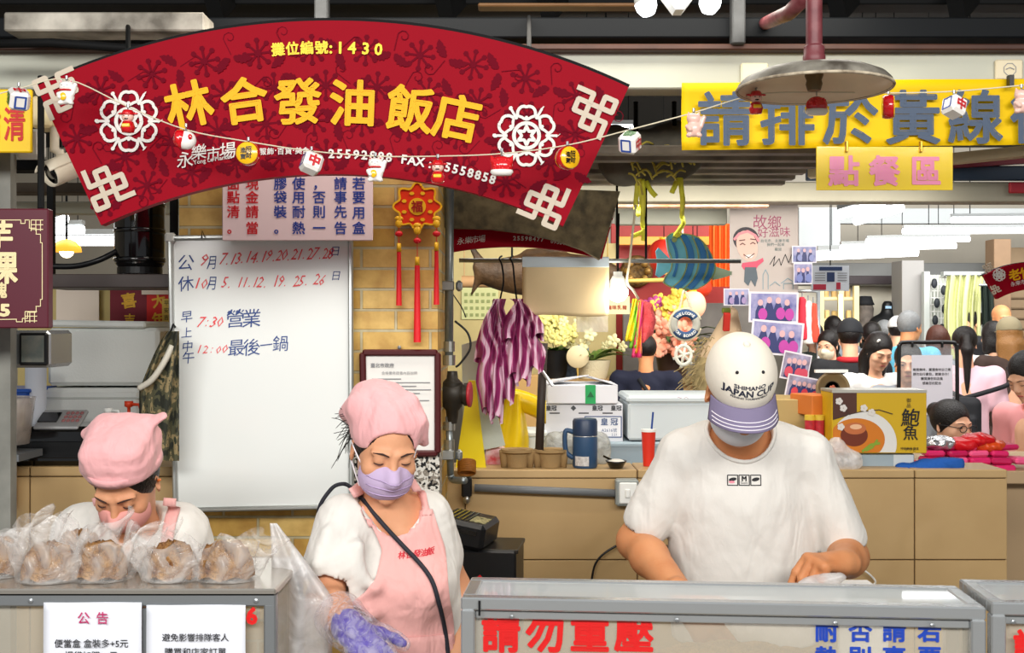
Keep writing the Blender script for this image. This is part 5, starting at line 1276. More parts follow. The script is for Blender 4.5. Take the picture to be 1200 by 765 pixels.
# ------------------------------------------------------------------ the woman bent over the bags
def make_packer():
 t=thing('person','woman in pink hat and salmon mask bending over bags on left counter','person',(P(152,0,2.85).x,2.85,0))
 H=Head(P(148,562,2.70),Rh(-4,38,2),.95);N=P(155,612,2.80);SL,SR=P(98,625,2.84),P(210,625,2.84);EL,ER=P(78,705,2.86),P(232,690,2.86);WL,WR=P(120,700,2.6),P(190,700,2.6);hip=P(156,830,2.95)
 D=SDF((-1.4,2.4,.75),(-.65,3.15,1.35),.0045)
 H.face(D,True);D.cap(H.p(0,.02,-.06),N+Vector((0,.01,-.01)),.05,.055,.03);D.cap(SL,SR,.043,k=.03);D.cap(N+Vector((0,-.03,-.02)),N+Vector((0,-.05,-.09)),.055,.045,.04);D.cap(N+Vector((0,.04,-.12)),hip+Vector((0,0,.1)),.12,.12,.04,flat=((0,1,0),.65))
 for S_,E,W_ in((SL,EL,WL),(SR,ER,WR)):
  D.cap(S_,E,.045,.041,.03);D.cap(E,W_,.041,.026,.02)
 hand(D,WL,(.4,-.8,-.35),(.5,0,-.8),-1,.165,(.4,.5,.4));hand(D,WR,(-.4,-.8,-.35),(-.5,0,-.8),1,.165,(.4,.5,.4))
 D.mesh().build('body',M_skinA,t,True)
 D=SDF((-1.45,2.5,.72),(-.6,3.2,1.28),.0055)
 D.cap(SL,SR,.065,k=.035);D.cap(N+Vector((-.05,.02,-.03)),N+Vector((.05,.02,-.03)),.068,k=.05);D.cap(N+Vector((0,.03,-.14)),hip,.15,.16,.05,flat=((0,1,0),.7))
 for S_,E in((SL,EL),(SR,ER)):D.cap(S_,S_+(E-S_)*.72,.072,.072,.035)
 D.warp(folds(17,.005,30,4));D.warp(folds(21,.0025,80,3))
 for S_,E in((SL,EL),(SR,ER)):
  d=(E-S_).normalized();e=S_+(E-S_)*.72;D.cap(e-d*.01,e+d*.3,.058,k=.004,op='sub')
 D.cap(N+Vector((0,-.01,-.02)),H.p(0,-.02,-.05),.066,.09,.01,'sub');D.cap(N+Vector((0,-.1,.02)),N+Vector((0,-.13,-.12)),.055,.02,.01,'sub')
 sh=D.mesh().build('blouse',M_tee,t,True);bv=bvh_of(sh)
 m=MB();drape(m,poly([(108,667),(106,730)],2.7),poly([(193,667),(196,730)],2.7),10,20,bv,.008,2.2,4);m.build('apron',M_pink,t,True)
 for a,b in(([(103,586),(108,605),(112,672)],[(114,582),(120,605),(125,672)]),([(186,586),(184,605),(180,672)],[(199,588),(198,605),(193,672)])):
  m=MB();drape(m,poly(a,2.7),poly(b,2.7),20,5,bv,.007,2.2,2);m.build('apron_strap',M_pink,t,True)
 for s_ in(-1,1):
  m=MB();m.prism([(0,0),(.055*s_,-.05),(.045*s_,-.085),(.012*s_,-.06)],N+Vector((s_*.022,-.095,.0)),(1,.3*s_,0),(0,-.25,1),.006);m.build('collar',M_tee,t)
 legs(t,hip,mat('dark trousers','#25272c',.8),M_black)
 D=SDF(tuple(H.c-Vector((.2,.18,.16))),tuple(H.c+Vector((.2,.2,.22))),.0038)
 H.ell(D,(0,.015,.06),(.088,.104,.09));D.box(H.p(0,.02,.10),(.078,.082,.05),H.R,.035,.03);H.cap(D,(.055,.07,.13),(.105,.075,.155),.022,.012,.02,flat=((0,0,1),.5));H.cap(D,(-.06,.06,.12),(-.095,.055,.105),.024,.016,.015);H.plane(D,(0,-.09,.062),(0,-.2,-1),.004);D.warp(folds(14,.005,45,4));D.mesh().build('hat',M_scarf,t,True)
 m=MB();m.grid(lambda u,v:H.p(.0905*math.sin(u*2*PI),.015-.1065*math.cos(u*2*PI),.062+v*.024-(.015-.1065*math.cos(u*2*PI)+.09)*.2),36,3,cu=True);o=m.build('hat_band',M_scarf,t,True);md=o.modifiers.new('s','SOLIDIFY');md.thickness=.005;md.offset=0
 D=SDF(tuple(H.c-Vector((.14,.14,.16))),tuple(H.c+Vector((.14,.2,.14))),.004);H.ell(D,(0,.014,.02),(.080,.099,.09));H.plane(D,(0,0,.09),(0,0,1));H.ell(D,(0,-.10,-.024),(.065,.085,.086),.008,'sub');H.plane(D,(0,0,-.05),(0,-.4,-1));D.mesh().build('hair',M_hair,t,True)
 D=SDF(tuple(H.c-Vector((.14,.17,.17))),tuple(H.c+Vector((.14,.12,.1))),.0035)
 H.ell(D,(0,-.04,-.055),(.067,.073,.06));H.cap(D,(0,-.1,-.022),(0,-.115,-.04),.012,.016,.02);H.plane(D,(0,-.03,0),(0,1,-.15));H.plane(D,(0,-.1,-.02),(0,-.12,1));H.plane(D,(0,0,-.11),(0,0,-1),.01);D.warp(folds(15,.002,60));D.mesh().build('face_mask',mat('salmon mask','#df9a92',.8),t,True)
 H.pair('brows','eyebrow',M_brow,t);H.pair('lids','eyelash',M_brow,t)
 m=MB();m.tube([H.p(.082,-.0,-.0),H.p(.09,.0,.005)],[.004,.003],6);m.build('earring',mat('orange bead','#e77b3a',.4),t,True)
 return t
packer=make_packer()
# ------------------------------------------------------------------ shoppers in the hall
def crowd(label,px_,py_,Y,yaw,hair,hm,top,sk=M_skinC,pitch=5,sc=.98,w=.185,mask=None,cap_=None,glasses=False,lower=None,arms='down',long_=.28,sitting=False,roll=0):
 top_=P(px_,py_,Y);t=thing('person',label,'person',(top_.x,Y,0),'people in the market hall');R=Rh(yaw,pitch,roll);H=Head(top_-Vector((0,0,.125)),R,sc);Rb=rotz(math.radians(yaw))
 f=Rb@Vector((0,-1,0));r=Rb@Vector((1,0,0));N=H.p(0,.03,-.13)-f*.0;N.z=H.c.z-.165
 SL,SR=N-r*w+Vector((0,0,-.05)),N+r*w+Vector((0,0,-.05));hip=Vector((N.x,N.y,max(.5,N.z-.56)))-f*.02
 def el(S_,s_):return(S_+r*s_*.03-f*.03+Vector((0,0,-.27)),S_+r*s_*.0+f*.19+Vector((0,0,-.33)))if arms=='bent' else(S_+r*s_*.035-f*.02+Vector((0,0,-.29)),S_+r*s_*.04+f*.05+Vector((0,0,-.52)))
 lo=np.minimum(np.array(SL),np.array(SR))-.3;hi=np.maximum(np.array(SL),np.array(SR))+.3;lo[2]=hip.z-.05;hi[2]=top_.z+.05
 D=SDF(lo,hi,.0075);H.face(D,True);D.cap(H.p(0,.02,-.06),N,.05,.056,.03);D.cap(SL,SR,.042,k=.03);D.cap(N+Vector((0,0,-.12)),hip+Vector((0,0,.05)),.11,.11,.04)
 for S_,s_ in((SL,-1),(SR,1)):
  E,Wq=el(S_,s_);D.cap(S_,E,.044,.039,.03);D.cap(E,Wq,.039,.026,.02);hand(D,Wq,(Wq-E),-r*s_,s_,.17,(.3,.4,.3))
 D.mesh().build('body',sk,t,True)
 D=SDF(lo,hi,.009);D.cap(SL,SR,.06,k=.035);D.cap(N+Vector((0,0,-.03)),N+Vector((0,0,-.06)),.068,k=.05);D.cap(N+Vector((0,0,-.14))-f*.01,hip-Vector((0,0,.03)),.145,.15,.05,flat=(tuple(f),.68))
 for S_,s_ in((SL,-1),(SR,1)):E,Wq=el(S_,s_);D.cap(S_,S_+(E-S_)*.62,.062,.066,.035)
 D.warp(folds(int(px_),.006,28,3));D.cap(N+Vector((0,0,-.0)),H.p(0,-.02,-.05),.066,.08,.01,'sub');sh=D.mesh().build('top',top,t,True)
 if lower is not None or not sitting:
  m=MB()
  for s_ in(-1,1):m.tube([hip+r*s_*.08+Vector((0,0,.06)),hip+r*s_*.09-Vector((0,0,.2)),Vector((hip.x,hip.y,.5))+r*s_*.09,Vector((hip.x,hip.y,.06))+r*s_*.09],[.10,.10,.07,.055],14)
  m.ell(hip,(.155,.12,.12),16,10,Rb);m.build('trousers',lower or mat('dark trousers','#25272c',.8),t,True);m=MB()
  for s_ in(-1,1):c=Vector((hip.x,hip.y,.04))+r*s_*.09+f*.05;m.ell(c,(.045,.13,.045),12,8,Rb)
  m.build('shoes',M_black,t,True)
# hair
 if hair!='bald':
  D=SDF(np.array(H.c)-np.array((.2,.2,.2+(long_ if hair in('long','pony')else 0))),np.array(H.c)+np.array((.2,.2,.17)),.006);H.ell(D,(0,.016,.03),(.083,.101,.094))
  if hair in('bob','long'):H.cap(D,(-.05,.03,.0),(-.055,.03,-.11),.045,.04,.03);H.cap(D,(.05,.03,.0),(.055,.03,-.11),.045,.04,.03);H.ell(D,(0,.05,-.06),(.085,.06,.09),.02)
  if hair=='long':D.cap(H.p(-.05,.05,-.08),H.p(-.06,.06,-.1)+Vector((0,0,-long_+.06)),.045,.03,.03);D.cap(H.p(.05,.05,-.08),H.p(.06,.06,-.1)+Vector((0,0,-long_+.06)),.045,.03,.03);D.cap(H.p(0,.08,-.08),H.p(0,.085,-.1)+Vector((0,0,-long_+.05)),.055,.04,.03)
  if hair=='pony':H.ell(D,(0,.115,.035),.03,.02);D.cap(H.p(0,.125,.03),H.p(0,.15,-.02)+Vector((0,0,-.03)),.028,.034,.02);D.cap(H.p(0,.15,-.02)+Vector((0,0,-.03)),H.p(0,.14,-.05)+Vector((0,0,-long_+.08)),.034,.012,.03)
  if hair=='bun':H.ell(D,(0,.11,.05),.042,.02)
  H.ell(D,(0,-.098,-.028),(.066,.084,.080 if hair!='short' else.09),.008,'sub')
  if hair in('short','pony','bun'):H.plane(D,(0,0,-.06),(0,-.5,-1))if hair=='short' else None
  D.mesh().build('hair',hm,t,True)
 if abs(yaw)<120:
  H.pair('brows','eyebrow',M_brow,t);H.pair('eyes' if pitch<18 else 'lids','eye',M_ink,t)
  if mask is None:m=MB();H.mouth(m);m.build('mouth',M_lip,t,True)
 if mask is not None:
  D=SDF(tuple(H.c-Vector((.15,.15,.17))),tuple(H.c+Vector((.15,.15,.1))),.006);H.ell(D,(0,-.04,-.055),(.068,.073,.062));H.cap(D,(0,-.1,-.018),(0,-.115,-.04),.012,.016,.02);H.plane(D,(0,-.028,0),(0,1,-.15));H.plane(D,(0,-.1,-.012),(0,-.12,1));D.mesh().build('face_mask',mask,t,True)
 if cap_ is not None:
  D=SDF(tuple(H.c-Vector((.22,.22,.1))),tuple(H.c+Vector((.22,.22,.2))),.006);H.ell(D,(0,.014,.045),(.090,.108,.10));H.plane(D,(0,0,.03),(0,0,-1));H.box_=None;H.ell(D,(0,-.12,.036),(.07,.07,.008),.006);D.mesh().build('cap',cap_,t,True)
 if glasses:
  m=MB()
  for x in(-1,1):m.tube([H.p(x*.033+.022*math.cos(a),-.108-.0*math.cos(a),-.002+.016*math.sin(a))for a in np.linspace(0,2*PI,17)[:-1]],.0022,5,True);m.tube([H.p(x*.055,-.106,.004),H.p(x*.078,-.03,.004),H.p(x*.08,.005,.0)],.002,5)
  m.tube([H.p(-.011,-.108,.002),H.p(.011,-.108,.002)],.002,5);m.build('glasses',M_ink,t,True)
 return t,H,N,SL,SR,hip,f,r,sh
M_cwhite=mat('white shirt','#dfdedb',.85);M_cblack=mat('black cloth','#14151a',.8);M_cblue=mat('light blue polo','#5fb4d6',.8);M_cpink=mat('pink blouse','#e3b9c4',.85);M_cgrey=mat('grey shirt','#7f858d',.85);M_cgreen=mat('dark green top','#26302b',.8);M_navy=mat('navy polo','#10152c',.85);M_cbrown=mat('dark brown dress','#3a2a24',.85);M_jean=mat('blue denim','#557ba3',.85)
crowd('small distant man with short black hair above the straw doll',838,347,10.9,200,'short',M_hair,M_cwhite)
s=crowd('man in navy polo with black sling bag seen from behind above the foam box',757,391,8.3,172,'short',M_hair,M_navy,M_skinB,w=.2)
m=MB();b_=bvh_of(s[8]);m.tube([p for p in[(lambda h:h[0]+Vector((0,-.004,0))if h[0]is not None else None)(b_.ray_cast(P(x,y,8.0)-Vector((0,.5,0)),Vector((0,1,0))))for x,y in((745,432),(752,445),(760,458),(768,470),(774,485))]if p is not None]or[P(750,460,8.1),P(775,500,8.1)],.016,8);m.build('sling_strap',M_cblack,s[0],True)
crowd('woman with brown ponytail in dark green, back turned, right of the photo strip',953,377,10.2,190,'pony',M_hair,M_cgreen,long_=.36)
crowd('black-haired person behind the ponytail woman, only hair and shoulders showing',976,369,10.55,185,'bob',M_hair,M_cgrey)
crowd('woman in white face mask facing left beside the photo strip',970,386,8.9,-38,'pony',M_hair,M_cwhite,mask=mat('cream mask','#d9cdb4',.8),pitch=10)
s=crowd('woman in black bandana cap and black jacket with red collar, seen from behind',996,375,7.8,168,'short',M_hair,M_cblack,w=.21,cap_=mat('black bandana','#1b1d22',.8),arms='bent')
m=MB();m.tube([s[2]+s[7]*(.075*math.cos(a))+s[6]*(.07*math.sin(a))+Vector((0,0,.012))for a in np.linspace(0,2*PI,21)[:-1]],.022,8,True);m.build('red_collar',mat('red collar cloth','#b01d28',.8),s[0],True)
crowd('black-haired man in white shirt between the bandana woman and the grey heads',1022,376,9.6,150,'short',M_hair,M_cwhite)
crowd('grey-haired head in the far crowd beside the black mannequin',1036,374,10.4,170,'short',M_hairg,M_cgrey)
crowd('person in white cap and white shirt behind the grey-haired man',1052,372,10.0,160,'short',M_hair,M_cwhite,cap_=mat('white cap','#e5e5e3',.8))
s=crowd('woman with long black hair and pearl clip looking down in white top',1030,388,7.2,10,'long',M_hair,M_cwhite,M_skinC,pitch=26,w=.165,arms='bent')
m=MB()
for i in range(6):m.ell(s[1].p(-.055+.006*i,-.052+.004*i,.095+.004*math.sin(i)),.007,8,6)
m.build('hair_clip',mat('pearl','#e8e4dc',.25),s[0],True)
crowd('grey-haired man in light blue polo shirt behind the notice stand',1066,363,8.3,128,'short',M_hairg,M_cblue,M_skinB,w=.2)
crowd('man in grey touching his face behind the clear notice stand',1064,400,6.8,-20,'short',M_hair,M_cgrey,M_skinC,pitch=12,w=.17)
crowd('person with reddish-brown bob hair behind the notice stand',1098,380,8.6,178,'bob',M_hairb,M_cgrey,w=.17)
s=crowd('woman with black ponytail in pink ruffled blouse carrying a black backpack',1130,381,7.5,165,'pony',M_hair,M_cpink,M_skinC,long_=.38,lower=M_jean)
bp=thing('backpack','black backpack on the back of the woman in the pink blouse','bag',s[2]+Vector((0,-.2,-.5)));c=s[2]-s[6]*.20+Vector((-.05,0,-.33));D=SDF(tuple(c-Vector((.2,.2,.25))),tuple(c+Vector((.2,.2,.25))),.008);D.box(c,(.12,.06,.15),rotz(math.radians(165)),.05);D.box(c-s[6]*.06+Vector((0,0,-.05)),(.085,.025,.08),rotz(math.radians(165)),.025,.01);D.mesh().build('pack',M_cblack,bp,True);m=MB();m.tube(curve_pts([s[4]+Vector((-.06,-.02,.06)),s[4]-s[6]*.12+Vector((-.08,0,-.02)),c+Vector((.06,0,.12))],5),.016,6);m.tube(curve_pts([s[3]+Vector((.08,-.02,.06)),s[3]-s[6]*.1+Vector((.1,0,-.04)),c+Vector((-.06,0,.12))],5),.016,6);m.build('strap',M_cblack,bp,True);m=MB();m.tube([c-s[6]*.088+Vector((x,0,-.03))for x in(-.05,0,.05)],.003,5);m.build('zip',mat('yellow green zip','#b8c23a',.5),bp)
crowd('distant woman with black bun in profile before the pale curtain',1138,363,10.4,-80,'bun',M_hair,M_cgrey)
crowd('bald man facing the camera under the right fan sign',1174,356,9.4,5,'bald',M_hair,M_cblack,M_skinB)
crowd('black-haired person behind the woman in the khaki cap',1163,375,8.7,180,'bob',M_hair,M_cwhite)
crowd('woman in khaki cap with long light brown hair and brown dress, back turned',1182,373,8.15,172,'long',M_hairl,M_cbrown,cap_=mat('khaki cap','#8f8468',.8),lower=M_cbrown,long_=.3)
crowd('seated woman with glasses and tied-back hair behind the pink packets',1115,469,5.75,24,'bun',M_hair,mat('dark plum top','#3a1d2a',.8),M_skinC,pitch=6,glasses=True,sitting=True,sc=1.06)
s=crowd('woman in pink leaning in at the right edge over the packets',1203,410,5.5,-62,'bob',M_hair,mat('salmon pink shirt','#e59a9c',.85),M_skinC,pitch=30,arms='bent')
# ------------------------------------------------------------------ on the pillar: knot ornament, certificate
YP=3.28;k=YP/F
t=thing('chinese_knot','red and gold luck medallion with three red tassels on the brick pillar','decoration',P(489,400,YP));c=P(489,242,YP-.012);fx=Vector((1,0,0));fz=Vector((0,0,1))
m=MB();m.prism([(26*k*(1+.13*math.cos(8*a))*math.cos(a),26*k*(1+.13*math.cos(8*a))*math.sin(a))for a in np.linspace(0,2*PI,65)[:-1]],c,fx,fz,.012);m.build('medallion',mat('bright orange red','#d9320f',.4),t)
m=MB()
m.stroke([(25*k*(1+.13*math.cos(8*a))*math.cos(a),25*k*(1+.13*math.cos(8*a))*math.sin(a))for a in np.linspace(0,2*PI,65)[:-1]],2.2*k,c-Vector((0,.002,0)),fx,fz,.003,True)
m.flat([(10*k*math.cos(a),10*k*math.sin(a))for a in np.linspace(0,2*PI,25)[:-1]],c-Vector((0,.002,0)),fx,fz,.003)
for i in range(8):
 a=i*PI/4+PI/8;m.flat([(16.5*k*math.cos(a)+3*k*math.cos(q*PI/3),16.5*k*math.sin(a)+2.2*k*math.sin(q*PI/3))for q in range(6)],c-Vector((0,.002,0)),fx,fz,.003)
m.build('gold_trim',M_gold,t);m=MB();m.text('福',c-Vector((0,.0045,0)),14*k,bold=.03,em=True);m.build('lettering',mat('dark red print','#a31510',.5),t)
for x,y0,y1,yt in((467.5,262,358,295),(489,270,401,311),(511.5,262,357,294)):
 m=MB();Z=lambda y:P(x,y,YP-.012)
 m.tube([Z(y0-6),Z(y1)],.0012,5);m.build('cord',M_red,t)
 m=MB();m.ell(Z(y0),(.011,.006,.013),10,8);m.ell(Z(y0-6),(.013,.005,.008),8,6);m.tube([Z(yt-10),Z(yt)],[.006,.0075],8);m.build('gold_bead',M_gold,t,True)
 m=MB();m.ell(Z(y0+12),(.012,.006,.009),10,8);m.build('red_bead',M_red,t,True)
 m=MB();rr=.011 if x==489 else.0085;m.grid(lambda u,v:tuple(Z(lerp(yt,y1,v))+Vector(((rr*(1+.1*math.sin(14*u*6.28)))*math.cos(2*PI*u)*(.7+.3*v),rr*.7*math.sin(2*PI*u),0))),28,6,cu=True);m.build('tassel',mat('red silk','#d8141d',.5),t,True)
Yf=3.285;t=thing('certificate_frame','framed white certificate in dark red wood on the brick pillar','frame',P(470,533,Yf));ca=[P(425,413,Yf),P(513,413,Yf),P(513,531,Yf),P(427,531,Yf)]
m=MB()
for i in range(4):m.bar(ca[i],ca[(i+1)%4],.019,.02,.005,up=(0,-1,0))
m.build('frame',mat('mahogany frame','#4a1418',.3),t);m=MB();m.box((ca[0]+ca[2])/2+Vector((0,.004,0)),(ca[1].x-ca[0].x-.01,.004,ca[0].z-ca[2].z-.01));m.build('paper',mat('certificate paper','#e9e8e3',.35,coat=.4),t)
m=MB();kk=Yf/F
m.text('臺北市政府',P(448,428,Yf-.003),5.5*kk,em=True,bold=.02);m.text('合格攤商證書內容說明',P(468,437,Yf-.003),4.2*kk,em=True)
for i,(x,w)in enumerate(((453,34),(470,68),(462,52),(470,70),(464,56),(458,40),(470,66))):m.box(P(x,444+i*4.2,Yf-.0022),(w*kk,.0006,1.1*kk))
m.build('printed_lines',mat('grey print','#8d8f93',.7),t)
m=MB();m.ell(P(468,407,Yf),.006,8,6);m.build('nail',M_steel_d,t)
# ------------------------------------------------------------------ pipes at the corner of the pillar
Yq=3.55
t=thing('gas_pipe','grey upright metal pipe with black round valve at the pillar corner','pipe',P(524,590,Yq));r=S(5.2,Yq)
m=MB();m.tube([P(527,200,Yq),P(526,420,Yq)],r,14);m.tube([P(526,488,Yq),P(528,556,Yq)],r*.8,12);m.tube(curve_pts([P(528,556,Yq),P(531,562,Yq),P(545,563,Yq-.05)],4),r*.8,12);m.build('pipe',mat('zinc pipe','#9aa3a5',.35,.7,var=.2,vs=30),t,True)
m=MB()
for y0,y1,q in((400,412,1.25),(416,428,1.35),(494,504,1.3),(515,530,1.2)):m.tube([P(526.5,y0,Yq),P(526.5,y1,Yq)],r*q,12)
m.build('coupling',mat('nickel fitting','#b0b0aa',.3,.9),t)
m=MB();c=P(530,462,Yq);R_=S(17,Yq);m.ell(c,(R_,R_*.8,R_*1.05),24,16);m.lathe([(R_*.35,-R_*2),(R_*.45,-R_*1.1),(R_*.7,-R_*.8),(R_*.7,R_*.8),(R_*.4,R_*1.1),(R_*.35,R_*1.6)],c,20);m.lathe([(R_*.55,0),(R_*.62,S(14,Yq)),(R_*.8,S(14.5,Yq)),(R_*.8,S(20,Yq)),(0,S(20,Yq))],c,22,(1,-.15,0));m.build('valve_body',mat('cast iron','#2f2b24',.45,.3),t,True,angle=.7)
m=MB();m.lathe([(R_*.84,S(19,Yq)),(R_*.88,S(20,Yq)),(R_*.88,S(22,Yq)),(R_*.5,S(22.4,Yq))],c,22,(1,-.15,0));m.build('red_rim',mat('red ring','#b02a36',.4),t,True)
for y in(335,533):
 m=MB();m.box(P(523,y,Yq-.02),(.05,.03,.03),bev=.003);m.box(P(538,y,Yq-.02),(.022,.02,.035),bev=.008);m.build('pipe_clamp',mat('galvanised clamp','#a7acad',.4,.8),t);m=MB();m.lathe([(.006,0),(.006,.006),(0,.006)],P(538,y,Yq-.03),8,(0,-1,0));m.build('bolt',M_steel_d,t)
m=MB();m.tube(curve_pts([P(533,376,Yq),P(548,390,Yq),P(551,408,Yq),P(540,425,Yq),P(534,430,Yq)],6),.004,6);m.tube(curve_pts([P(531,345,Yq),P(541,360,Yq),P(546,372,Yq)],5),.002,5);m.build('thin_cable',M_black,t,True)
m=MB();m.tube(curve_pts([P(531,562,Yq-.03),P(540,578,Yq),P(556,586,3.77)],4)+[P(556,574,3.77)],.006);o=None
t=thing('conduit','grey horizontal conduit along the front of the tiled half wall','pipe',P(640,585,3.77));m=MB();m.tube([P(556,571.5,3.775),P(722,578,3.775)],S(4.6,3.775),12);m.build('tube',mat('grey conduit','#6b6e70',.4),t,True);m=MB();m.box(P(547,570,3.76),(.035,.04,.07),bev=.006);m.tube([P(547,575,3.76),P(547,588,3.76)],.012,8);m.build('elbow',M_black,t);m=MB();m.ell(P(547,585,3.75),(.013,.013,.016),10,8);m.build('drip_cap',mat('nickel fitting','#b0b0aa',.3,.9),t,True)
t=thing('wall_switch','grey switch box on the tiled half wall left of the man','switch',P(734,600,3.77));a=P(721,561,3.77);b=P(748,592,3.77);m=MB();m.box(((a.x+b.x)/2,3.772,(a.z+b.z)/2),(b.x-a.x,.05,a.z-b.z),None,.006);m.build('box',mat('grey box','#8f9592',.5),t);m=MB();m.box(((a.x+b.x)/2+.002,3.744,(a.z+b.z)/2),(b.x-a.x-.018,.008,a.z-b.z-.018),None,.004);m.build('cover_plate',M_white,t);m=MB();m.box(((a.x+b.x)/2,3.738,(a.z+b.z)/2),(.018,.008,.03),None,.003);m.build('rocker',M_white,t)
m=MB();m.tube(curve_pts([P(692,690,3.77),P(698,660,3.77),P(716,643,3.77),P(740,634,3.77),P(772,636,3.77),P(800,650,3.77)],6),.004,6);o=m.build('cable',M_black,None,True);setp(o,'thin black cable drooping on the tiled half wall behind the man','cable')
m=MB();m.tube(curve_pts([P(1005,664,3.77),P(1018,672,3.77),P(1026,682,3.77),P(1018,688,3.6)],6),.0035,6);o=m.build('cable',M_white,None,True);setp(o,'thin white cable beside the man\'s right-hand elbow','cable')
t=thing('paper_stack','white stack of papers behind the hand holding a bag','paper',P(1000,700,3.15));m=MB();m.box(P(1003,690,3.15),(.10,.1,.03),bev=.003);m.build('sheets',M_paper,t);m=MB();c=P(1003,690,3.15);m.box((c.x,3.15,(c.z-.017)/2),(.14,.14,c.z-.017),bev=.004);m.build('stand',M_white,t)
# ------------------------------------------------------------------ things on top of the half wall
zt=TOPW
def at(px_,Y):return Vector((P(px_,0,Y).x,Y,zt))
# yellow floor sign, white board
t=thing('floor_sign','yellow plastic caution panel standing behind the round valve','sign',at(553,3.86));a=3.86
m=MB();q=[P(x,y,a)for x,y in((549,446),(557,446),(570,551),(533,553))];m.prism([(p.x,p.z)for p in q],(0,a,0),fx,fz,.02);m.build('panel',mat('bright yellow plastic','#efd80f',.4),t)
t=thing('rubber_bands','bundle of brown rubber bands hanging on the corner elbow','bands',P(547,555,3.7));m=MB();rg=random.Random(2)
for i in range(9):y=541+i*1.6;m.tube([P(547+10*math.cos(q),y+3.2*math.sin(q),3.7+.02*math.sin(q))for q in np.linspace(0,2*PI,17)[:-1]],.0035,6,True)
m.build('loops',mat('brown rubber','#a3651f',.6,var=.3,vs=40),t,True)
t=thing('foam_board','pale grey-green board leaning behind the valve and hanging bags','board',at(565,3.92));m=MB();a=3.92;q=[P(x,y,a)for x,y in((541,404),(561,398),(592,522),(543,532))];m.prism([(p.x,p.z)for p in q],(0,a,0),fx,fz,.03);m.build('board',mat('pale green foam','#bfc8bf',.7,bump=.1),t)
# yellow raincoat on a peg of the dark pole
t=thing('dark_pole','dark wooden pole standing beside the crown boxes','pole',at(634,3.88));m=MB();m.tube([P(631,552,3.88),P(637,402,3.88)],S(5.2,3.88),10);m.build('shaft',mat('dark wood','#31261f',.6),t,True);m=MB();m.tube([P(634,433,3.86),P(648,452,3.84)],.006,8);m.build('metal_tip',M_steel,t)
D=SDF(tuple(P(570,560,4.1)),tuple(P(640,440,3.93)),.006)if False else None
m=MB()
def rc(u,v):
 an=2*PI*u;y=lerp(462,545,v);xc=lerp(601,598,v);hw=lerp(10,20,min(1,v*1.6));return tuple(P(xc+hw*math.cos(an)*(1+.1*math.sin(4*an)),y,4.02+.05*math.sin(an)*(1+.25*math.sin(5*an+2*v))))
m.grid(rc,36,16,cu=True);t=thing('raincoat','yellow plastic raincoat hanging behind the striped bags','raincoat',P(600,545,4.02));m.build('cloth',mat('bright yellow vinyl','#f0cc12',.35),t,True)
m=MB();m.grid(lambda u,v:tuple(P(lerp(588,640,u)if v<.5 else lerp(588,640,u),lerp(455,470,u*u)+v*lerp(22,26,u),3.99+.03*math.sin(u*3)-.02*math.sin(v*PI))),16,8);o=m.build('hood',mat('bright yellow vinyl','#f0cc12',.35),t,True);o.modifiers.new('s','SOLIDIFY').thickness=.004
# pulp trays
M_pulp=mat('moulded pulp','#9b7f55',.9,bump=.2,bs=120)
for i,(x,lb)in enumerate(((606,'left moulded pulp cup tray on the half wall'),(645,'moulded pulp cup tray touching the blue thermos jug'))):
 Yt=3.87;t=thing('cup_tray',lb,'tray',at(x,Yt),'pulp cup trays');w=S(19,Yt);c=at(x,Yt);m=MB()
 for sx in(-1,1):
  for sy in(-1,1):
   pass
 m.lathe([(w*.55,.0),(w*.62,0),(w*.78,S(16,Yt)),(w*1.02,S(18,Yt)),(w*1.02,S(21,Yt)),(w*.72,S(20,Yt)),(w*.55,.006),(0,.006)],c,24);m.build('tray_body',M_pulp,t,True,angle=.8)
 for sx in(-1,1):
  m=MB();m.lathe([(w*.2,0),(w*.3,S(17,Yt)),(w*.3,S(20,Yt))],c+Vector((sx*w*.8,-.005,0)),12);m.build('corner_foot',M_pulp,t,True)
# thermos jug
Yt=3.86;t=thing('thermos_jug','dark blue thermos jug with a handle on the half wall','jug',at(685,Yt));c=at(685.5,Yt);r=S(14.6,Yt);mb=mat('slate blue enamel','#2c4a6b',.4)
m=MB();m.lathe([(r*.93,0),(r,.006),(r,S(33,Yt)),(r*.98,S(36.5,Yt))],c,32);m.build('body',mb,t,True,angle=.6);m=MB();m.lathe([(r*.99,S(36.5,Yt)),(r*1.0,S(37.5,Yt))],c,32);m.build('steel_ring',M_steel,t,True);m=MB();m.lathe([(r,S(37.8,Yt)),(r,S(54,Yt)),(r*.9,S(57,Yt)),(0,S(57,Yt))],c,32);m.build('lid',mat('navy plastic','#22344f',.4),t,True,angle=.6)
m=MB();m.tube(curve_pts([c+Vector((-r*.9,0,S(41,Yt))),c+Vector((-r*1.5,0,S(43,Yt))),c+Vector((-r*1.62,0,S(34,Yt))),c+Vector((-r*1.5,0,S(18,Yt))),c+Vector((-r*.95,0,S(11,Yt)))],6),.0085,8);m.build('handle',mb,t,True);m=MB();m.grid(lambda u,v:tuple(c+Vector((r*1.006*math.sin(lerp(-.95,.25,u)),-r*1.006*math.cos(lerp(-.95,.25,u)),S(3,Yt)+v*S(11,Yt)))),10,2);m.build('sticker',mat('label sticker','#d6d2cf',.5,var=.4,vs=120),t)
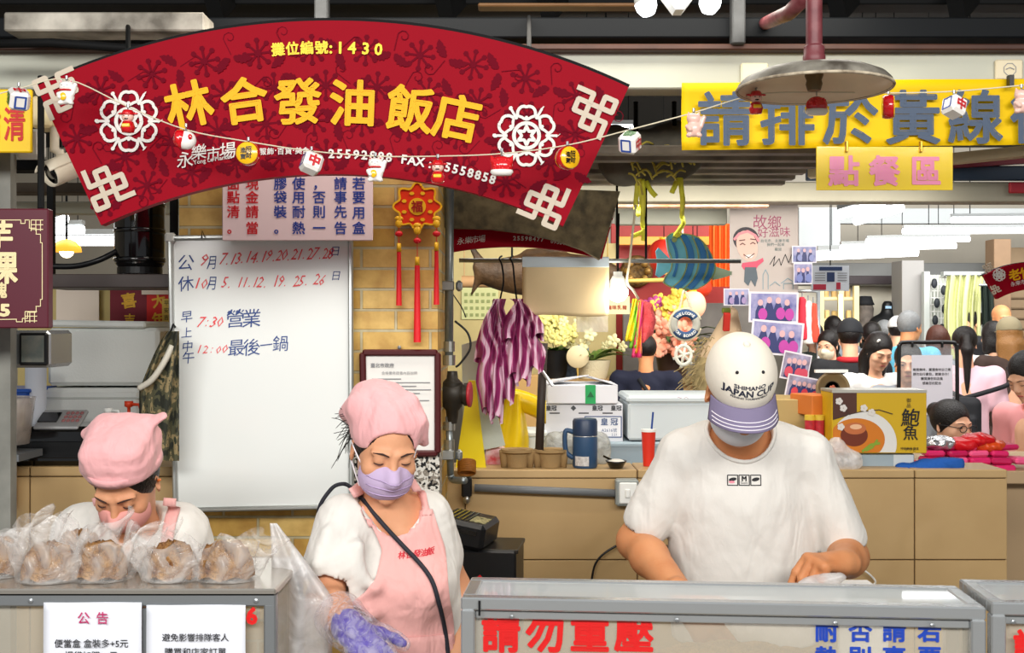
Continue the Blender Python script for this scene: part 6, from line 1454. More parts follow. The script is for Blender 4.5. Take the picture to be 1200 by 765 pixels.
# black spoon rest
t=thing('sauce_dish','small black dish of white sauce between the thermos and the man','dish',at(722,3.84));m=MB();c=at(722,3.84);m.lathe([(0,.004),(.022,0),(.034,.02),(.038,.026),(.032,.022),(.02,.006),(0,.006)],c,24);m.build('dish',M_blackg,t,True);m=MB();m.ell(c+Vector((0,0,.022)),(.03,.03,.01),14,8);m.build('sauce',mat('white sauce','#d9d6cb',.4),t,True);m=MB();m.tube([c+Vector((0,0,.02)),c+Vector((-.045,.0,.042))],.004,6);m.build('spoon',M_blackg,t)
def carton(name,label,cat_,x0,x1,y0,y1,Y,dp,mt,yaw=0,grp=None,top=None,bev=.003):
 a=P(x0,y0,Y);b=P(x1,y1,Y);c=Vector(((a.x+b.x)/2,Y+dp/2,(a.z+b.z)/2));t=thing(name,label,cat_,(c.x,c.y,b.z),grp);R=rotz(yaw);m=MB();m.box(c,(b.x-a.x,dp,a.z-b.z),R,bev);m.build('carton',mt,t);return t,c,R,(b.x-a.x,dp,a.z-b.z)
M_ctn=mat('white carton','#dcdee4',.55)
YBx=4.12
m=MB();a=P(575,553,4.05);b=P(1066,560,4.05);m.box(((a.x+b.x)/2,4.42,zt-.085),(b.x-a.x,.78,.05));m.box(((a.x+b.x)/2,4.42,(zt-.11)/2),(b.x-a.x-.05,.7,zt-.11));o=m.build('work_table',mat('steel table','#8d9092',.4,.6),None);setp(o,'low steel work table behind the tiled half wall','table')
zT=zt-.025
def on_t(y,Y):return y
t,c,R,s_=carton('carton_box','white printed carton with a blue label under the green-taped box','box',637,730,473,556,YBx,.3,M_ctn,grp='white cartons behind the half wall');yf=YBx-.001
m=MB()
for i,x in enumerate((646,672,700,722)):
 m.text('皇冠' if i!=1 else '◆',P(x,478,yf),6.4*YBx/F,em=True,bold=.03)
for x in(650,684,712):m.box(P(x,484,yf),(12*YBx/F,.0006,1.5*YBx/F))
m.build('printed_band',mat('grey black print','#4a4d52',.6),t)
m=MB();a=P(685,488,yf);b=P(728,512,yf);m.box((a+b)/2,(b.x-a.x,.002,a.z-b.z));lb=m.build('label_panel',mat('label white','#e6e9ee',.5),t)
m=MB();kq=YBx/F;m.stroke([(-21*kq,-12*kq),(21.5*kq,-12*kq),(21.5*kq,12*kq),(-21*kq,12*kq)],1.2*kq,(a+b)/2-Vector((0,.002,0)),fx,fz,0,True);m.flat([(-19*kq,-3*kq),(-7*kq,-3*kq),(-13*kq,6*kq)],(a+b)/2-Vector((0,.002,0)),fx,fz);m.text('皇 冠',P(714,494,yf-.002),9*kq,em=True,bold=.02);m.text('A2616號',P(714,504,yf-.002),5*kq);m.text('2.21',P(720,509,yf-.002),4*kq);m.build('label_print',mat('blue grey print','#47608c',.6),lb)
t,c,R,s_=carton('carton_box','flat white carton with green tape and open flaps on the printed carton','box',641,724,451,473,YBx-.02,.28,M_ctn,grp='white cartons behind the half wall')
m=MB();m.box(P(692,462,YBx-.0215),(12*kq,.002,22*kq));m.build('green_tape',mat('green tape','#1f9c55',.4),t);m=MB();m.text('▲',P(692,462,YBx-.024),9*kq);m.build('tape_print',mat('dark green print','#0f5f33',.5),t)
m=MB();a=P(641,451,YBx-.02);b=P(724,451,YBx-.02)
m.add([a,a+Vector((0,.28,0)),P(690,440,YBx+.1),P(655,446,YBx-.02)],[(0,1,2,3)]);m.add([b,b+Vector((0,.28,0)),P(684,440,YBx+.2),P(694,441,YBx-.02)],[(0,1,2,3)]);o=m.build('flap',M_ctn,t);o.modifiers.new('s','SOLIDIFY').thickness=.004
t,c,R,s_=carton('foam_box','white foam box with lid between the crown carton and the man','box',736,850,472,516,4.1,.34,mat('pale blue foam','#c6d0d4',.7),grp='white foam boxes behind the half wall',bev=.008);m=MB();m.box(c+Vector((0,0,s_[2]/2+.012)),(s_[0]+.01,s_[1]+.01,.03),None,.01);m.build('lid',mat('pale blue foam','#c6d0d4',.7),t)
m=MB();m.text('～ ⌒',P(800,466,4.095),.02);m.build('scribble',mat('red blue scribble','#a06a80',.6),t)
t,c,R,s_=carton('foam_box','grey foam box under the white foam box beside the red cup','box',708,850,518,556,4.09,.35,mat('grey blue foam','#98a9b3',.7),grp='white foam boxes behind the half wall',bev=.006);m=MB();m.box(c+Vector((0,-s_[1]/2,s_[2]/2-.012)),(s_[0]-.02,.006,.008));m.build('rim',mat('grey blue foam','#98a9b3',.7),t)
t,c,R,s_=carton('foam_box','small white foam box behind the pulp trays','box',606,640,512,552,4.06,.2,M_foam,grp='white foam boxes behind the half wall',bev=.006);m=MB();m.box(c+Vector((0,0,s_[2]/2+.01)),(s_[0]+.01,s_[1]+.01,.02),None,.005);m.build('lid',M_foam,t)
D=SDF(tuple(at(640,3.9)+Vector((-.02,-.02,-.01))),tuple(at(715,4.1)+Vector((.02,.02,.14))),.008)
for i in range(9):
 rg=random.Random(i);D.ell(at(648+i*7,3.99)+Vector((0,rg.uniform(-.02,.02),.05)),(.035,.04,.06),k=.02)
D.warp(folds(31,.01,90,5));o=D.mesh().build('crumpled_bag',film('grey bag film','#c9ccc8',.3,.2,.9,22),None,True);setp(o,'crumpled clear bag lying behind the thermos and pulp trays','bag')
t=thing('paper_cup','red paper cup with a dark straw against the foam box beside the man','cup',at(760,3.9));c=at(760,3.9);m=MB();m.lathe([(.0,.003),(S(6.3,3.9),0),(S(8.5,3.9),S(42,3.9)),(S(8,3.9),S(42,3.9)),(0,S(40,3.9))],c,24);m.build('cup',mat('red cup','#d2301f',.4),t,True,angle=.7);m=MB();m.lathe([(S(8.8,3.9),S(40,3.9)),(S(8.8,3.9),S(43,3.9)),(0,S(43.5,3.9))],c,24);m.build('lid',M_white,t);m=MB();m.tube([c+Vector((.01,0,S(40,3.9))),c+Vector((.016,0,S(63,3.9)))],.0035,8);m.build('straw',M_inkb,t)
# abalone box and neighbours
Yab=3.9;kq=Yab/F
t,c,R,s_=carton('foam_box','grey foam box carrying the abalone gift carton','box',978,1072,531,553,Yab,.16,mat('grey blue foam','#98a9b3',.7),bev=.006);m=MB();m.box(c+Vector((s_[0]/2-.04,-s_[1]/2,0)),(.07,.004,s_[2]-.01));m.build('tape',mat('white tape','#c9d0d2',.5),t)
t,c,R,s_=carton('gift_box','yellow abalone gift carton pictured with a plated dish','box',975,1086,459,531,Yab-.02,.14,mat('mustard print','#c9a416',.4),bev=.002);yf=Yab-.0215;o0=Vector((0,yf,0))
def pr(pts,mt,name,lay):m_=MB();m_.add([P(x,y,yf-.0004*lay)for x,y in pts],[tuple(range(len(pts)))]);return m_.build(name,mt,t)
def elp(cx_,cy_,rx,ry,x0=976,x1=1085,y0=460,y1=530,n=40):return[(min(max(cx_+rx*math.cos(a),x0),x1),min(max(cy_-ry*math.sin(a),y0),y1))for a in np.linspace(0,2*PI,n+1)[:-1]]
pr([(976,460),(1004,460),(1004,484),(976,492)],mat('brown print','#4a2617',.5),'picture_band',1);pr(elp(1012,520,39,38),mat('plate print','#d9d8d4',.4),'plate_picture',2);pr(elp(1004,515,33,25),mat('orange sauce print','#c9741a',.4),'sauce_picture',3)
pr(elp(1001,510,16,13),mat('abalone print','#6b2a12',.4),'abalone_picture',4);pr(elp(1002,502,13,7),mat('abalone light print','#b9683a',.4),'abalone_shine',5);pr(elp(1003,500,7,3),mat('abalone highlight print','#e3b48e',.4),'abalone_top',6)
m=MB();q=lambda x,y:(P(x,y,yf).x,P(x,y,yf).z)
m.stroke([q(1010,529),q(1020,521),q(1031,519)],3*kq,(0,yf-.0028,0),fx,fz);m.stroke([q(1014,528),q(1022,524),q(1028,515)],2.6*kq,(0,yf-.0028,0),fx,fz);m.build('asparagus_picture',mat('green print','#7d9a2a',.5),t)
m=MB()
for x,y in((983,470),(988,478),(1012,478),(1021,483),(985,500)):
 for i in range(5):a=i*2*PI/5;m.flat([(P(x,y,yf).x+2.4*kq*math.cos(a)+2.2*kq*math.cos(j*PI/3),P(x,y,yf).z+2.4*kq*math.sin(a)+2.2*kq*math.sin(j*PI/3))for j in range(6)],(0,yf-.0032,0),fx,fz)
m.build('blossom_picture',mat('white print','#ece7de',.5),t)
m=MB();m.stroke([q(977,491),q(992,486),q(1010,482),q(1030,480),q(1046,485)],1*kq,(0,yf-.0024,0),fx,fz);m.stroke([q(980,466),q(990,480),q(996,486)],1*kq,(0,yf-.0024,0),fx,fz);m.build('branch_picture',mat('branch print','#3d2a20',.5),t)
m=MB();m.text('鮑',P(1067,489,yf-.001),22*kq,bold=.012,em=True,shear=.1);m.text('魚',P(1067,507,yf-.001),18*kq,bold=.012,em=True);m.text('御',P(1065,469,yf-.001),5.5*kq,em=True);m.text('品',P(1065,475,yf-.001),5.5*kq,em=True);m.text('アワビ',P(1067,527,yf-.001),4.5*kq,em=True);m.text('特級鮑魚禮盒',P(1066,525.5,yf-.001),3.6*kq,em=True);m.build('lettering',M_ink,t)
m=MB();a=P(975,458,Yab-.02);b=P(1086,461,Yab-.02);m.box(((a.x+b.x)/2,Yab+.05,(a.z+b.z)/2+.003),(b.x-a.x,.145,.010));m.build('silver_tape',mat('silver tape','#c6c3b8',.3,.6),t)
m=MB();D=SDF(tuple(P(560,560,3.9)),tuple(P(600,515,4.02)),.005);D.box(P(579,536,3.965),(.034,.018,.045),roty(.2),.012);D.warp(folds(91,.004,90));o=D.mesh().build('snack_packet',mat('red white packet print','#cf2434',.35,var=1,vs=28,col2='#e9dfe0'),None,True);setp(o,'red and white packet standing left of the pulp cup trays','packet')
# blue glove, crumpled bag
D=SDF(tuple(P(1035,575,3.72)),tuple(P(1140,530,4.05)),.005);Yg=3.88
D.cap(P(1055,547,Yg),P(1085,549,Yg),.016,.03,.02,flat=((0,0,1),.8));D.cap(P(1085,549,Yg),P(1118,543,Yg),.03,.032,.03);D.ell(P(1112,541,Yg),(.032,.035,.03),k=.02);D.warp(folds(6,.006,50));o=D.mesh().build('oven_mitt',mat('blue fleece','#1c58ad',.9,bump=.3,bs=200),None,True);setp(o,'blue fleece mitt lying on the right end of the half wall','mitt')
D=SDF(tuple(P(955,572,3.74)),tuple(P(1030,505,4.0)),.006);D.ell(P(993,540,3.84),(.05,.036,.04));D.ell(P(980,530,3.84),(.036,.032,.05),k=.03);D.warp(folds(41,.012,80,5));o=D.mesh().build('crumpled_bag',M_bag2,None,True);setp(o,'crumpled white plastic bag tucked beside the man\'s shoulder on half wall','bag')
# pink sweets heap on the neighbouring stall
Ys=4.35;kz=Ys/F;zs=P(0,551,Ys).z
m=MB();a=P(1075,0,Ys-.02).x;b=P(1420,0,Ys).x;m.box(((a+b)/2,Ys+.32,zs-.025),(b-a,.7,.05),bev=.004);m.box(((a+b)/2+.05,Ys+.35,(zs-.05)/2),(b-a-.1,.6,zs-.05));o=m.build('stall_table',mat('pale wood board','#b59a77',.6),None);setp(o,'stall table under the heap of pink packets at right','table')
M_pk=[mat('pink packet','#d92a6a',.35),mat('deep pink packet','#c01f58',.35),mat('light pink packet','#ea5a8b',.35)]
rg=random.Random(6);n=0
lays=[(1088,1188,549,10,0),(1080,1192,540,10,.02),(1082,1184,531,9,.04),(1092,1178,523,8,.06)]
names=['bottom','second','third','top']
for j,(x0,x1,y,h,dy)in enumerate(lays):
 x=x0;kk=0
 while x<x1-6:
  w=rg.uniform(19,27);c=P(x+w/2,y-h/2+4,Ys+.04+dy);m=MB();m.box(c,(w*kz,.09,h*kz*.8),roty(rg.uniform(-.05,.05))@rotz(rg.uniform(-.15,.15)),.008);o=m.build('sweet_packet',M_pk[n%3],None,True,angle=.6)
  setp(o,'pink wrapped packet, number %s from the left in the %s row of the heap'%(('one','two','three','four','five','six','seven')[kk],names[j]),'packet','pink packets on the stall table');x+=w+1;n+=1;kk+=1
for i,(x,y,q,lb)in enumerate(((1100,519,mat('silver foil','#c9c9cc',.2,.8,bump=.6,bs=60),'silver foil bag on top of the pink packets'),(1128,520,M_red,'red foil bag in the middle on top of the pink packets'),(1158,522,mat('orange red foil','#d24a1c',.25,bump=.6,bs=40),'orange and red foil bag at the right on top of the pink packets'),(1146,515,mat('bright red foil','#c8141c',.25,bump=.5,bs=40),'bright red foil bag pushed behind the orange one'))):
 D=SDF(tuple(P(x,y,Ys+.1)-Vector((.11,.09,.06))),tuple(P(x,y,Ys+.1)+Vector((.11,.09,.06))),.006);D.ell(P(x,y,Ys+.1),(.068,.06,.026));D.warp(folds(50+i,.012,70,5));o=D.mesh().build('foil_bag',q,None,True);setp(o,lb,'bag','foil bags of sweets')
m=MB();c=P(1083,545,Ys+.02);m.box(c,(18*kz,.08,10*kz),None,.005);o=m.build('sweet_packet',mat('red box print','#cf2226',.4),None);setp(o,'small red packet at the left end of the pink heap','packet')
# ------------------------------------------------------------------ things hung on the rod above the half wall
YRd=3.75
t=thing('hanging_rail','thin steel rail hung across the stall on wires with bags and a bulb','rail',P(705,306,YRd));m=MB();m.tube([P(538,305,YRd),P(868,306,YRd)],S(2.6,YRd),10);m.build('rod',mat('zinc rod','#8d9190',.35,.8),t,True)
for x in(723,757):
 m=MB();m.tube([P(x,306,YRd),P(x,200,YRd+(.1 if x<800 else.2))],.004,6);m.build('wire',M_dark,t)
t=thing('bag_pad','pad of pale yellow takeaway bags folded over the rail','bags',P(662,370,YRd));a=P(613,303,YRd);b=P(712,370,YRd)
m=MB()
for q,(dx,dz)in enumerate(((0,0),(.004,.003),(-.003,.006),(.002,.01))):
 m.grid(lambda u,v:(lerp(a.x,b.x,u)+dx,YRd-.016+.006*q-.003*math.sin(v*5+q)*math.sin(u*7+v),lerp(a.z,b.z+dz+.003*math.sin(u*6),v)),24,16)
o=m.build('bags',mat('pale yellow bag paper','#e6cf9f',.5,var=.1,vs=8),t,True);o.modifiers.new('s','SOLIDIFY').thickness=.002
m=MB();m.box(((a.x+b.x)/2,YRd-.021,a.z-.014),(b.x-a.x+.006,.004,.032),bev=.001);m.box(((a.x+b.x)/2,YRd,a.z+.003),(b.x-a.x+.006,.044,.004),bev=.001);m.build('header_strip',mat('pale blue strip','#c5d5dd',.35),t)
t=thing('bag_pad','small clear bags hanging behind the lower right of the yellow pad','bags',P(695,390,YRd+.06));a=P(675,340,YRd+.06);b=P(712,389,YRd+.06);m=MB();m.grid(lambda u,v:(lerp(a.x,b.x,u),YRd+.05+.008*math.sin(u*7+v*4),lerp(a.z,b.z,v)),14,14);m.build('bags',film('clear bags','#e3ddd4',.35,.2,.4,10),t,True)
# bundles of striped bags
def stripe_mat():
 m_=bpy.data.materials.new('pink striped film');m_.use_nodes=True;nt=m_.node_tree;N=nt.nodes;L=nt.links;b_=N['Principled BSDF'];tc=N.new('ShaderNodeTexCoord');w=N.new('ShaderNodeTexWave');w.inputs['Scale'].default_value=10;w.inputs['Distortion'].default_value=9;w.inputs['Detail Scale'].default_value=.6;w.inputs['Detail'].default_value=1
 r_=N.new('ShaderNodeValToRGB');e=r_.color_ramp.elements;e[0].position=.3;e[0].color=(*lin('#86265c'),1);e[1].position=.62;e[1].color=(*lin('#b8407f'),1);q=e.new(.82);q.color=(*lin('#ecc6da'),1);L.new(tc.outputs['Object'],w.inputs['Vector']);L.new(w.outputs['Fac'],r_.inputs[0]);L.new(r_.outputs[0],b_.inputs['Base Color']);b_.inputs['Roughness'].default_value=.3;return m_
M_str=stripe_mat()
for i,(xh,yh,x0,x1,y1,Y,lb,col)in enumerate(((588,308,562,600,492,3.76,'longer left bundle of pink striped plastic bags hooked on the rail',None),(601,308,590,634,448,3.74,'shorter right bundle of pink striped plastic bags hooked on the rail',None))):
 t=thing('bag_bundle',lb,'bags',P((x0+x1)/2,y1,Y),'striped bag bundles');xc=(x0+x1)/2;m=MB();m.tube(curve_pts([P(xh,300,YRd+.01),P(xh-3,303,YRd-.02),P(xh,310,YRd-.02),P(xh+2,330,Y-.01),P(585 if i==0 else 606,355,Y)],5),.003,6);m.build('hook',M_dark,t,True)
 rg=random.Random(i+3);m=MB()
 for j in range(7):
  ph=rg.uniform(0,6);ox=(0,-.55,.55,-.95,.9,-.3,.35)[j];ln=(1,.93,.85,.52,.46,.66,.58)[j];dy=-.012*(j>2)
  def fn(u,v,ph=ph,ox=ox):
   an=2*PI*u;xx=lerp(585 if i==0 else 605,xc+ox*(x1-x0)/2*(1 if j<3 else.85),min(1,v*1.3)**.8);y=lerp(350,350+(y1-350)*ln,v)
   hw=(lerp(5,2.2,v/.1)if v<.1 else lerp(2.2,(x1-x0)*(.30 if j<3 else.2),min(1,(v-.1)*1.7)**.8))*(1-(.45 if j<3 else-.2)*max(0,v-.75)/.25)
   hw*=1+.32*math.sin(4*an+ph+4*v)*min(1,v*3)+.16*math.sin(9*an+9*v+ph)
   return tuple(P(xx+hw*math.cos(an)+2.5*math.sin(5*v+ph),y+5*v*math.sin(2*an+ph),Y+dy+.004*j+.035*math.sin(an)*min(1,.2+v*2)*(1+.45*math.sin(4*an+ph)+.2*math.sin(9*an+5*v))))
  m.grid(fn,64,30,cu=True)
 m.build('bags',M_str,t,True)
# bulb
def bulb(x,y,Y,r,es,label,cordtop):
 t=thing('light_bulb',label,'lamp',P(x,y,Y));c=P(x,y,Y);m=MB();m.lathe([(0,-r),(r*.6,-r*.8),(r*.95,-r*.3),(r,0),(r*.96,r*.25)],c,24);m.build('globe',mat('lit bulb','#ffffff',.4,emit='#fffaf0',es=es),t,True);m=MB();m.lathe([(r*.96,r*.25),(r*.72,r*1.1),(r*.5,r*1.5),(r*.42,r*1.5),(r*.42,r*1.9),(0,r*1.9)],c,24);m.build('base',mat('bulb base','#dfe2df',.4),t,True);m=MB();m.tube([c+Vector((0,0,r*1.9)),P(x+1,cordtop,Y)],.004,6);m.build('cord',M_dark,t)
 l=bpy.data.lights.new('bulb_light','POINT');l.energy=1.6;l.color=(1,.92,.8);l.shadow_soft_size=.05;lo_=bpy.data.objects.new('bulb_light',l);COL.objects.link(lo_);lo_.location=c+Vector((0,-.12,-.02));return t
bulb(724,342,3.82,S(12.5,3.82),7,'lit white bulb hanging beside the bag pad',250)
# carved fish, blue angelfish
Yf1=4.35;t=thing('carved_fish','big brown carved wooden fish behind the bag pad, tail to the left','ornament',P(630,345,Yf1));D=SDF(tuple(P(530,365,Yf1-.2)),tuple(P(745,275,Yf1+.2)),.007)
D.ell(P(645,322,Yf1),(S(85,Yf1),.06,S(26,Yf1)),k=.02);D.cap(P(575,318,Yf1),P(560,313,Yf1),.04,.02,.03,flat=((0,1,0),.6));D.cap(P(566,312,Yf1),P(554,292,Yf1),.022,.012,.02,flat=((0,1,0),.6));D.cap(P(566,316,Yf1),P(552,346,Yf1),.024,.006,.02,flat=((0,1,0),.6));D.cap(P(620,300,Yf1),P(660,292,Yf1),.03,.012,.02,flat=((0,1,0),.5));D.mesh().build('body',mat('carved brown wood','#5a4228',.55,var=.6,vs=14,col2='#2a1c10',bump=.3,bs=70),t,True)
m=MB();m.tube([P(600,300,Yf1),P(600,240,Yf1)],.004);m.tube([P(690,298,Yf1),P(690,240,Yf1)],.004);m.build('hanging_cord',M_dark,t)
Ya=3.92;ka=Ya/F;t=thing('hanging_fish','striped blue and turquoise angelfish ornament on a yellow rope, crossed by the rail','ornament',P(812,340,Ya))
def ap(pts):return[(P(x,y,Ya).x,P(x,y,Ya).z)for x,y in pts]
bodyp=[(781,278),(788,273),(800,274),(815,277),(826,286),(834,300),(838,312),(836,322),(828,332),(815,339),(800,338),(786,336),(778,331),(780,324),(786,316),(787,304),(783,292)]
m=MB();m.prism(ap(bodyp),(0,Ya,0),fx,fz,.03);m.build('body',mat('turquoise paint','#5fa9bd',.55,var=.2,vs=20),t)
m=MB()
for pts,w in(([(800,275),(808,290),(810,308),(804,326),(792,337)],7),([(816,279),(823,294),(824,312),(818,326),(808,338)],6.5),([(828,292),(834,306),(832,320),(826,332)],5),([(786,280),(792,294),(793,310),(789,324)],3)):m.stroke([(P(p.x,p.z,Ya).x,P(p.x,p.z,Ya).z)for p in curve_pts([(x,0,y)for x,y in pts],5)],w*ka,(0,Ya-.003,0),fx,fz,.003)
m.build('stripes',mat('deep blue paint','#14639c',.5),t)
m=MB()
for pts in([(795,275),(803,290),(805,308),(799,326),(787,337)],[(811,277),(817,293),(818,311),(812,327),(801,338)],[(824,284),(829,298),(829,314),(823,328)],bodyp+[bodyp[0]]):m.stroke([(P(p.x,p.z,Ya).x,P(p.x,p.z,Ya).z)for p in curve_pts([(x,0,y)for x,y in pts],4)],1.3*ka,(0,Ya-.0045,0),fx,fz,.004)
m.build('outline',mat('olive gold paint','#7d8a4a',.5),t)
for nm,pts,mt in(('tail',[(786,304),(772,290),(769,294),(771,308),(769,322),(773,325),(787,316)],mat('turquoise paint','#5fa9bd',.55)),('snout',[(836,311),(845,314),(858,318),(858,322),(846,326),(836,328)],mat('pale green paint','#9fb79a',.5)),('fin',[(802,336),(810,329),(820,330),(822,334),(812,339),(804,341)],mat('green paint','#4f8a46',.5))):
 m=MB();m.prism(ap(pts),(0,Ya+.004,0),fx,fz,.02);m.build(nm,mt,t)
m=MB();m.lathe([(0,0),(.009,0),(.009,.006),(0,.006)],P(790,281,Ya-.006),12,(0,-1,0));m.build('eye',mat('olive gold paint','#7d8a4a',.5),t)
# bundle with straw ropes
Yu=3.6;t=thing('tarp_bundle','rolled grey tarp bundle tied with yellow straw under the deck','bundle',P(762,212,Yu));D=SDF(tuple(P(705,228,Yu-.25)),tuple(P(815,130,Yu+.25)),.009)
D.cap(P(735,185,Yu),P(795,180,Yu),.085,.08);D.ell(P(730,180,Yu),(.06,.07,.08),k=.03);D.ell(P(790,175,Yu),(.08,.07,.09),k=.03);D.cap(P(715,165,Yu),P(730,195,Yu),.05,.06,.03);D.warp(folds(61,.012,40,5));D.mesh().build('tarp',mat('grey tarp','#5d5a50',.85,var=.4,vs=12),t,True)
m=MB();rg=random.Random(9)
for i in range(34):
 x=rg.uniform(735,795);y=rg.uniform(172,212);an=rg.uniform(-.5,1.2);l=rg.uniform(10,26);p=P(x,y,Yu-.095-rg.uniform(0,.02));q=P(x+l*math.cos(an),y+l*math.sin(an),Yu-.09);m.tube(curve_pts([p,(p+q)/2+Vector((0,-.015,.01)),q],3),.0035,5)
m.build('straw_ties',mat('dry straw','#a99b3f',.8),t,True);m=MB();m.tube([P(745,170,Yu),P(745,120,3.5)],.008);m.tube([P(790,165,Yu),P(790,120,3.5)],.008);m.build('hanging_cord',M_dark,t)
M_yr=mat('yellow green rope','#d2d03a',.8,bump=.4,bs=200)
for nm,lb,lines in(('rope','doubled yellow rope hanging loose left of the fish',[[(746,195),(747,215),(745,240),(748,252),(752,240),(750,215),(748,195)],[(752,200),(754,230),(753,262),(755,270),(746,275),(740,277)],[(754,205),(762,222),(769,230)],[(755,268),(754,282)]]),('rope','yellow rope knotted to the striped fish',[[(797,195),(798,215),(800,235),(799,252),(801,261),(797,268),(791,277),(797,273)],[(796,204),(792,215),(787,226)]])):
 m=MB()
 for l in lines:m.tube(curve_pts([P(x,y,3.58 if nm and l[0][1]<225 and y<240 else 3.9)for x,y in l],4),.0085,7)
 o=m.build(nm,M_yr,None,True);setp(o,lb,'rope','yellow ropes')
m=MB();m.tube(curve_pts([P(745,240,3.7),P(741,275,3.72),P(738,305,3.72),P(735,330,3.74),P(742,340,3.78),P(748,350,3.85)],5),.0045,6);o=m.build('string',M_rope,None,True);setp(o,'pale string looping past the lit bulb down to the ribbons','string')
# ribbons, mesh bag
Yr=3.88;t=thing('ribbon_bundle','hanging strips of yellow, green and pink plastic with a red mesh bag','ribbons',P(748,420,Yr))
for(x0,y0,x1,y1,w,c_)in((744,350,737,400,4.5,'#e8d21f'),(747,352,742,408,4.5,'#7cc832'),(749,352,748,414,4,'#e89a2f'),(751,354,746,419,5.5,'#ee3f7e')):
 m=MB();m.grid(lambda u,v:tuple(P(lerp(x0,x1,v)+(u-.5)*w*(1+v),lerp(y0,y1,v),Yr-.012*math.sin(u*9+v*7)-.01*v)),8,18);o=m.build('ribbon',mat('ribbon '+c_,c_,.4),t,True);o.modifiers.new('s','SOLIDIFY').thickness=.002
D=SDF(tuple(P(738,408,Yr-.1)),tuple(P(780,348,Yr+.12)),.006);D.ell(P(759,375,Yr+.03),(S(9,Yr),.03,S(17,Yr)));D.cap(P(757,360,Yr+.02),P(750,352,Yr),.02,.006,.02);D.cap(P(757,388,Yr+.02),P(754,400,Yr),.02,.006,.02);D.warp(folds(71,.008,80,5));D.mesh().build('mesh_bag',mat('coral mesh','#ef5a5f',.4,bump=.8,bs=160),t,True)
# lifebuoy, wheel, straw doll
Yv=4.25;kv=Yv/F;t=thing('lifebuoy','small grey and blue lifebuoy ornament lettered WELCOME ON BOARD','ornament',P(803,398,Yv));c=P(803,380,Yv)
for a0,a1,mt in((.55,2.6,mat('navy canvas','#2b4a72',.7)),(2.6,3.7,mat('grey canvas','#a9a9a0',.7)),(3.7,5.75,mat('navy canvas','#2b4a72',.7)),(5.75,6.83,mat('grey canvas','#a9a9a0',.7))):
 m=MB();m.tube([c+Vector((13.2*kv*math.cos(a),0,13.2*kv*math.sin(a)))for a in np.linspace(a0,a1,14)],4.6*kv,10);m.build('ring_section',mt,t,True)
m=MB()
for s_,b0,dr in(('WELCOME',1.57,-1),('ON BOARD',4.71,1)):
 for i,ch in enumerate(s_):
  a=b0+dr*(i-(len(s_)-1)/2)*.25;m.text(ch,c+Vector((13.2*kv*math.cos(a),-4.8*kv,13.2*kv*math.sin(a))),4.6*kv,rot=(a-PI/2)if dr<0 else(a+PI/2),bold=.03)
m.build('lettering',M_white,t)
m=MB();m.tube(curve_pts([c+Vector((-15*kv,0,8*kv)),P(796,362,Yv),P(802,340,Yv),P(810,362,Yv),c+Vector((15*kv,0,8*kv))],5),.005,6);m.tube([c+Vector((18.5*kv*math.cos(a),0,18.5*kv*math.sin(a)))for a in np.linspace(.3,2.84+3.2,30)],.005,6);m.tube([P(802,340,Yv),P(800,320,Yv),P(800,250,Yv)],.004);m.build('cord',M_rope,t,True)
t=thing('ship_wheel','white ship wheel ornament hanging under the lifebuoy','ornament',P(801,432,Yv));c=P(801,416,Yv);m=MB();m.tube([c+Vector((9*kv*math.cos(a),0,11*kv*math.sin(a)))for a in np.linspace(0,2*PI,25)[:-1]],.007,8,True);m.build('rim',mat('white rope wheel','#d6d3c6',.7),t,True)
for i in range(3):
 a=i*PI/3+.3;m=MB();d=Vector((math.cos(a)*13*kv,0,math.sin(a)*15*kv));m.tube([c-d,c+d],.0055,7);m.build('spoke',mat('white rope wheel','#d6d3c6',.7),t,True)
m=MB();m.tube([c+Vector((0,0,11*kv)),P(803,397,Yv)],.003);m.build('cord',M_rope,t)
Yd=4.62;t=thing('straw_doll','pale straw doll with a red patch hanging behind the man\'s cap','ornament',P(845,480,Yd));D=SDF(tuple(P(800,480,Yd-.2)),tuple(P(890,350,Yd+.2)),.008);D.cap(P(857,368,Yd),P(850,412,Yd),.03,.09,k=.02);D.ell(P(846,420,Yd),(.10,.08,.07),k=.03);D.mesh().build('hood',mat('beige felt','#d8bd9c',.9,bump=.2,bs=90),t,True)
m=MB();a=P(847,366,Yd-.09);b=P(856,388,Yd-.11);m.box((a+b)/2,(b.x-a.x,.02,a.z-b.z),rotx(.3),.003);m.build('red_patch',mat('red felt','#b52a20',.9),t);m=MB();a=P(846,361,Yd-.09);b=P(856,367,Yd-.095);m.box((a+b)/2,(b.x-a.x,.02,a.z-b.z),rotx(.3),.003);m.build('green_patch',mat('green felt','#7d8a3a',.9),t)
m=MB();rg=random.Random(12)
for i in range(420):
 a=rg.uniform(0,2*PI);rr=rg.uniform(.06,.12);y0=rg.uniform(395,470);p=P(845,y0,Yd)+Vector((rr*math.cos(a),rr*math.sin(a)*.8,0));q=p+Vector((math.cos(a)*rg.uniform(.02,.06)+(-.02 if y0>420 else 0),math.sin(a)*.04,-rg.uniform(.01,.05)));m.tube([p,(p+q)/2+Vector((0,0,.012)),q],.0022,3)
o=m.build('straw_fringe',mat('dry grass','#b5a274',.9,var=.4,vs=30),t);o['kind']='stuff'
D=SDF(tuple(P(800,500,Yd-.25)),tuple(P(890,395,Yd+.25)),.01);D.ell(P(845,445,Yd),(.12,.10,.16));D.mesh().build('straw_body',mat('dry grass','#b5a274',.9,var=.4,vs=30),t,True)
m=MB();m.tube([P(857,366,Yd),P(857,250,Yd)],.003);m.build('cord',M_rope,t)
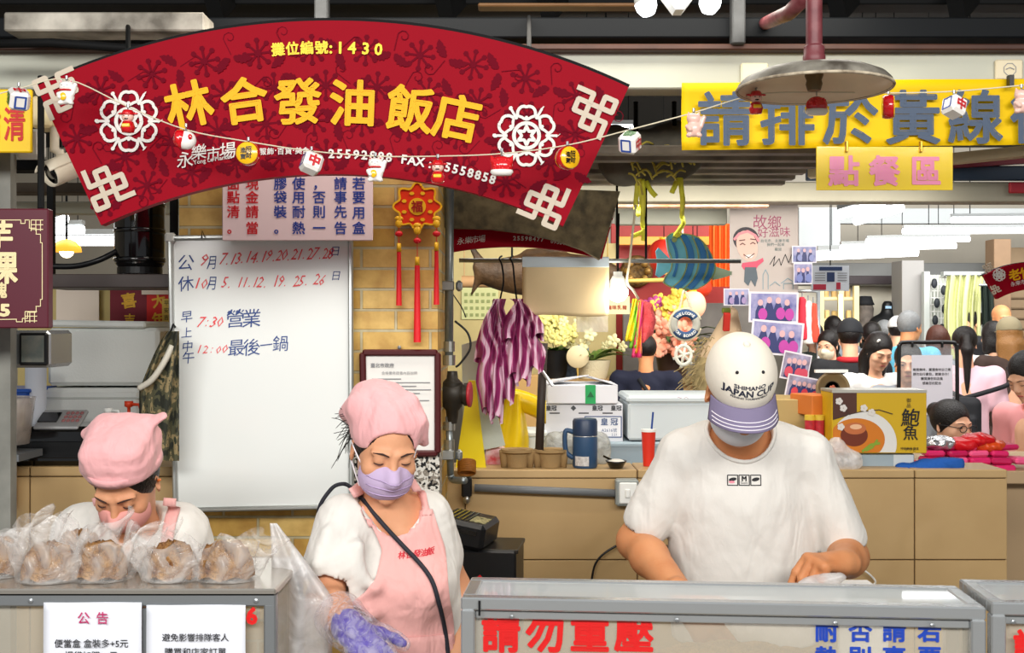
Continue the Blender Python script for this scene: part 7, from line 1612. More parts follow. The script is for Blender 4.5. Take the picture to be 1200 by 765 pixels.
# ------------------------------------------------------------------ the stall behind: red wall, curtain, sideboard, flowers
slab('trim_29',716,905,262,470,10.0625,.05,mat('red lacquer wall','#a31f17',.5,var=.25,vs=3));slab('trim_30',522,722,285,450,9.975,.06,mat('pale yellow tiled wall','#d3c184',.5,var=.15,vs=6));slab('trim_31',730,900,355,470,9.8,.04,mat('warm grey shutter','#6f6a64',.5,var=.3,vs=6));slab('trim_32',725,860,277,287,9.8,.06,mat('gold moulding','#d99a2c',.4))
t=thing('curtain','orange pleated curtain beside the portrait poster','curtain',P(847,332,9.275));m=MB();m.grid(lambda u,v:tuple(P(lerp(831,860,u),lerp(262,336,v),9.275+.03*math.sin(u*26))),60,4);m.build('cloth',mat('orange cloth','#e2651f',.7),t,True)
t=thing('carved_plaque','round gilded floral plaque on the red wall behind the bulb','ornament',P(746,345,10.03));c=P(746,318,10.03);r=S(19,10.03);m=MB();m.lathe([(0,.03),(r*.3,.05),(r*.6,.035),(r*.85,.05),(r,.02),(r,0)],c,36,(0,-1,0),1);m.build('disc',mat('old gilt','#8a6a33',.5,.3,bump=.8,bs=60,var=.5,vs=25,col2='#3e2c16'),t,True);m=MB()
for i in range(8):
 a=i*PI/4;m.ell(c+Vector((r*.62*math.cos(a),-.06,r*.62*math.sin(a))),(r*.22,.03,r*.22),10,6)
m.build('petal_carving',mat('gilt','#b08a48',.4,.4),t,True)
def lantern(x,y,Y,rx,rz,mt,label):
 t=thing('lantern',label,'lantern',P(x,y,Y),'lanterns of the stall behind');c=P(x,y,Y);m=MB();m.grid(lambda u,v:tuple(c+Vector((rx*math.sin(v*PI)**.8*(1+.03*math.cos(12*2*PI*u))*math.cos(2*PI*u),rx*math.sin(v*PI)**.8*math.sin(2*PI*u),rz*math.cos(v*PI)))),48,14,cu=True);m.build('globe',mt,t,True);m=MB();m.tube([c+Vector((0,0,rz*.95)),Vector((c.x,c.y,3.56))],.004);m.build('cord',M_dark,t);m=MB();m.lathe([(rx*.3,rz*.9),(rx*.3,rz*1.08),(0,rz*1.08)],c,16);m.lathe([(0,-rz*1.08),(rx*.3,-rz*1.08),(rx*.3,-rz*.9)],c,16);m.build('cap',M_gold,t)
lantern(817,337,9.1,S(17,9.1),S(12,9.1),mat('red lantern silk','#d2381f',.5,emit='#d8401f',es=.35),'squat red lantern below the striped fish');lantern(812,357,8.75,S(15,8.75),S(16,8.75),mat('pink lit silk','#f0b79a',.5,emit='#ffb48a',es=.6),'glowing pink and cream lantern behind the lifebuoy');lantern(778,300,9.45,S(18,9.45),S(20,9.45),mat('deep red lantern silk','#b5281a',.5,emit='#c02a18',es=.25),'large dark red lantern between the plaque and the striped fish')
m=MB();m.tube([P(708,330,8.05),P(780,328,8.05)],.016,8);m.tube([P(712,330,8.05),Vector((P(712,0,8.05).x,8.05,3.56))],.004,5);o=m.build('bamboo_pole',mat('bamboo','#c9a552',.5),None,True);setp(o,'horizontal bamboo pole behind the lit bulb','pole')
t=poster('shop_card','cream card with red characters behind the lit bulb','sign',708,738,347,368,8.75,mat('cream card','#e6d3a0',.6));m=MB()
for i,ch in enumerate('滷味乳豬'):m.text(ch,P(714+i*6,360,8.7447),.037,em=True,bold=.02)
m.build('lettering',mat('brown red print','#9a3a22',.6),t)
t=poster('calendar','pale yellow-green wall calendar with rows of dates behind the bags','calendar',541,584,336,374,9.96,mat('calendar paper','#d9dca0',.7));m=MB()
for j in range(4):
 for i in range(6):m.box(P(546+i*6.6,345+j*8,9.955),(.028,.002,.028))
m.build('date_grid',mat('olive print','#9aa56a',.7),t)
m=MB();m.tube([P(541,330,8.925),P(580,330,8.925)],S(7,8.925),18);m.tube([P(544,330,8.925),Vector((P(544,0,8.925).x,8.925,3.56))],.004,5);o=m.build('paper_roll',mat('kraft roll','#c49a6c',.7),None,True,angle=.6);setp(o,'kraft paper roll lying across behind the hook bags','roll')
t=thing('side_cabinet','tan wooden cabinet with glass top carrying flower pots','cabinet',P(735,560,9.1));a=P(590,447,8.75);b=P(880,600,8.75);m=MB();m.box(((a.x+b.x)/2,9.1,a.z/2),(b.x-a.x,.6,a.z-.02),None,.005);m.build('body',mat('tan wood','#b28a55',.5,var=.25,vs=5),t);m=MB();m.box(((a.x+b.x)/2,9.065,a.z+.004),(b.x-a.x+.03,.66,.03));m.build('top',mat('worn wood top','#9c7b4c',.4),t)
for x0,x1 in((705,765),(768,840)):
 m=MB();p=P(x0,462,8.7465);q=P(x1,520,8.7465);m.box(((p.x+q.x)/2,8.7465,(p.z+q.z)/2),(q.x-p.x,.01,p.z-q.z));m.build('door_panel',mat('yellowish pane','#c9ae72',.2),t)
zc2=a.z+.014
def pot(x,w,h,mt,label,Y=8.925):
 t=thing('potted_plant',label,'plant',Vector((P(x,0,Y).x,Y,zc2)),'potted flowers on the tan cabinet');c=Vector((P(x,0,Y).x,Y,zc2));m=MB();m.lathe([(0,0),(w*.75,0),(w,h),(w*.9,h),(w*.85,h-.01),(0,h-.012)],c,24);m.build('pot',mt,t,True,angle=.6);return t,c
def leaves(t,c,n,l,mt,seed,w=.02,up=.8):
 rg=random.Random(seed);m=MB()
 for i in range(n):
  a=rg.uniform(0,2*PI);L_=l*rg.uniform(.6,1.1);u_=up*rg.uniform(.6,1.3);d=Vector((math.cos(a),math.sin(a),0));s_=Vector((-math.sin(a),math.cos(a),0));pts=[c+d*(L_*q)+Vector((0,0,L_*u_*(q-.75*q*q)))for q in np.linspace(0,1,7)];k0=len(m.v)
  vs=[]
  for q,p in zip(np.linspace(0,1,7),pts):ww=w*math.sin(PI*min(.97,.1+q*.9));vs+=[p-s_*ww,p+Vector((0,0,-ww*.3)),p+s_*ww]
  m.add(vs,[(j*3+e,j*3+e+1,j*3+e+4,j*3+e+3)for j in range(6)for e in(0,1)])
 m.build('leaves',mt,t,True)
M_leaf=mat('leaf green','#4f7d2a',.5,var=.3,vs=20);M_leafd=mat('dark leaf','#2f5226',.5)
def blossoms(t,pts,r,mt,name,seed,petals=5):
 rg=random.Random(seed);m=MB()
 for p in pts:
  R=rotz(rg.uniform(-.6,.6))@rotx(rg.uniform(-.5,.3));rr=r*rg.uniform(.8,1.15)
  for i in range(petals):a=i*2*PI/petals;m.ell(p+R@Vector((rr*.55*math.cos(a),-.003-rr*.15,rr*.55*math.sin(a))),(rr*.5,rr*.16,rr*.36),8,5,R@roty(-a))
  m.ell(p+R@Vector((0,-rr*.35,0)),rr*.2,6,5)
 m.build(name,mt,t,True)
t,c=pot(650,.12,.23,M_black,'yellow orchid in a black pot behind the dark pole');leaves(t,c+Vector((0,0,.21)),8,.26,M_leaf,1,.044,.6);M_orch=mat('yellow orchid','#e5dc8a',.6)
st=[curve_pts([c+Vector((0,0,.21)),c+Vector((-.07,0,.52)),P(640,378,8.925),P(664,372,8.925)],6),curve_pts([c+Vector((0,0,.21)),c+Vector((.04,0,.44)),P(648,398,8.855),P(670,388,8.855)],6)];m=MB()
for q in st:m.tube(q,.004,6)
m.build('stem',M_leaf,t,True);rg=random.Random(4)
blossoms(t,[P(rg.uniform(632,662),rg.uniform(372,386),8.8725+rg.uniform(-.03,.03))for i in range(12)]+[P(rg.uniform(642,672),rg.uniform(384,400),8.8025+rg.uniform(-.03,.03))for i in range(12)],.06,M_orch,'orchid_blossom',5)
t,c=pot(694,.15,.15,mat('white wicker','#d9cfae',.7,bump=.5,bs=90),'leafy plant in a white wicker pot right of the orchid');leaves(t,c+Vector((0,0,.14)),34,.30,mat('variegated leaf','#7f9a45',.5,var=.5,vs=25,col2='#3f6a2a'),2,.025,.9)
blossoms(t,[c+Vector((rg.uniform(-.26,.26),rg.uniform(-.18,.18),.26+rg.uniform(0,.25)))for i in range(10)],.052,mat('white yellow flower','#eae3b0',.6),'blossom',7)
t,c=pot(788,.14,.21,mat('dark vase','#3a2a22',.4),'tall bouquet of orange lilies and yellow flowers left of the lifebuoy');leaves(t,c+Vector((0,0,.18)),26,.42,M_leafd,3,.035,1.3)
m=MB()
for i in range(9):m.tube([c+Vector((0,0,.18)),P(rg.uniform(768,804),rg.uniform(350,400),8.925)],.004,5)
m.build('stem',M_leaf,t,True)
blossoms(t,[P(rg.uniform(766,806),rg.uniform(362,412),8.75+rg.uniform(-.06,.08))for i in range(22)],.088,mat('orange lily','#e8825f',.6,var=.25,vs=15,col2='#f0b39a'),'lily_blossom',8,6);blossoms(t,[P(rg.uniform(766,800),rg.uniform(342,372),8.75+rg.uniform(-.06,.08))for i in range(20)],.062,mat('yellow flower','#dcbf4a',.6),'yellow_blossom',9);blossoms(t,[P(rg.uniform(755,772),rg.uniform(346,360),8.75)for i in range(5)],.052,mat('magenta flower','#a53a7a',.6),'magenta_blossom',10)
t=thing('round_fan','pale round paper fan standing between the orchid and the wicker pot','fan',P(677,447,8.75));c=P(677,418,8.75);m=MB();m.lathe([(0,.006),(S(13,8.75),.004),(S(13.4,8.75),0),(S(13,8.75),-.004),(0,-.006)],c,32,(0,-1,0));m.build('disc',mat('cream fan paper','#e0cfa6',.7),t,True);m=MB();m.tube([c-Vector((0,0,S(13,8.75))),P(677,446,8.75)],.006);m.build('handle',mat('bamboo','#c9a552',.5),t)
carton('folded_cloth','folded blue and white checked bundle above the round fan','cloth',656,690,404,446.5,9.1,.1,mat('blue grey cloth','#93a7c6',.8,var=.4,vs=40),bev=.02)
carton('brown_carton','plain brown carton under the pots behind the dark pole','box',588,632,440,624,8.3125,.25,mat('kraft carton','#b8935c',.8),bev=.004)
# ------------------------------------------------------------------ posters and photographs right of the doll
Yp=4.5;kp=Yp/F
t=poster('portrait_poster','tall pale poster of a smiling figure in overalls hung under the grey beam','poster',855,935,236,343,Yp,mat('pale poster paper','#b9afab',.5,var=.1,vs=5));y_=Yp-.0015
def shp(t,name,pts,mt,lay=1):m_=MB();m_.add([P(x,y,y_-.0006*lay)for x,y in pts],[tuple(range(len(pts)))]);return m_.build(name,mt,t)
def ov(cx_,cy_,rx,ry,rot=0,n=28):return[(cx_+rx*math.cos(a)*math.cos(rot)-ry*math.sin(a)*math.sin(rot),cy_-rx*math.cos(a)*math.sin(rot)*-1-ry*math.sin(a)*math.cos(rot))for a in np.linspace(0,2*PI,n+1)[:-1]]
shp(t,'hair_picture',ov(874,280,15,14),mat('print dark hair','#39353c',.6),1);shp(t,'face_picture',ov(875.5,288,12.5,18,.1),mat('print skin','#d7b2a6',.6),2);m=MB();m.stroke([(P(x,y,Yp).x,P(x,y,Yp).z)for x,y in((860,281),(866,274),(876,271),(885,276),(889,283))],3*kp,(0,y_-.002,0),fx,fz);m.build('headband_picture',mat('print pink','#d98a94',.6),t)
m=MB()
for q in([(867,287),(870,285),(873,287)],[(879,286),(882,284),(885,286)],[(871,298),(877,302),(884,297)],[(866,282),(873,281)],[(879,280),(886,281)]):m.stroke([(P(x,y,Yp).x,P(x,y,Yp).z)for x,y in q],1.1*kp,(0,y_-.0026,0),fx,fz)
m.build('features_picture',mat('print brown','#5a3a38',.6),t);shp(t,'smile_picture',[(872,299),(884,298),(881,302),(875,302.5)],mat('print white','#efe9e6',.6),5)
shp(t,'shirt_picture',[(870,308),(886,306),(894,302),(895,306),(888,312),(886,316),(872,316),(869,312)],mat('print rose','#c9506a',.6),2);shp(t,'overalls_picture',[(873,313),(886,313),(888,326),(885,336),(880,328),(877,335),(872,330)],mat('print slate','#55606a',.6),3)
m=MB();m.text('故鄉',P(899,260,y_-.001),17*kp,em=True,rot=-.05);m.text('好滋味',P(907,272,y_-.001),13*kp,em=True,rot=.03);m.build('title',mat('plum print','#a0526f',.6),t);m=MB();m.text('台北市．永樂市場',P(908,282,y_-.001),4.2*kp,em=True);m.text('我們一起來',P(909,286.5,y_-.001),4.2*kp,em=True);m.text('歡迎',P(912,292,y_-.001),4*kp,em=True);m.build('small_print',mat('grey green print','#5d7475',.6),t)
m=MB()
for q in([(902,310),(908,300),(906,312),(913,303),(915,311),(920,298),(924,308),(928,297)],):m.stroke([(P(x,y,Yp).x,P(x,y,Yp).z)for x,y in q],.8*kp,(0,y_-.001,0),fx,fz)
m.build('signature',M_ink,t)
m=MB()
for q in([(894,339),(894,322),(897,316),(900,322),(900,339)],[(918,339),(918,332),(929,332),(929,339)],[(915,332),(923,326),(932,332)],[(902,335),(908,330),(914,335)]):m.stroke([(P(x,y,Yp).x,P(x,y,Yp).z)for x,y in q],.9*kp,(0,y_-.001,0),fx,fz)
m.build('skyline_picture',mat('print teal','#7f9aa5',.6),t)
ph_n=0
def photo(x0,x1,y0,y1,Y,label,roll=0,tone='#5a5f9a',fig=4,seed=0,fc='#b2409a'):
 t=poster('photograph',label,'photo',x0,x1,y0,y1,Y,mat('photo paper','#d6d3dc',.3),'photographs pinned beside the poster',.003,0,roll);rg=random.Random(seed);c=P((x0+x1)/2,(y0+y1)/2,Y);R=roty(roll);w=S(x1-x0,Y);h=S(y1-y0,Y);ux=R@fx;uz=R@fz;f0=c+R@Vector((0,-.002,0))
 m=MB();m.flat([(-w*.46,-h*.44),(w*.46,-h*.44),(w*.46,h*.44),(-w*.46,h*.44)],f0,ux,uz);m.build('picture',mat('photo tone '+tone+str(seed),tone,.3,var=1,vs=22+seed,col2='#a9a6c6',detail=5),t)
 md=MB();mh=MB();mk=MB()
 for i in range(fig):
  x=(-.36+.72*(i+.5)/fig)*w;hh=h*rg.uniform(.48,.6);b=-h*.44;md.flat([(x-w*.10,b),(x+w*.10,b),(x+w*.095,b+hh*.6),(x+w*.05,b+hh),(x-w*.05,b+hh),(x-w*.095,b+hh*.6)],f0+R@Vector((0,-.0006,0)),ux,uz);mh.flat([(x+h*.085*math.cos(a),b+hh+h*.09+h*.105*math.sin(a))for a in np.linspace(0,2*PI,13)[:-1]],f0+R@Vector((0,-.0012,0)),ux,uz)
  if i%2==0 or i==fig-1:mk.flat([(x+w*.05+h*.15*math.cos(a),b+hh*.42+h*.2*math.sin(a))for a in np.linspace(0,2*PI,13)[:-1]],f0+R@Vector((0,-.0018,0)),ux,uz)
 md.build('figures',mat('photo navy','#2f3566',.4),t);mh.build('faces',mat('photo skin','#cfa4a8',.4),t);mk.build('bundles',mat('photo bundle '+fc,fc,.4),t)
photo(877.5,935.5,342,378,4.45,'upper group photo of people in dark aprons holding pink bundles',.02,seed=1);photo(880,941,376,416,4.43,'lower group photo tilted, people in aprons with pink bundles',.09,seed=2);photo(916,949,413,446,4.38,'market crowd photo tilted left of the golden tray',.2,'#6a5a66',4,3,'#c2455a');photo(921,962,441,468,4.36,'lowest market photo tilted above the orange carton',.2,'#6f6470',5,4,'#c23a4a');photo(848,878,338,358,4.47,'faded photo left of the upper group photo',0,'#8f93b8',3,5,'#9a86b0');photo(928,957,288,308,4.48,'small blue photo at the right edge of the portrait poster',0,'#4f5f95',3,6,'#7f86b5');photo(930,952,308,333,4.46,'small blue photo below another at the poster\'s right edge',0,'#4a5590',3,7,'#6f79b0')
t=poster('info_notice','white information sheet with blue heading and dark phone picture','notice',950.5,995,311,341,5.8,mat('white print sheet','#d3d9e2',.5));y_=5.8-.0015;m=MB();a=P(960,312.5,y_-.001);b=P(987,317,y_-.001);m.box((a+b)/2,(b.x-a.x,.001,a.z-b.z));a=P(969,319,y_-.001);b=P(978,330,y_-.001);m.box((a+b)/2,(b.x-a.x,.001,a.z-b.z),None);m.build('blue_blocks',mat('navy print','#25365f',.5),t);m=MB();a=P(953,333,y_-.001);b=P(968,339.5,y_-.001);m.box((a+b)/2,(b.x-a.x,.001,a.z-b.z));a=P(980,331,y_-.001);b=P(985,339,y_-.001);m.box((a+b)/2,(b.x-a.x,.001,a.z-b.z));m.build('red_blocks',mat('crimson print','#b0283f',.5),t);m=MB()
for i in range(4):m.box(P(961,320+i*2.8,y_-.001),(12*5.8/F,.001,1*5.8/F));m.box(P(987,320+i*2.8,y_-.001),(11*5.8/F,.001,1*5.8/F))
m.build('text_lines',mat('grey print','#8d8f93',.7),t)
m=MB();m.tube([P(973,311,5.8),Vector((P(973,0,5.8).x,5.8,3.56))],.003);m.build('cord',M_dark,t)
# ------------------------------------------------------------------ tray, cartons, notice stand
t=thing('golden_tray','round old golden tray standing behind the abalone carton','tray',P(974,476,4.2));c=P(975,455,4.2);r=S(20,4.2);m=MB();m.lathe([(0,.0),(r*.6,.0),(r*.8,.012),(r*.97,.016),(r,.012),(r*.97,.0),(r*.6,-.012),(0,-.012)],c,40,(0,-1,0));m.build('disc',mat('antique gold','#9a8560',.4,.25,var=.35,vs=9),t,True);m=MB();m.lathe([(r*.42,0),(r*.44,.004),(r*.40,.004),(r*.38,0)],c-Vector((0,.001,0)),30,(0,-1,0));m.build('dark_ring',mat('dark gilt','#3a2f22',.4,.5),t);m=MB()
for i in range(5):a=i*2*PI/5;m.ell(c+Vector((r*.12*math.cos(a),-.008,r*.12*math.sin(a))),(r*.1,.006,r*.1),8,6)
m.build('flower',mat('coral flower','#d97a5f',.5),t,True)
m=MB();a=P(955,433,4.17);b=P(993,436.5,4.17);m.box((a+b)/2+Vector((0,.0,0)),(b.x-a.x,.02,a.z-b.z));m.build('white_edge',M_white,t)
carton('carton_box','small orange carton left of the abalone carton','box',943,974,463,487,4.0,.15,mat('orange carton','#c9702c',.6),.3)
carton('carton_box','long tan carton behind the man\'s shoulder under the photos','box',905,960,468,556,4.08,.3,mat('tan carton','#b39a63',.7))
for i,(x,lb)in enumerate(((949,'jar of red sweets left of the abalone carton'),(960,'jar of red sweets touching the abalone carton'))):
 t=thing('sweet_jar',lb,'jar',P(x,553,3.98),'jars of red sweets');c=P(x,553,3.98);c.z=zt-.0;h=P(x,492,3.98).z-c.z;m=MB();m.lathe([(0,0),(.017,0),(.018,.01),(.018,h),(0,h)],c,18);m.build('glass',mat('red sweets','#c4343f',.3,var=.4,vs=60),t,True,angle=.6);m=MB();m.lathe([(.019,h),(.019,h+.018),(0,h+.018)],c,18);m.build('lid',mat('yellow lid','#d3b33a',.4),t)
Yn=6.25;kn=Yn/F;t=thing('notice_stand','clear notice stand with black rounded frame and a white paper','stand',(P(1087,0,Yn).x,Yn,0));m=MB();pts=curve_pts([Vector((P(1053,0,Yn).x,Yn,0)),P(1053,560,Yn),P(1053.5,420,Yn),P(1054.5,404,Yn),P(1061,401,Yn),P(1085,401,Yn),P(1113,401,Yn),P(1120,404,Yn),P(1121.5,420,Yn),P(1122,560,Yn),Vector((P(1122,0,Yn).x,Yn,0))],6);m.tube(pts,.0115,8);m.build('frame',M_black,t,True)
m=MB();a=P(1054,402,Yn);b=P(1121,556,Yn);m.box((a+b)/2,(b.x-a.x,.004,a.z-b.z));m.build('clear_sheet',glass_mat('clear acrylic','#d7dde0',.85,.05),t)
m=MB();a=P(1068,416,Yn);b=P(1116,486,Yn);m.box((a+b)/2+Vector((0,-.004,0)),(b.x-a.x,.002,a.z-b.z));o=m.build('paper',mat('white notice paper','#dcdae2',.6),t);m=MB()
for i,s_ in enumerate(('鄰居美味．嚴選食材自己煮','請勿自行拿取，謝謝合作！','購買請告知店員','感謝您的配合')):m.text(s_,P(1092,433+i*5.3,Yn-.0055),3.7*kn,em=True,bold=.015)
m.build('lettering',M_ink,o)
for x in(1069,1104):
 m=MB();m.box(P(x,404,Yn-.006),(.012,.016,.03),None,.003);m.build('clip',M_black,t)
# ------------------------------------------------------------------ hall ceiling and shopfronts
for p,q,r_,lb,es in((P(985,252,5.5),P(1034,238,5.2),.022,'left one of the two slanted tubes below the pink-lettered card',6),(P(1003,259,5.5),P(1056,243,5.2),.022,'right one of the two slanted tubes below the pink-lettered card',6),(P(1115,258,6),P(1260,257,6),0.0156,'topmost level tube at the right edge of the hall',6),(P(1058,271,7),P(1260,270,7),0.018,'second level tube from the top at the right of the hall',6),(P(1015,283,7.6),P(1136,280,7.6),0.018,'level tube in the middle of the bright hall row',6),(P(985,290.5,8),P(1120,288,8),0.021,'level tube just below the middle one in the hall',6),(P(957,300,8.4),P(1075,295,8.4),.034,'lowest and widest bright tube of the hall',8),(P(705,152,6),P(742,152,6),.022,'short tube lit behind the right end of the big fan sign',6),(P(683,207,6.4),P(714,206,6.4),.02,'lower short tube behind the right end of the big fan sign',6)):tube_lamp(p,q,r_,es,lb)
slab('trim_33',935,1300,244,262,10.56,.1,mat('grey duct','#8f9496',.5));slab('trim_34',936,985,243,300,8.64,.5,mat('grey duct','#8f9496',.5));slab('trim_35',930,1300,308,325,11.52,.3,mat('grey lintel','#7f8180',.6,var=.2,vs=2));slab('trim_36',960,1165,323,333,11.4,.1,mat('dark signboard','#3a2f33',.5,var=.5,vs=4))
slab('trim_37',1057,1083,305,480,10.8,.3,mat('grey pillar','#9c9a98',.6));slab('trim_38',1083,1090,318,480,10.68,.08,mat('pale frame','#c4cac6',.5));slab('trim_39',1106,1160,318,323,10.68,.08,mat('pale frame','#c4cac6',.5));slab('trim_40',1163,1300,290,480,11.28,.1,mat('tan shutter','#a58c6e',.6,var=.2,vs=3))
for i in range(9):slab('trim_%d'%(41+i),1163,1300,312+i*12,314+i*12,11.256,.03,mat('shutter rib','#7f6a50',.6))
slab('trim_50',1165,1185,280,480,10.44,.2,mat('warm brown pillar','#8a6f55',.6,var=.2));slab('trim_51',935,1058,335,480,11.64,.05,mat('cream shop wall','#cfc9b8',.6,var=.2,vs=2))
t=thing('display_shelf','cream display shelf lit yellow behind the ponytail woman','shelf',P(985,470,11.04));m=MB()
for x in(962,985,1003):m.bar(P(x,335,11.04),P(x,480,11.04),.05,.05)
for y in(350,375,400,425):m.bar(P(962,y,11.16),P(1003,y,11.16),.2,.03)
m.build('frame',mat('cream shelf','#e6d9a4',.5),t);m=MB();rg=random.Random(5)
for y in(350,375,400,425):
 for i in range(4):x=966+i*9+rg.uniform(0,3);m.box(P(x,y-6,11.136),(.05,.05,.08+rg.uniform(0,.03)),None,.01)
o=m.build('boxed_goods',mat('shelf goods','#c79d5f',.6,var=.8,vs=4,col2='#f0dca0'),t);o['kind']='stuff'
m=MB();m.tube([P(985,345,10.92),P(985,440,10.92)],.02);m.build('strip_light',mat('warm strip','#fff',.5,emit='#ffe08a',es=3),t)
t=thing('grid_panel','white wire grid panel hung with small dark goods by the curtain','panel',P(1103,480,10.8));m=MB()
for i in range(7):m.tube([P(1091+i*4,322,10.8),P(1091+i*4,480,10.8)],.006,5)
for i in range(20):m.tube([P(1090,325+i*8,10.8),P(1116,325+i*8,10.8)],.006,5)
m.build('grid',M_white,t);m=MB()
for x,y in((1095,332),(1106,340),(1098,355),(1107,362),(1096,375),(1104,385),(1110,350),(1093,395)):m.ell(P(x,y,10.74),(.03,.02,.05),8,6)
m.build('hung_goods',mat('dark goods','#2b3036',.6),t,True)
slab('trim_52',1088,1160,322,480,11.16,.05,mat('pale shop wall','#cdd3c8',.6))
for x0,x1,y0,y1,Y,mt,lb,f_ in((1110,1153,322,420,10.32,mat('pale lime curtain','#d3d6a0',.8),'pale lime curtain hanging behind the distant woman with a bun',30),(1149,1164,334,430,10.2,mat('dark green cloth','#2c3a33',.8),'dark green cloth hanging beside the lime curtain',14)):
 t=thing('curtain',lb,'curtain',P((x0+x1)/2,y1,Y));m=MB();m.grid(lambda u,v:tuple(P(lerp(x0,x1,u)-(4*math.sin(v*3)if f_==30 else-4*v),lerp(y0,y1,v),Y+.04*math.sin(u*f_+v)+.02*math.sin(u*47))),70,10);m.build('cloth',mt,t,True);m=MB();m.tube([P(x0-2,y0,Y),P(x1+2,y0,Y)],.012);m.build('rail',M_steel_d,t)
t=thing('mannequin','black headless mannequin bust above the far crowd','mannequin',P(1040,480,11.11));D=SDF(tuple(P(1010,480,10.75)),tuple(P(1072,352,11.47)),.02);D.cap(P(1040,358,11.11),P(1040,372,11.11),.055,.06,.05);D.cap(P(1029,380,11.11),P(1051,380,11.11),.09,k=.08);D.cap(P(1040,390,11.11),P(1040,440,11.11),.16,.12,.06);D.mesh().build('bust',mat('matt black','#0f1012',.5),t,True);m=MB();m.tube([P(1040,450,11.11),Vector((P(1040,0,11.11).x,11.11,0))],.03);m.build('stand',M_black,t);m=MB();m.box(P(1041,360,11.04),(.06,.01,.025));m.build('size_tag',mat('blue tag','#9fc4e6',.5),t)
t=thing('hat_stand','display head wearing a black hat and grey scarf in the far shop','display',P(1013,480,11.23));D=SDF(tuple(P(990,400,10.87)),tuple(P(1036,338,11.59)),.015);D.ell(P(1013,364,11.23),(.085,.09,.12));D.cap(P(1013,375,11.23),P(1011,392,11.23),.09,.11,.04);D.warp(folds(81,.015,30));D.mesh().build('scarf',mat('grey brown scarf','#6f665f',.8,var=.5,vs=15),t,True);m=MB();m.lathe([(0,.09),(.07,.085),(.085,.03),(.10,.0),(.085,-.005),(0,0)],P(1013,357,11.23),24);m.build('hat',M_cblack,t,True);m=MB();m.tube([P(1011,392,11.23),Vector((P(1011,0,11.23).x,11.23,0))],.03);m.build('stand',M_black,t)
for i,(x,c_,y0,y1)in enumerate(((940,'#c2283a',345,395),(947,'#e8e3da',350,400),(953,'#d8452f',352,398))):
 t=thing('hanging_garment','garment on the rail right of the photo strip, '+('dark red' if i==0 else 'white' if i==1 else 'orange-red'),'clothes',P(x,y1,9.84),'garments on the far rail');D=SDF(tuple(P(x-9,y1+6,9.6)),tuple(P(x+9,y0-8,10.08)),.018);D.cap(P(x,y0+6,9.84),P(x,y1,9.84),.03,.06,flat=((0,1,0),.8));D.warp(folds(i,.012,30));D.mesh().build('cloth',mat('garment '+c_,c_,.8),t,True);m=MB();m.tube([P(x,y0+3,9.84),P(x,y0-4,9.84)],.006);m.build('hanger',M_steel_d,t)
m=MB();m.tube([P(934,341,9.84),P(960,341,9.84)],.014);m.bar(P(959,341,9.84),Vector((P(959,0,9.84).x,9.84,0)),.03);o=m.build('clothes_rail',M_steel,None,True);setp(o,'steel clothes rail far behind the photo strip','rail')
slab('trim_53',1184,1300,213,226,4.15,.02,mat('red exit plate','#a8202e',.5))
# ------------------------------------------------------------------ lamps and fittings at the front
YLp=2.4;t=thing('pendant_lamp','chipped grey enamel dish lamp on dark red pipe before the yellow banner','lamp',P(954,107,YLp));c=P(954,104,YLp);r=S(89,YLp);h=S(26,YLp)
mo=mat('chipped grey enamel','#8f8b80',.45,var=.35,vs=22,col2='#4a443c');mi=mat('cream enamel','#efdcbf',.45,var=.15,vs=12)
prof=[(r,0),(r*.985,h*.22),(r*.92,h*.45),(r*.75,h*.72),(r*.5,h*.9),(r*.22,h*1.0),(.026,h*1.02)]
m=MB();m.lathe(prof,c,56);m.f=[f for f in m.f if len(f)==4];m.m=m.m[:len(m.f)];m.build('shade',mo,t,True)
m=MB();m.lathe([(a*.985,b-.003)for a,b in prof],c,56);m.f=[f[::-1]for f in m.f if len(f)==4];m.m=m.m[:len(m.f)];m.build('shade_lining',mi,t,True)
m=MB();rg=random.Random(2);m.tube([c+Vector((r*math.cos(a),r*math.sin(a),0))for a in np.linspace(0,2*PI,57)[:-1]],.0035,6,True);m.build('rim',mat('rusted rim','#5a4a38',.7,var=.8,vs=40,col2='#c9bda6'),t,True)
m=MB();m.lathe([(.018,h),(.020,h-.02),(.016,h-.03),(.018,.01),(.014,-.004),(0,-.004)],c,20);m.build('lamp_socket',mat('brass brown socket','#6a5c42',.4,.6),t,True,angle=.7)
m=MB();m.tube([c+Vector((0,0,h+.02)),P(954,-60,YLp)],S(9.5,YLp),18);m.lathe([(S(12,YLp),h+.005),(S(13,YLp),h+.012),(S(13,YLp),h+.022),(S(12,YLp),h+.026),(S(12,YLp),h+.042),(S(10,YLp),h+.046)],c,24);m.build('pipe',mat('dark red painted pipe','#560f1c',.45,var=.3,vs=25,col2='#7d4347'),t,True,angle=.7)
m=MB();m.tube([P(945,-5,2.5),P(925,15,2.6),P(900,26,3.0),P(890,30,3.4)],.018,10);m.build('pipe_branch',mat('dark red painted pipe'),t,True)
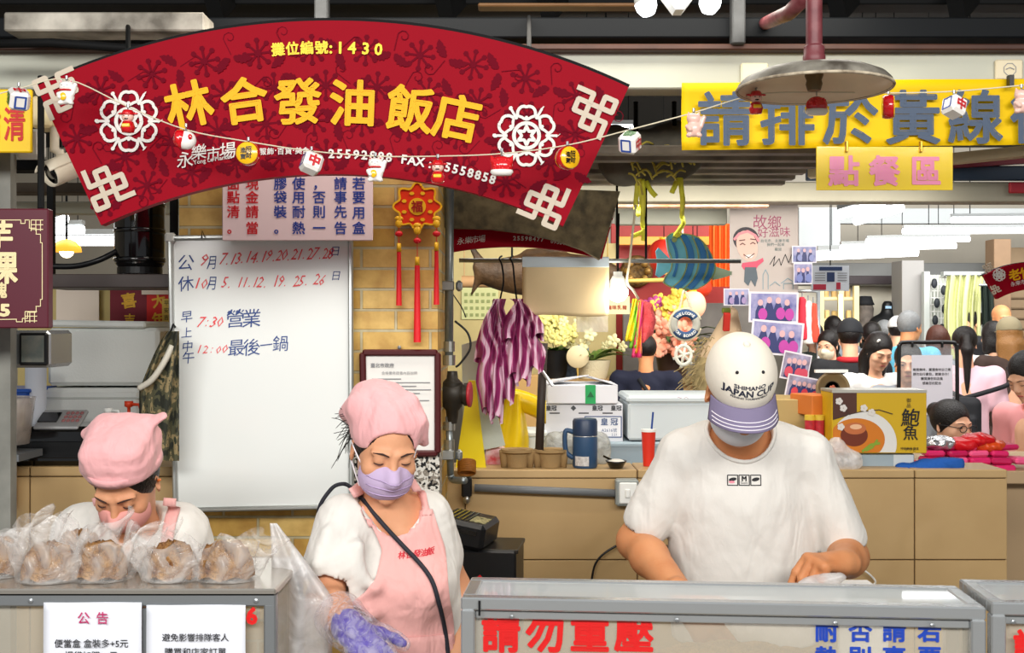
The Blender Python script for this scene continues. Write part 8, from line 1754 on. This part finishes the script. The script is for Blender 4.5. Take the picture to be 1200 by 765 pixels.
# twin spotlights at the top edge
Ysp=2.6
for i,(x,y,dx,lb)in enumerate(((757,6,-.25,'left lit spotlight bulb at the top edge'),(832,3,.2,'right lit spotlight bulb at the top edge'))):
 t=thing('spotlight',lb,'lamp',P(x,y,Ysp),'spotlights at the top edge');c=P(x,y,Ysp);r=S(13,Ysp);ax=Vector((dx,.1,1)).normalized();m=MB();m.lathe([(0,-r*1.1),(r*.6,-r*.9),(r*.95,-r*.3),(r,.2*r)],c,22,ax);m.build('lens',mat('lit lens','#fff',.4,emit='#f6faff',es=5),t,True);m=MB();m.lathe([(r*1.02,.2*r),(r*.8,r*1.3),(r*.6,r*2.2),(0,r*2.2)],c,22,ax);m.build('housing',M_white,t,True)
 m=MB();m.bar(c+ax*r*2,P(794,-12,Ysp),.02,.02);m.build('arm',M_white,t)
t=thing('spotlight_mount','white angular bracket between the two lit spotlights','mount',P(795,5,Ysp));m=MB();m.prism([(p.x,p.z)for p in(P(768,-15,Ysp),P(790,14,Ysp),P(800,14,Ysp),P(822,-15,Ysp))][::-1],(0,Ysp-.02,0),fx,fz,.05);m.tube([P(795,-10,Ysp),P(795,-60,Ysp)],.012);m.build('bracket',M_white,t)
# plates on the beam
for x0,x1,y0,y1,lb,oct_ in((868,900,74,98,'blank ivory plate on the cream beam above the dish lamp',False),(1166,1198,70,94,'ivory plate with an octagonal mark on the cream beam at right',True)):
 t=thing('wall_plate',lb,'plate',P((x0+x1)/2,y1,3.13),'ivory plates on the beam');a=P(x0,y0,3.132);b=P(x1,y1,3.132);m=MB();m.box((a+b)/2,(b.x-a.x,.014,a.z-b.z),None,.004);m.build('plate',mat('ivory plastic','#d9ceb0',.5),t)
 if oct_:m=MB();kk=3.13/F;m.stroke([(7.5*kk*math.cos(PI/8+i*PI/4),7.5*kk*math.sin(PI/8+i*PI/4))for i in range(8)],.8*kk,(a+b)/2+Vector((0,-.0085,0)),fx,fz,0,True);m.stroke([(-5*kk,0),(0,2*kk),(5*kk,0)],1*kk,(a+b)/2+Vector((0,-.0085,0)),fx,fz);m.build('octagon_mark',mat('grey print','#8d8f93',.7),t)
# ------------------------------------------------------------------ the string of charms
YCh=2.5
anch=[(-20,115),(22,104),(78,93),(150,125),(218,152),(291,166),(365,177),(440,183),(513,183),(588,180),(665,170),(738,152),(813,132),(886,111),(957,108),(1040,109),(1118,107),(1198,100),(1240,96)]
m=MB();m.tube(curve_pts([P(x,y,YCh)for x,y in anch],5),.0016,5);o=m.build('twine',M_rope,None,True);setp(o,'thin pale twine strung across the stall front carrying the charms','string')
M_gl=mat('glossy white glaze','#ece9e4',.15,coat=.6);M_gr=mat('glossy red glaze','#c8141c',.15,coat=.6);M_gy=mat('glossy yellow glaze','#f0b814',.2,coat=.6);M_gp=mat('glossy pale pink glaze','#e6bdb0',.2,coat=.6);M_gs=mat('flesh glaze','#ecc2b2',.2,coat=.6);M_gk=mat('black glaze','#151515',.2)
kc=YCh/F;GRP='charms on the twine'
def ch(name,label,x,y,rr=0):
 t=thing(name,label,'charm',P(x,y+14,YCh-.012),GRP);m=MB();m.tube([P(x,y-15,YCh),P(x,y-8,YCh-.008)],.0012,5);m.lathe([(.0025,0),(.0025,.006),(0,.006)],P(x,y-12,YCh-.006),8);m.build('loop',M_steel_d,t);return t,P(x,y,YCh-.014)
def dice(x,y,label,R,faces):
 t,c=ch('tile_charm',label,x,y);s_=8.6*kc;m=MB();m.box(c,(2*s_,)*3,R,s_*.3);m.build('tile',M_gl,t,True,angle=.5)
 for n_,up_,s1,col in faces:
  n_=R@Vector(n_);up_=R@Vector(up_);ux=up_.cross(n_);m=MB()
  if s1=='box':m.stroke([(-.5*s_,-.6*s_),(.5*s_,-.6*s_),(.5*s_,.6*s_),(-.5*s_,.6*s_)],.2*s_,c+n_*(s_*1.01),ux,up_,0,True)
  else:m.text(s1,c+n_*(s_*1.015),1.35*s_,ux,up_,bold=.05,em=True)
  m.build('mark',mat('tile mark '+col,col,.4),t)
RA=rotz(.6)@rotx(.55);RB=rotz(-.7)@rotx(.5)@roty(.2)
f1=[((0,0,1),(0,1,0),'中','#c8202a'),((0,-1,0),(0,0,1),'box','#2a4a9a'),((1,0,0),(0,0,1),'發','#5f9a3a'),((-1,0,0),(0,0,1),'發','#5f9a3a')];f2=[((0,-1,0),(0,0,1),'中','#c8202a'),((0,0,1),(0,1,0),'發','#3f8a3a'),((1,0,0),(0,0,1),'box','#2a4a9a'),((-1,0,0),(0,0,1),'box','#2a4a9a')];f3=[((0,-1,0),(0,0,1),'box','#2a4a9a'),((1,0,0),(0,0,1),'中','#c8202a'),((0,0,1),(0,1,0),'發','#3f8a3a'),((-1,0,0),(0,0,1),'發','#3f8a3a')]
dice(22,117,'white mahjong tile charm before the yellow sign at upper left',RA,f1);dice(365,192,'white mahjong tile charm hanging beside the phone number on the sign',rotx(-.25)@rotz(.5)@roty(.25),f2);dice(738,168,'white mahjong tile charm just right of the big fan sign',rotz(-.6)@rotx(.5)@roty(.2),f3);dice(1118,126,'white mahjong tile charm on the yellow banner',rotx(-.2)@rotz(.45)@roty(.3),f2)
def cat(x,y,label,m1,back=False):
 t,c=ch('cat_charm',label,x,y);D=SDF(tuple(c-Vector((.03,.03,.04))),tuple(c+Vector((.03,.03,.04))),.0012);D.ell(c+Vector((0,0,-.007)),(.0135,.011,.0145));D.ell(c+Vector((0,-.001,.010)),(.0125,.010,.0095),k=.003)
 for s_ in(-1,1):D.cap(c+Vector((s_*.008,0,.016)),c+Vector((s_*.0095,0,.0225)),.0035,.001,.003);D.ell(c+Vector((s_*.009,-.004,-.019)),(.005,.006,.004),k=.003)
 D.cap(c+Vector((.012,-.004,-.003)),c+Vector((.017,-.005,.012)),.004,.004,.003);D.cap(c+Vector((-.012,-.005,-.004)),c+Vector((-.008,-.011,-.010)),.004,.0035,.003);D.mesh().build('body',m1,t,True)
 if not back:
  m=MB();m.tube([c+Vector((.0125*math.cos(a),-.0005+.0108*math.sin(a),.0028))for a in np.linspace(0,2*PI,17)[:-1]],.0014,5,True);m.build('collar',M_gr,t);m=MB();m.ell(c+Vector((-.002,-.011,-.009)),(.006,.002,.007),10,6);m.build('coin',M_gy,t,True);m=MB()
  for s_ in(-1,1):m.ell(c+Vector((s_*.0045,-.0105,.011)),(.0018,.001,.0006),6,4)
  m.ell(c+Vector((0,-.0112,.0085)),(.0008,.0008,.0005),6,4);m.build('face_marks',M_gk,t);m=MB()
  for s_ in(-1,1):m.ell(c+Vector((s_*.0087,-.003,.0185)),(.0016,.0015,.002),6,4)
  m.build('ear_lining',M_gr,t)
cat(78,109,'white lucky cat charm with gold coin at the left tip of the fan sign',M_gl);cat(440,199,'white lucky cat charm below the phone number on the fan sign',M_gl);cat(813,147,'pale pink lucky cat charm at the left end of the yellow banner',M_gp,True);cat(1197,119,'pale pink lucky cat charm at the right edge on the banner',M_gp,True)
def god(x,y,label,flip=1):
 t,c=ch('fortune_charm',label,x,y);m=MB();m.lathe([(0,-.022),(.010,-.021),(.0125,-.012),(.009,-.002),(0,-.001)],c,20);m.build('robe',M_gr,t,True);m=MB();m.ell(c+Vector((0,-.001,.006)),(.0105,.0095,.009),16,10);m.build('head',M_gs,t,True);m=MB();m.lathe([(.0108,.009),(.0112,.012),(.008,.018),(0,.0195)],c,18);m.ell(c+Vector((-.012,0,.012)),(.006,.002,.002),8,5);m.ell(c+Vector((.012,0,.012)),(.006,.002,.002),8,5);m.build('hat',M_gr,t,True);m=MB();m.box(c+Vector((0,-.0115,-.010)),(.014,.003,.006),None,.001);m.build('gold_scroll',M_gy,t);m=MB()
 for s_ in(-1,1):m.ell(c+Vector((s_*.004,-.0105,.007)),(.001,.0006,.0012),6,4)
 m.ell(c+Vector((0,-.009,.002)),(.004,.002,.0015),8,4);m.build('face_marks',M_gk,t)
god(150,142,'red and pink fortune figure charm over the left white rosette');god(513,201,'red fortune figure charm covering part of the fax number');god(886,120,'red and white figure charm under the left rim of the dish lamp')
def drum(x,y,label,yaw):
 t,c=ch('drum_charm',label,x,y);ax=rotz(yaw)@Vector((0,-1,0));r=.0205;m=MB();m.lathe([(r*.93,-.009),(r,-.006),(r*1.03,0),(r,.006),(r*.93,.009)],c,28,ax);m.build('shell',M_gr,t,True);m=MB()
 for s_ in(-1,1):m.lathe([(r*.96,.0088),(r*.9,.0105),(0,.011)],c,28,ax*s_)
 m.build('drumhead',M_gy,t,True);m=MB();ux=rotz(yaw)@fx
 for i,q in enumerate('招財'):m.text(q,c+ax*.0117+ux*.004+Vector((0,0,.007-.011*i)),.011,ux,em=True,bold=.03)
 for i,q in enumerate('進寶'):m.text(q,c+ax*.0117-ux*.006+Vector((0,0,.005-.011*i)),.010,ux,em=True,bold=.03)
 m.build('lettering',M_gk,t)
drum(291,181,'yellow and red drum charm beside the white market lettering',-.05);drum(665,186,'yellow and red drum charm near the right rosette of the fan sign',.5);drum(1041,126,'red drum charm seen edge-on on the yellow banner',1.25)
def purse(x,y,label,style):
 t,c=ch('lucky_bag_charm',label,x,y);D=SDF(tuple(c-Vector((.035,.03,.035))),tuple(c+Vector((.035,.03,.035))),.0013);D.ell(c+Vector((0,0,-.002)),(.019,.012,.016));
 if style!='ball':D.cap(c+Vector((-.016,0,.008)),c+Vector((-.019,0,.017)),.005,.001,.004);D.cap(c+Vector((.016,0,.008)),c+Vector((.019,0,.017)),.005,.001,.004);D.ell(c+Vector((0,0,.010)),(.013,.008,.005),k=.004)
 D.mesh().build('body',M_gr,t,True);m=MB();m.lathe([(.0195,-.009),(.0205,-.013),(.016,-.0185),(0,-.0195)],c,24,(0,0,1),.68);m.build('white_base',M_gl,t,True);m=MB();rg=random.Random(int(x))
 for i in range(18):a=rg.uniform(-2.6,-.5);b=rg.uniform(-.5,.7);m.ell(c+Vector((.0185*math.cos(a)*math.cos(b),.0118*math.sin(a)*math.cos(b),.0155*math.sin(b)-.001)),.0019,6,4)
 m.build('scale_dots',mat('bright red glaze','#e0222a',.15,coat=.6),t,True)
purse(588,194,'red lucky bag charm with white base left of the right rosette','bag');purse(957,123,'round red lucky bag charm hanging below the dish lamp','ball')
def fishc(x,y,label):
 t,c=ch('apple_charm',label,x,y);m=MB();m.ell(c,(.018,.013,.0165),24,14);m.build('body',M_gl,t,True);D=SDF(tuple(c-Vector((.03,.03,.03))),tuple(c+Vector((.03,.03,.03))),.0012);D.ell(c+Vector((-.009,0,.002)),(.013,.0145,.0165));D.warp(folds(3,.002,300,3));D.mesh().build('red_side',M_gr,t,True);m=MB();m.ell(c+Vector((.010,-.011,.004)),(.004,.002,.005),8,6);m.build('red_spot',M_gr,t,True)
fishc(218,165,'red and white round charm below the first big yellow character')
for o in list(bpy.data.objects):
 if o.get('category')=='charm':
  o.scale=(1.28,1.28,1.28);o.location.z-=.006
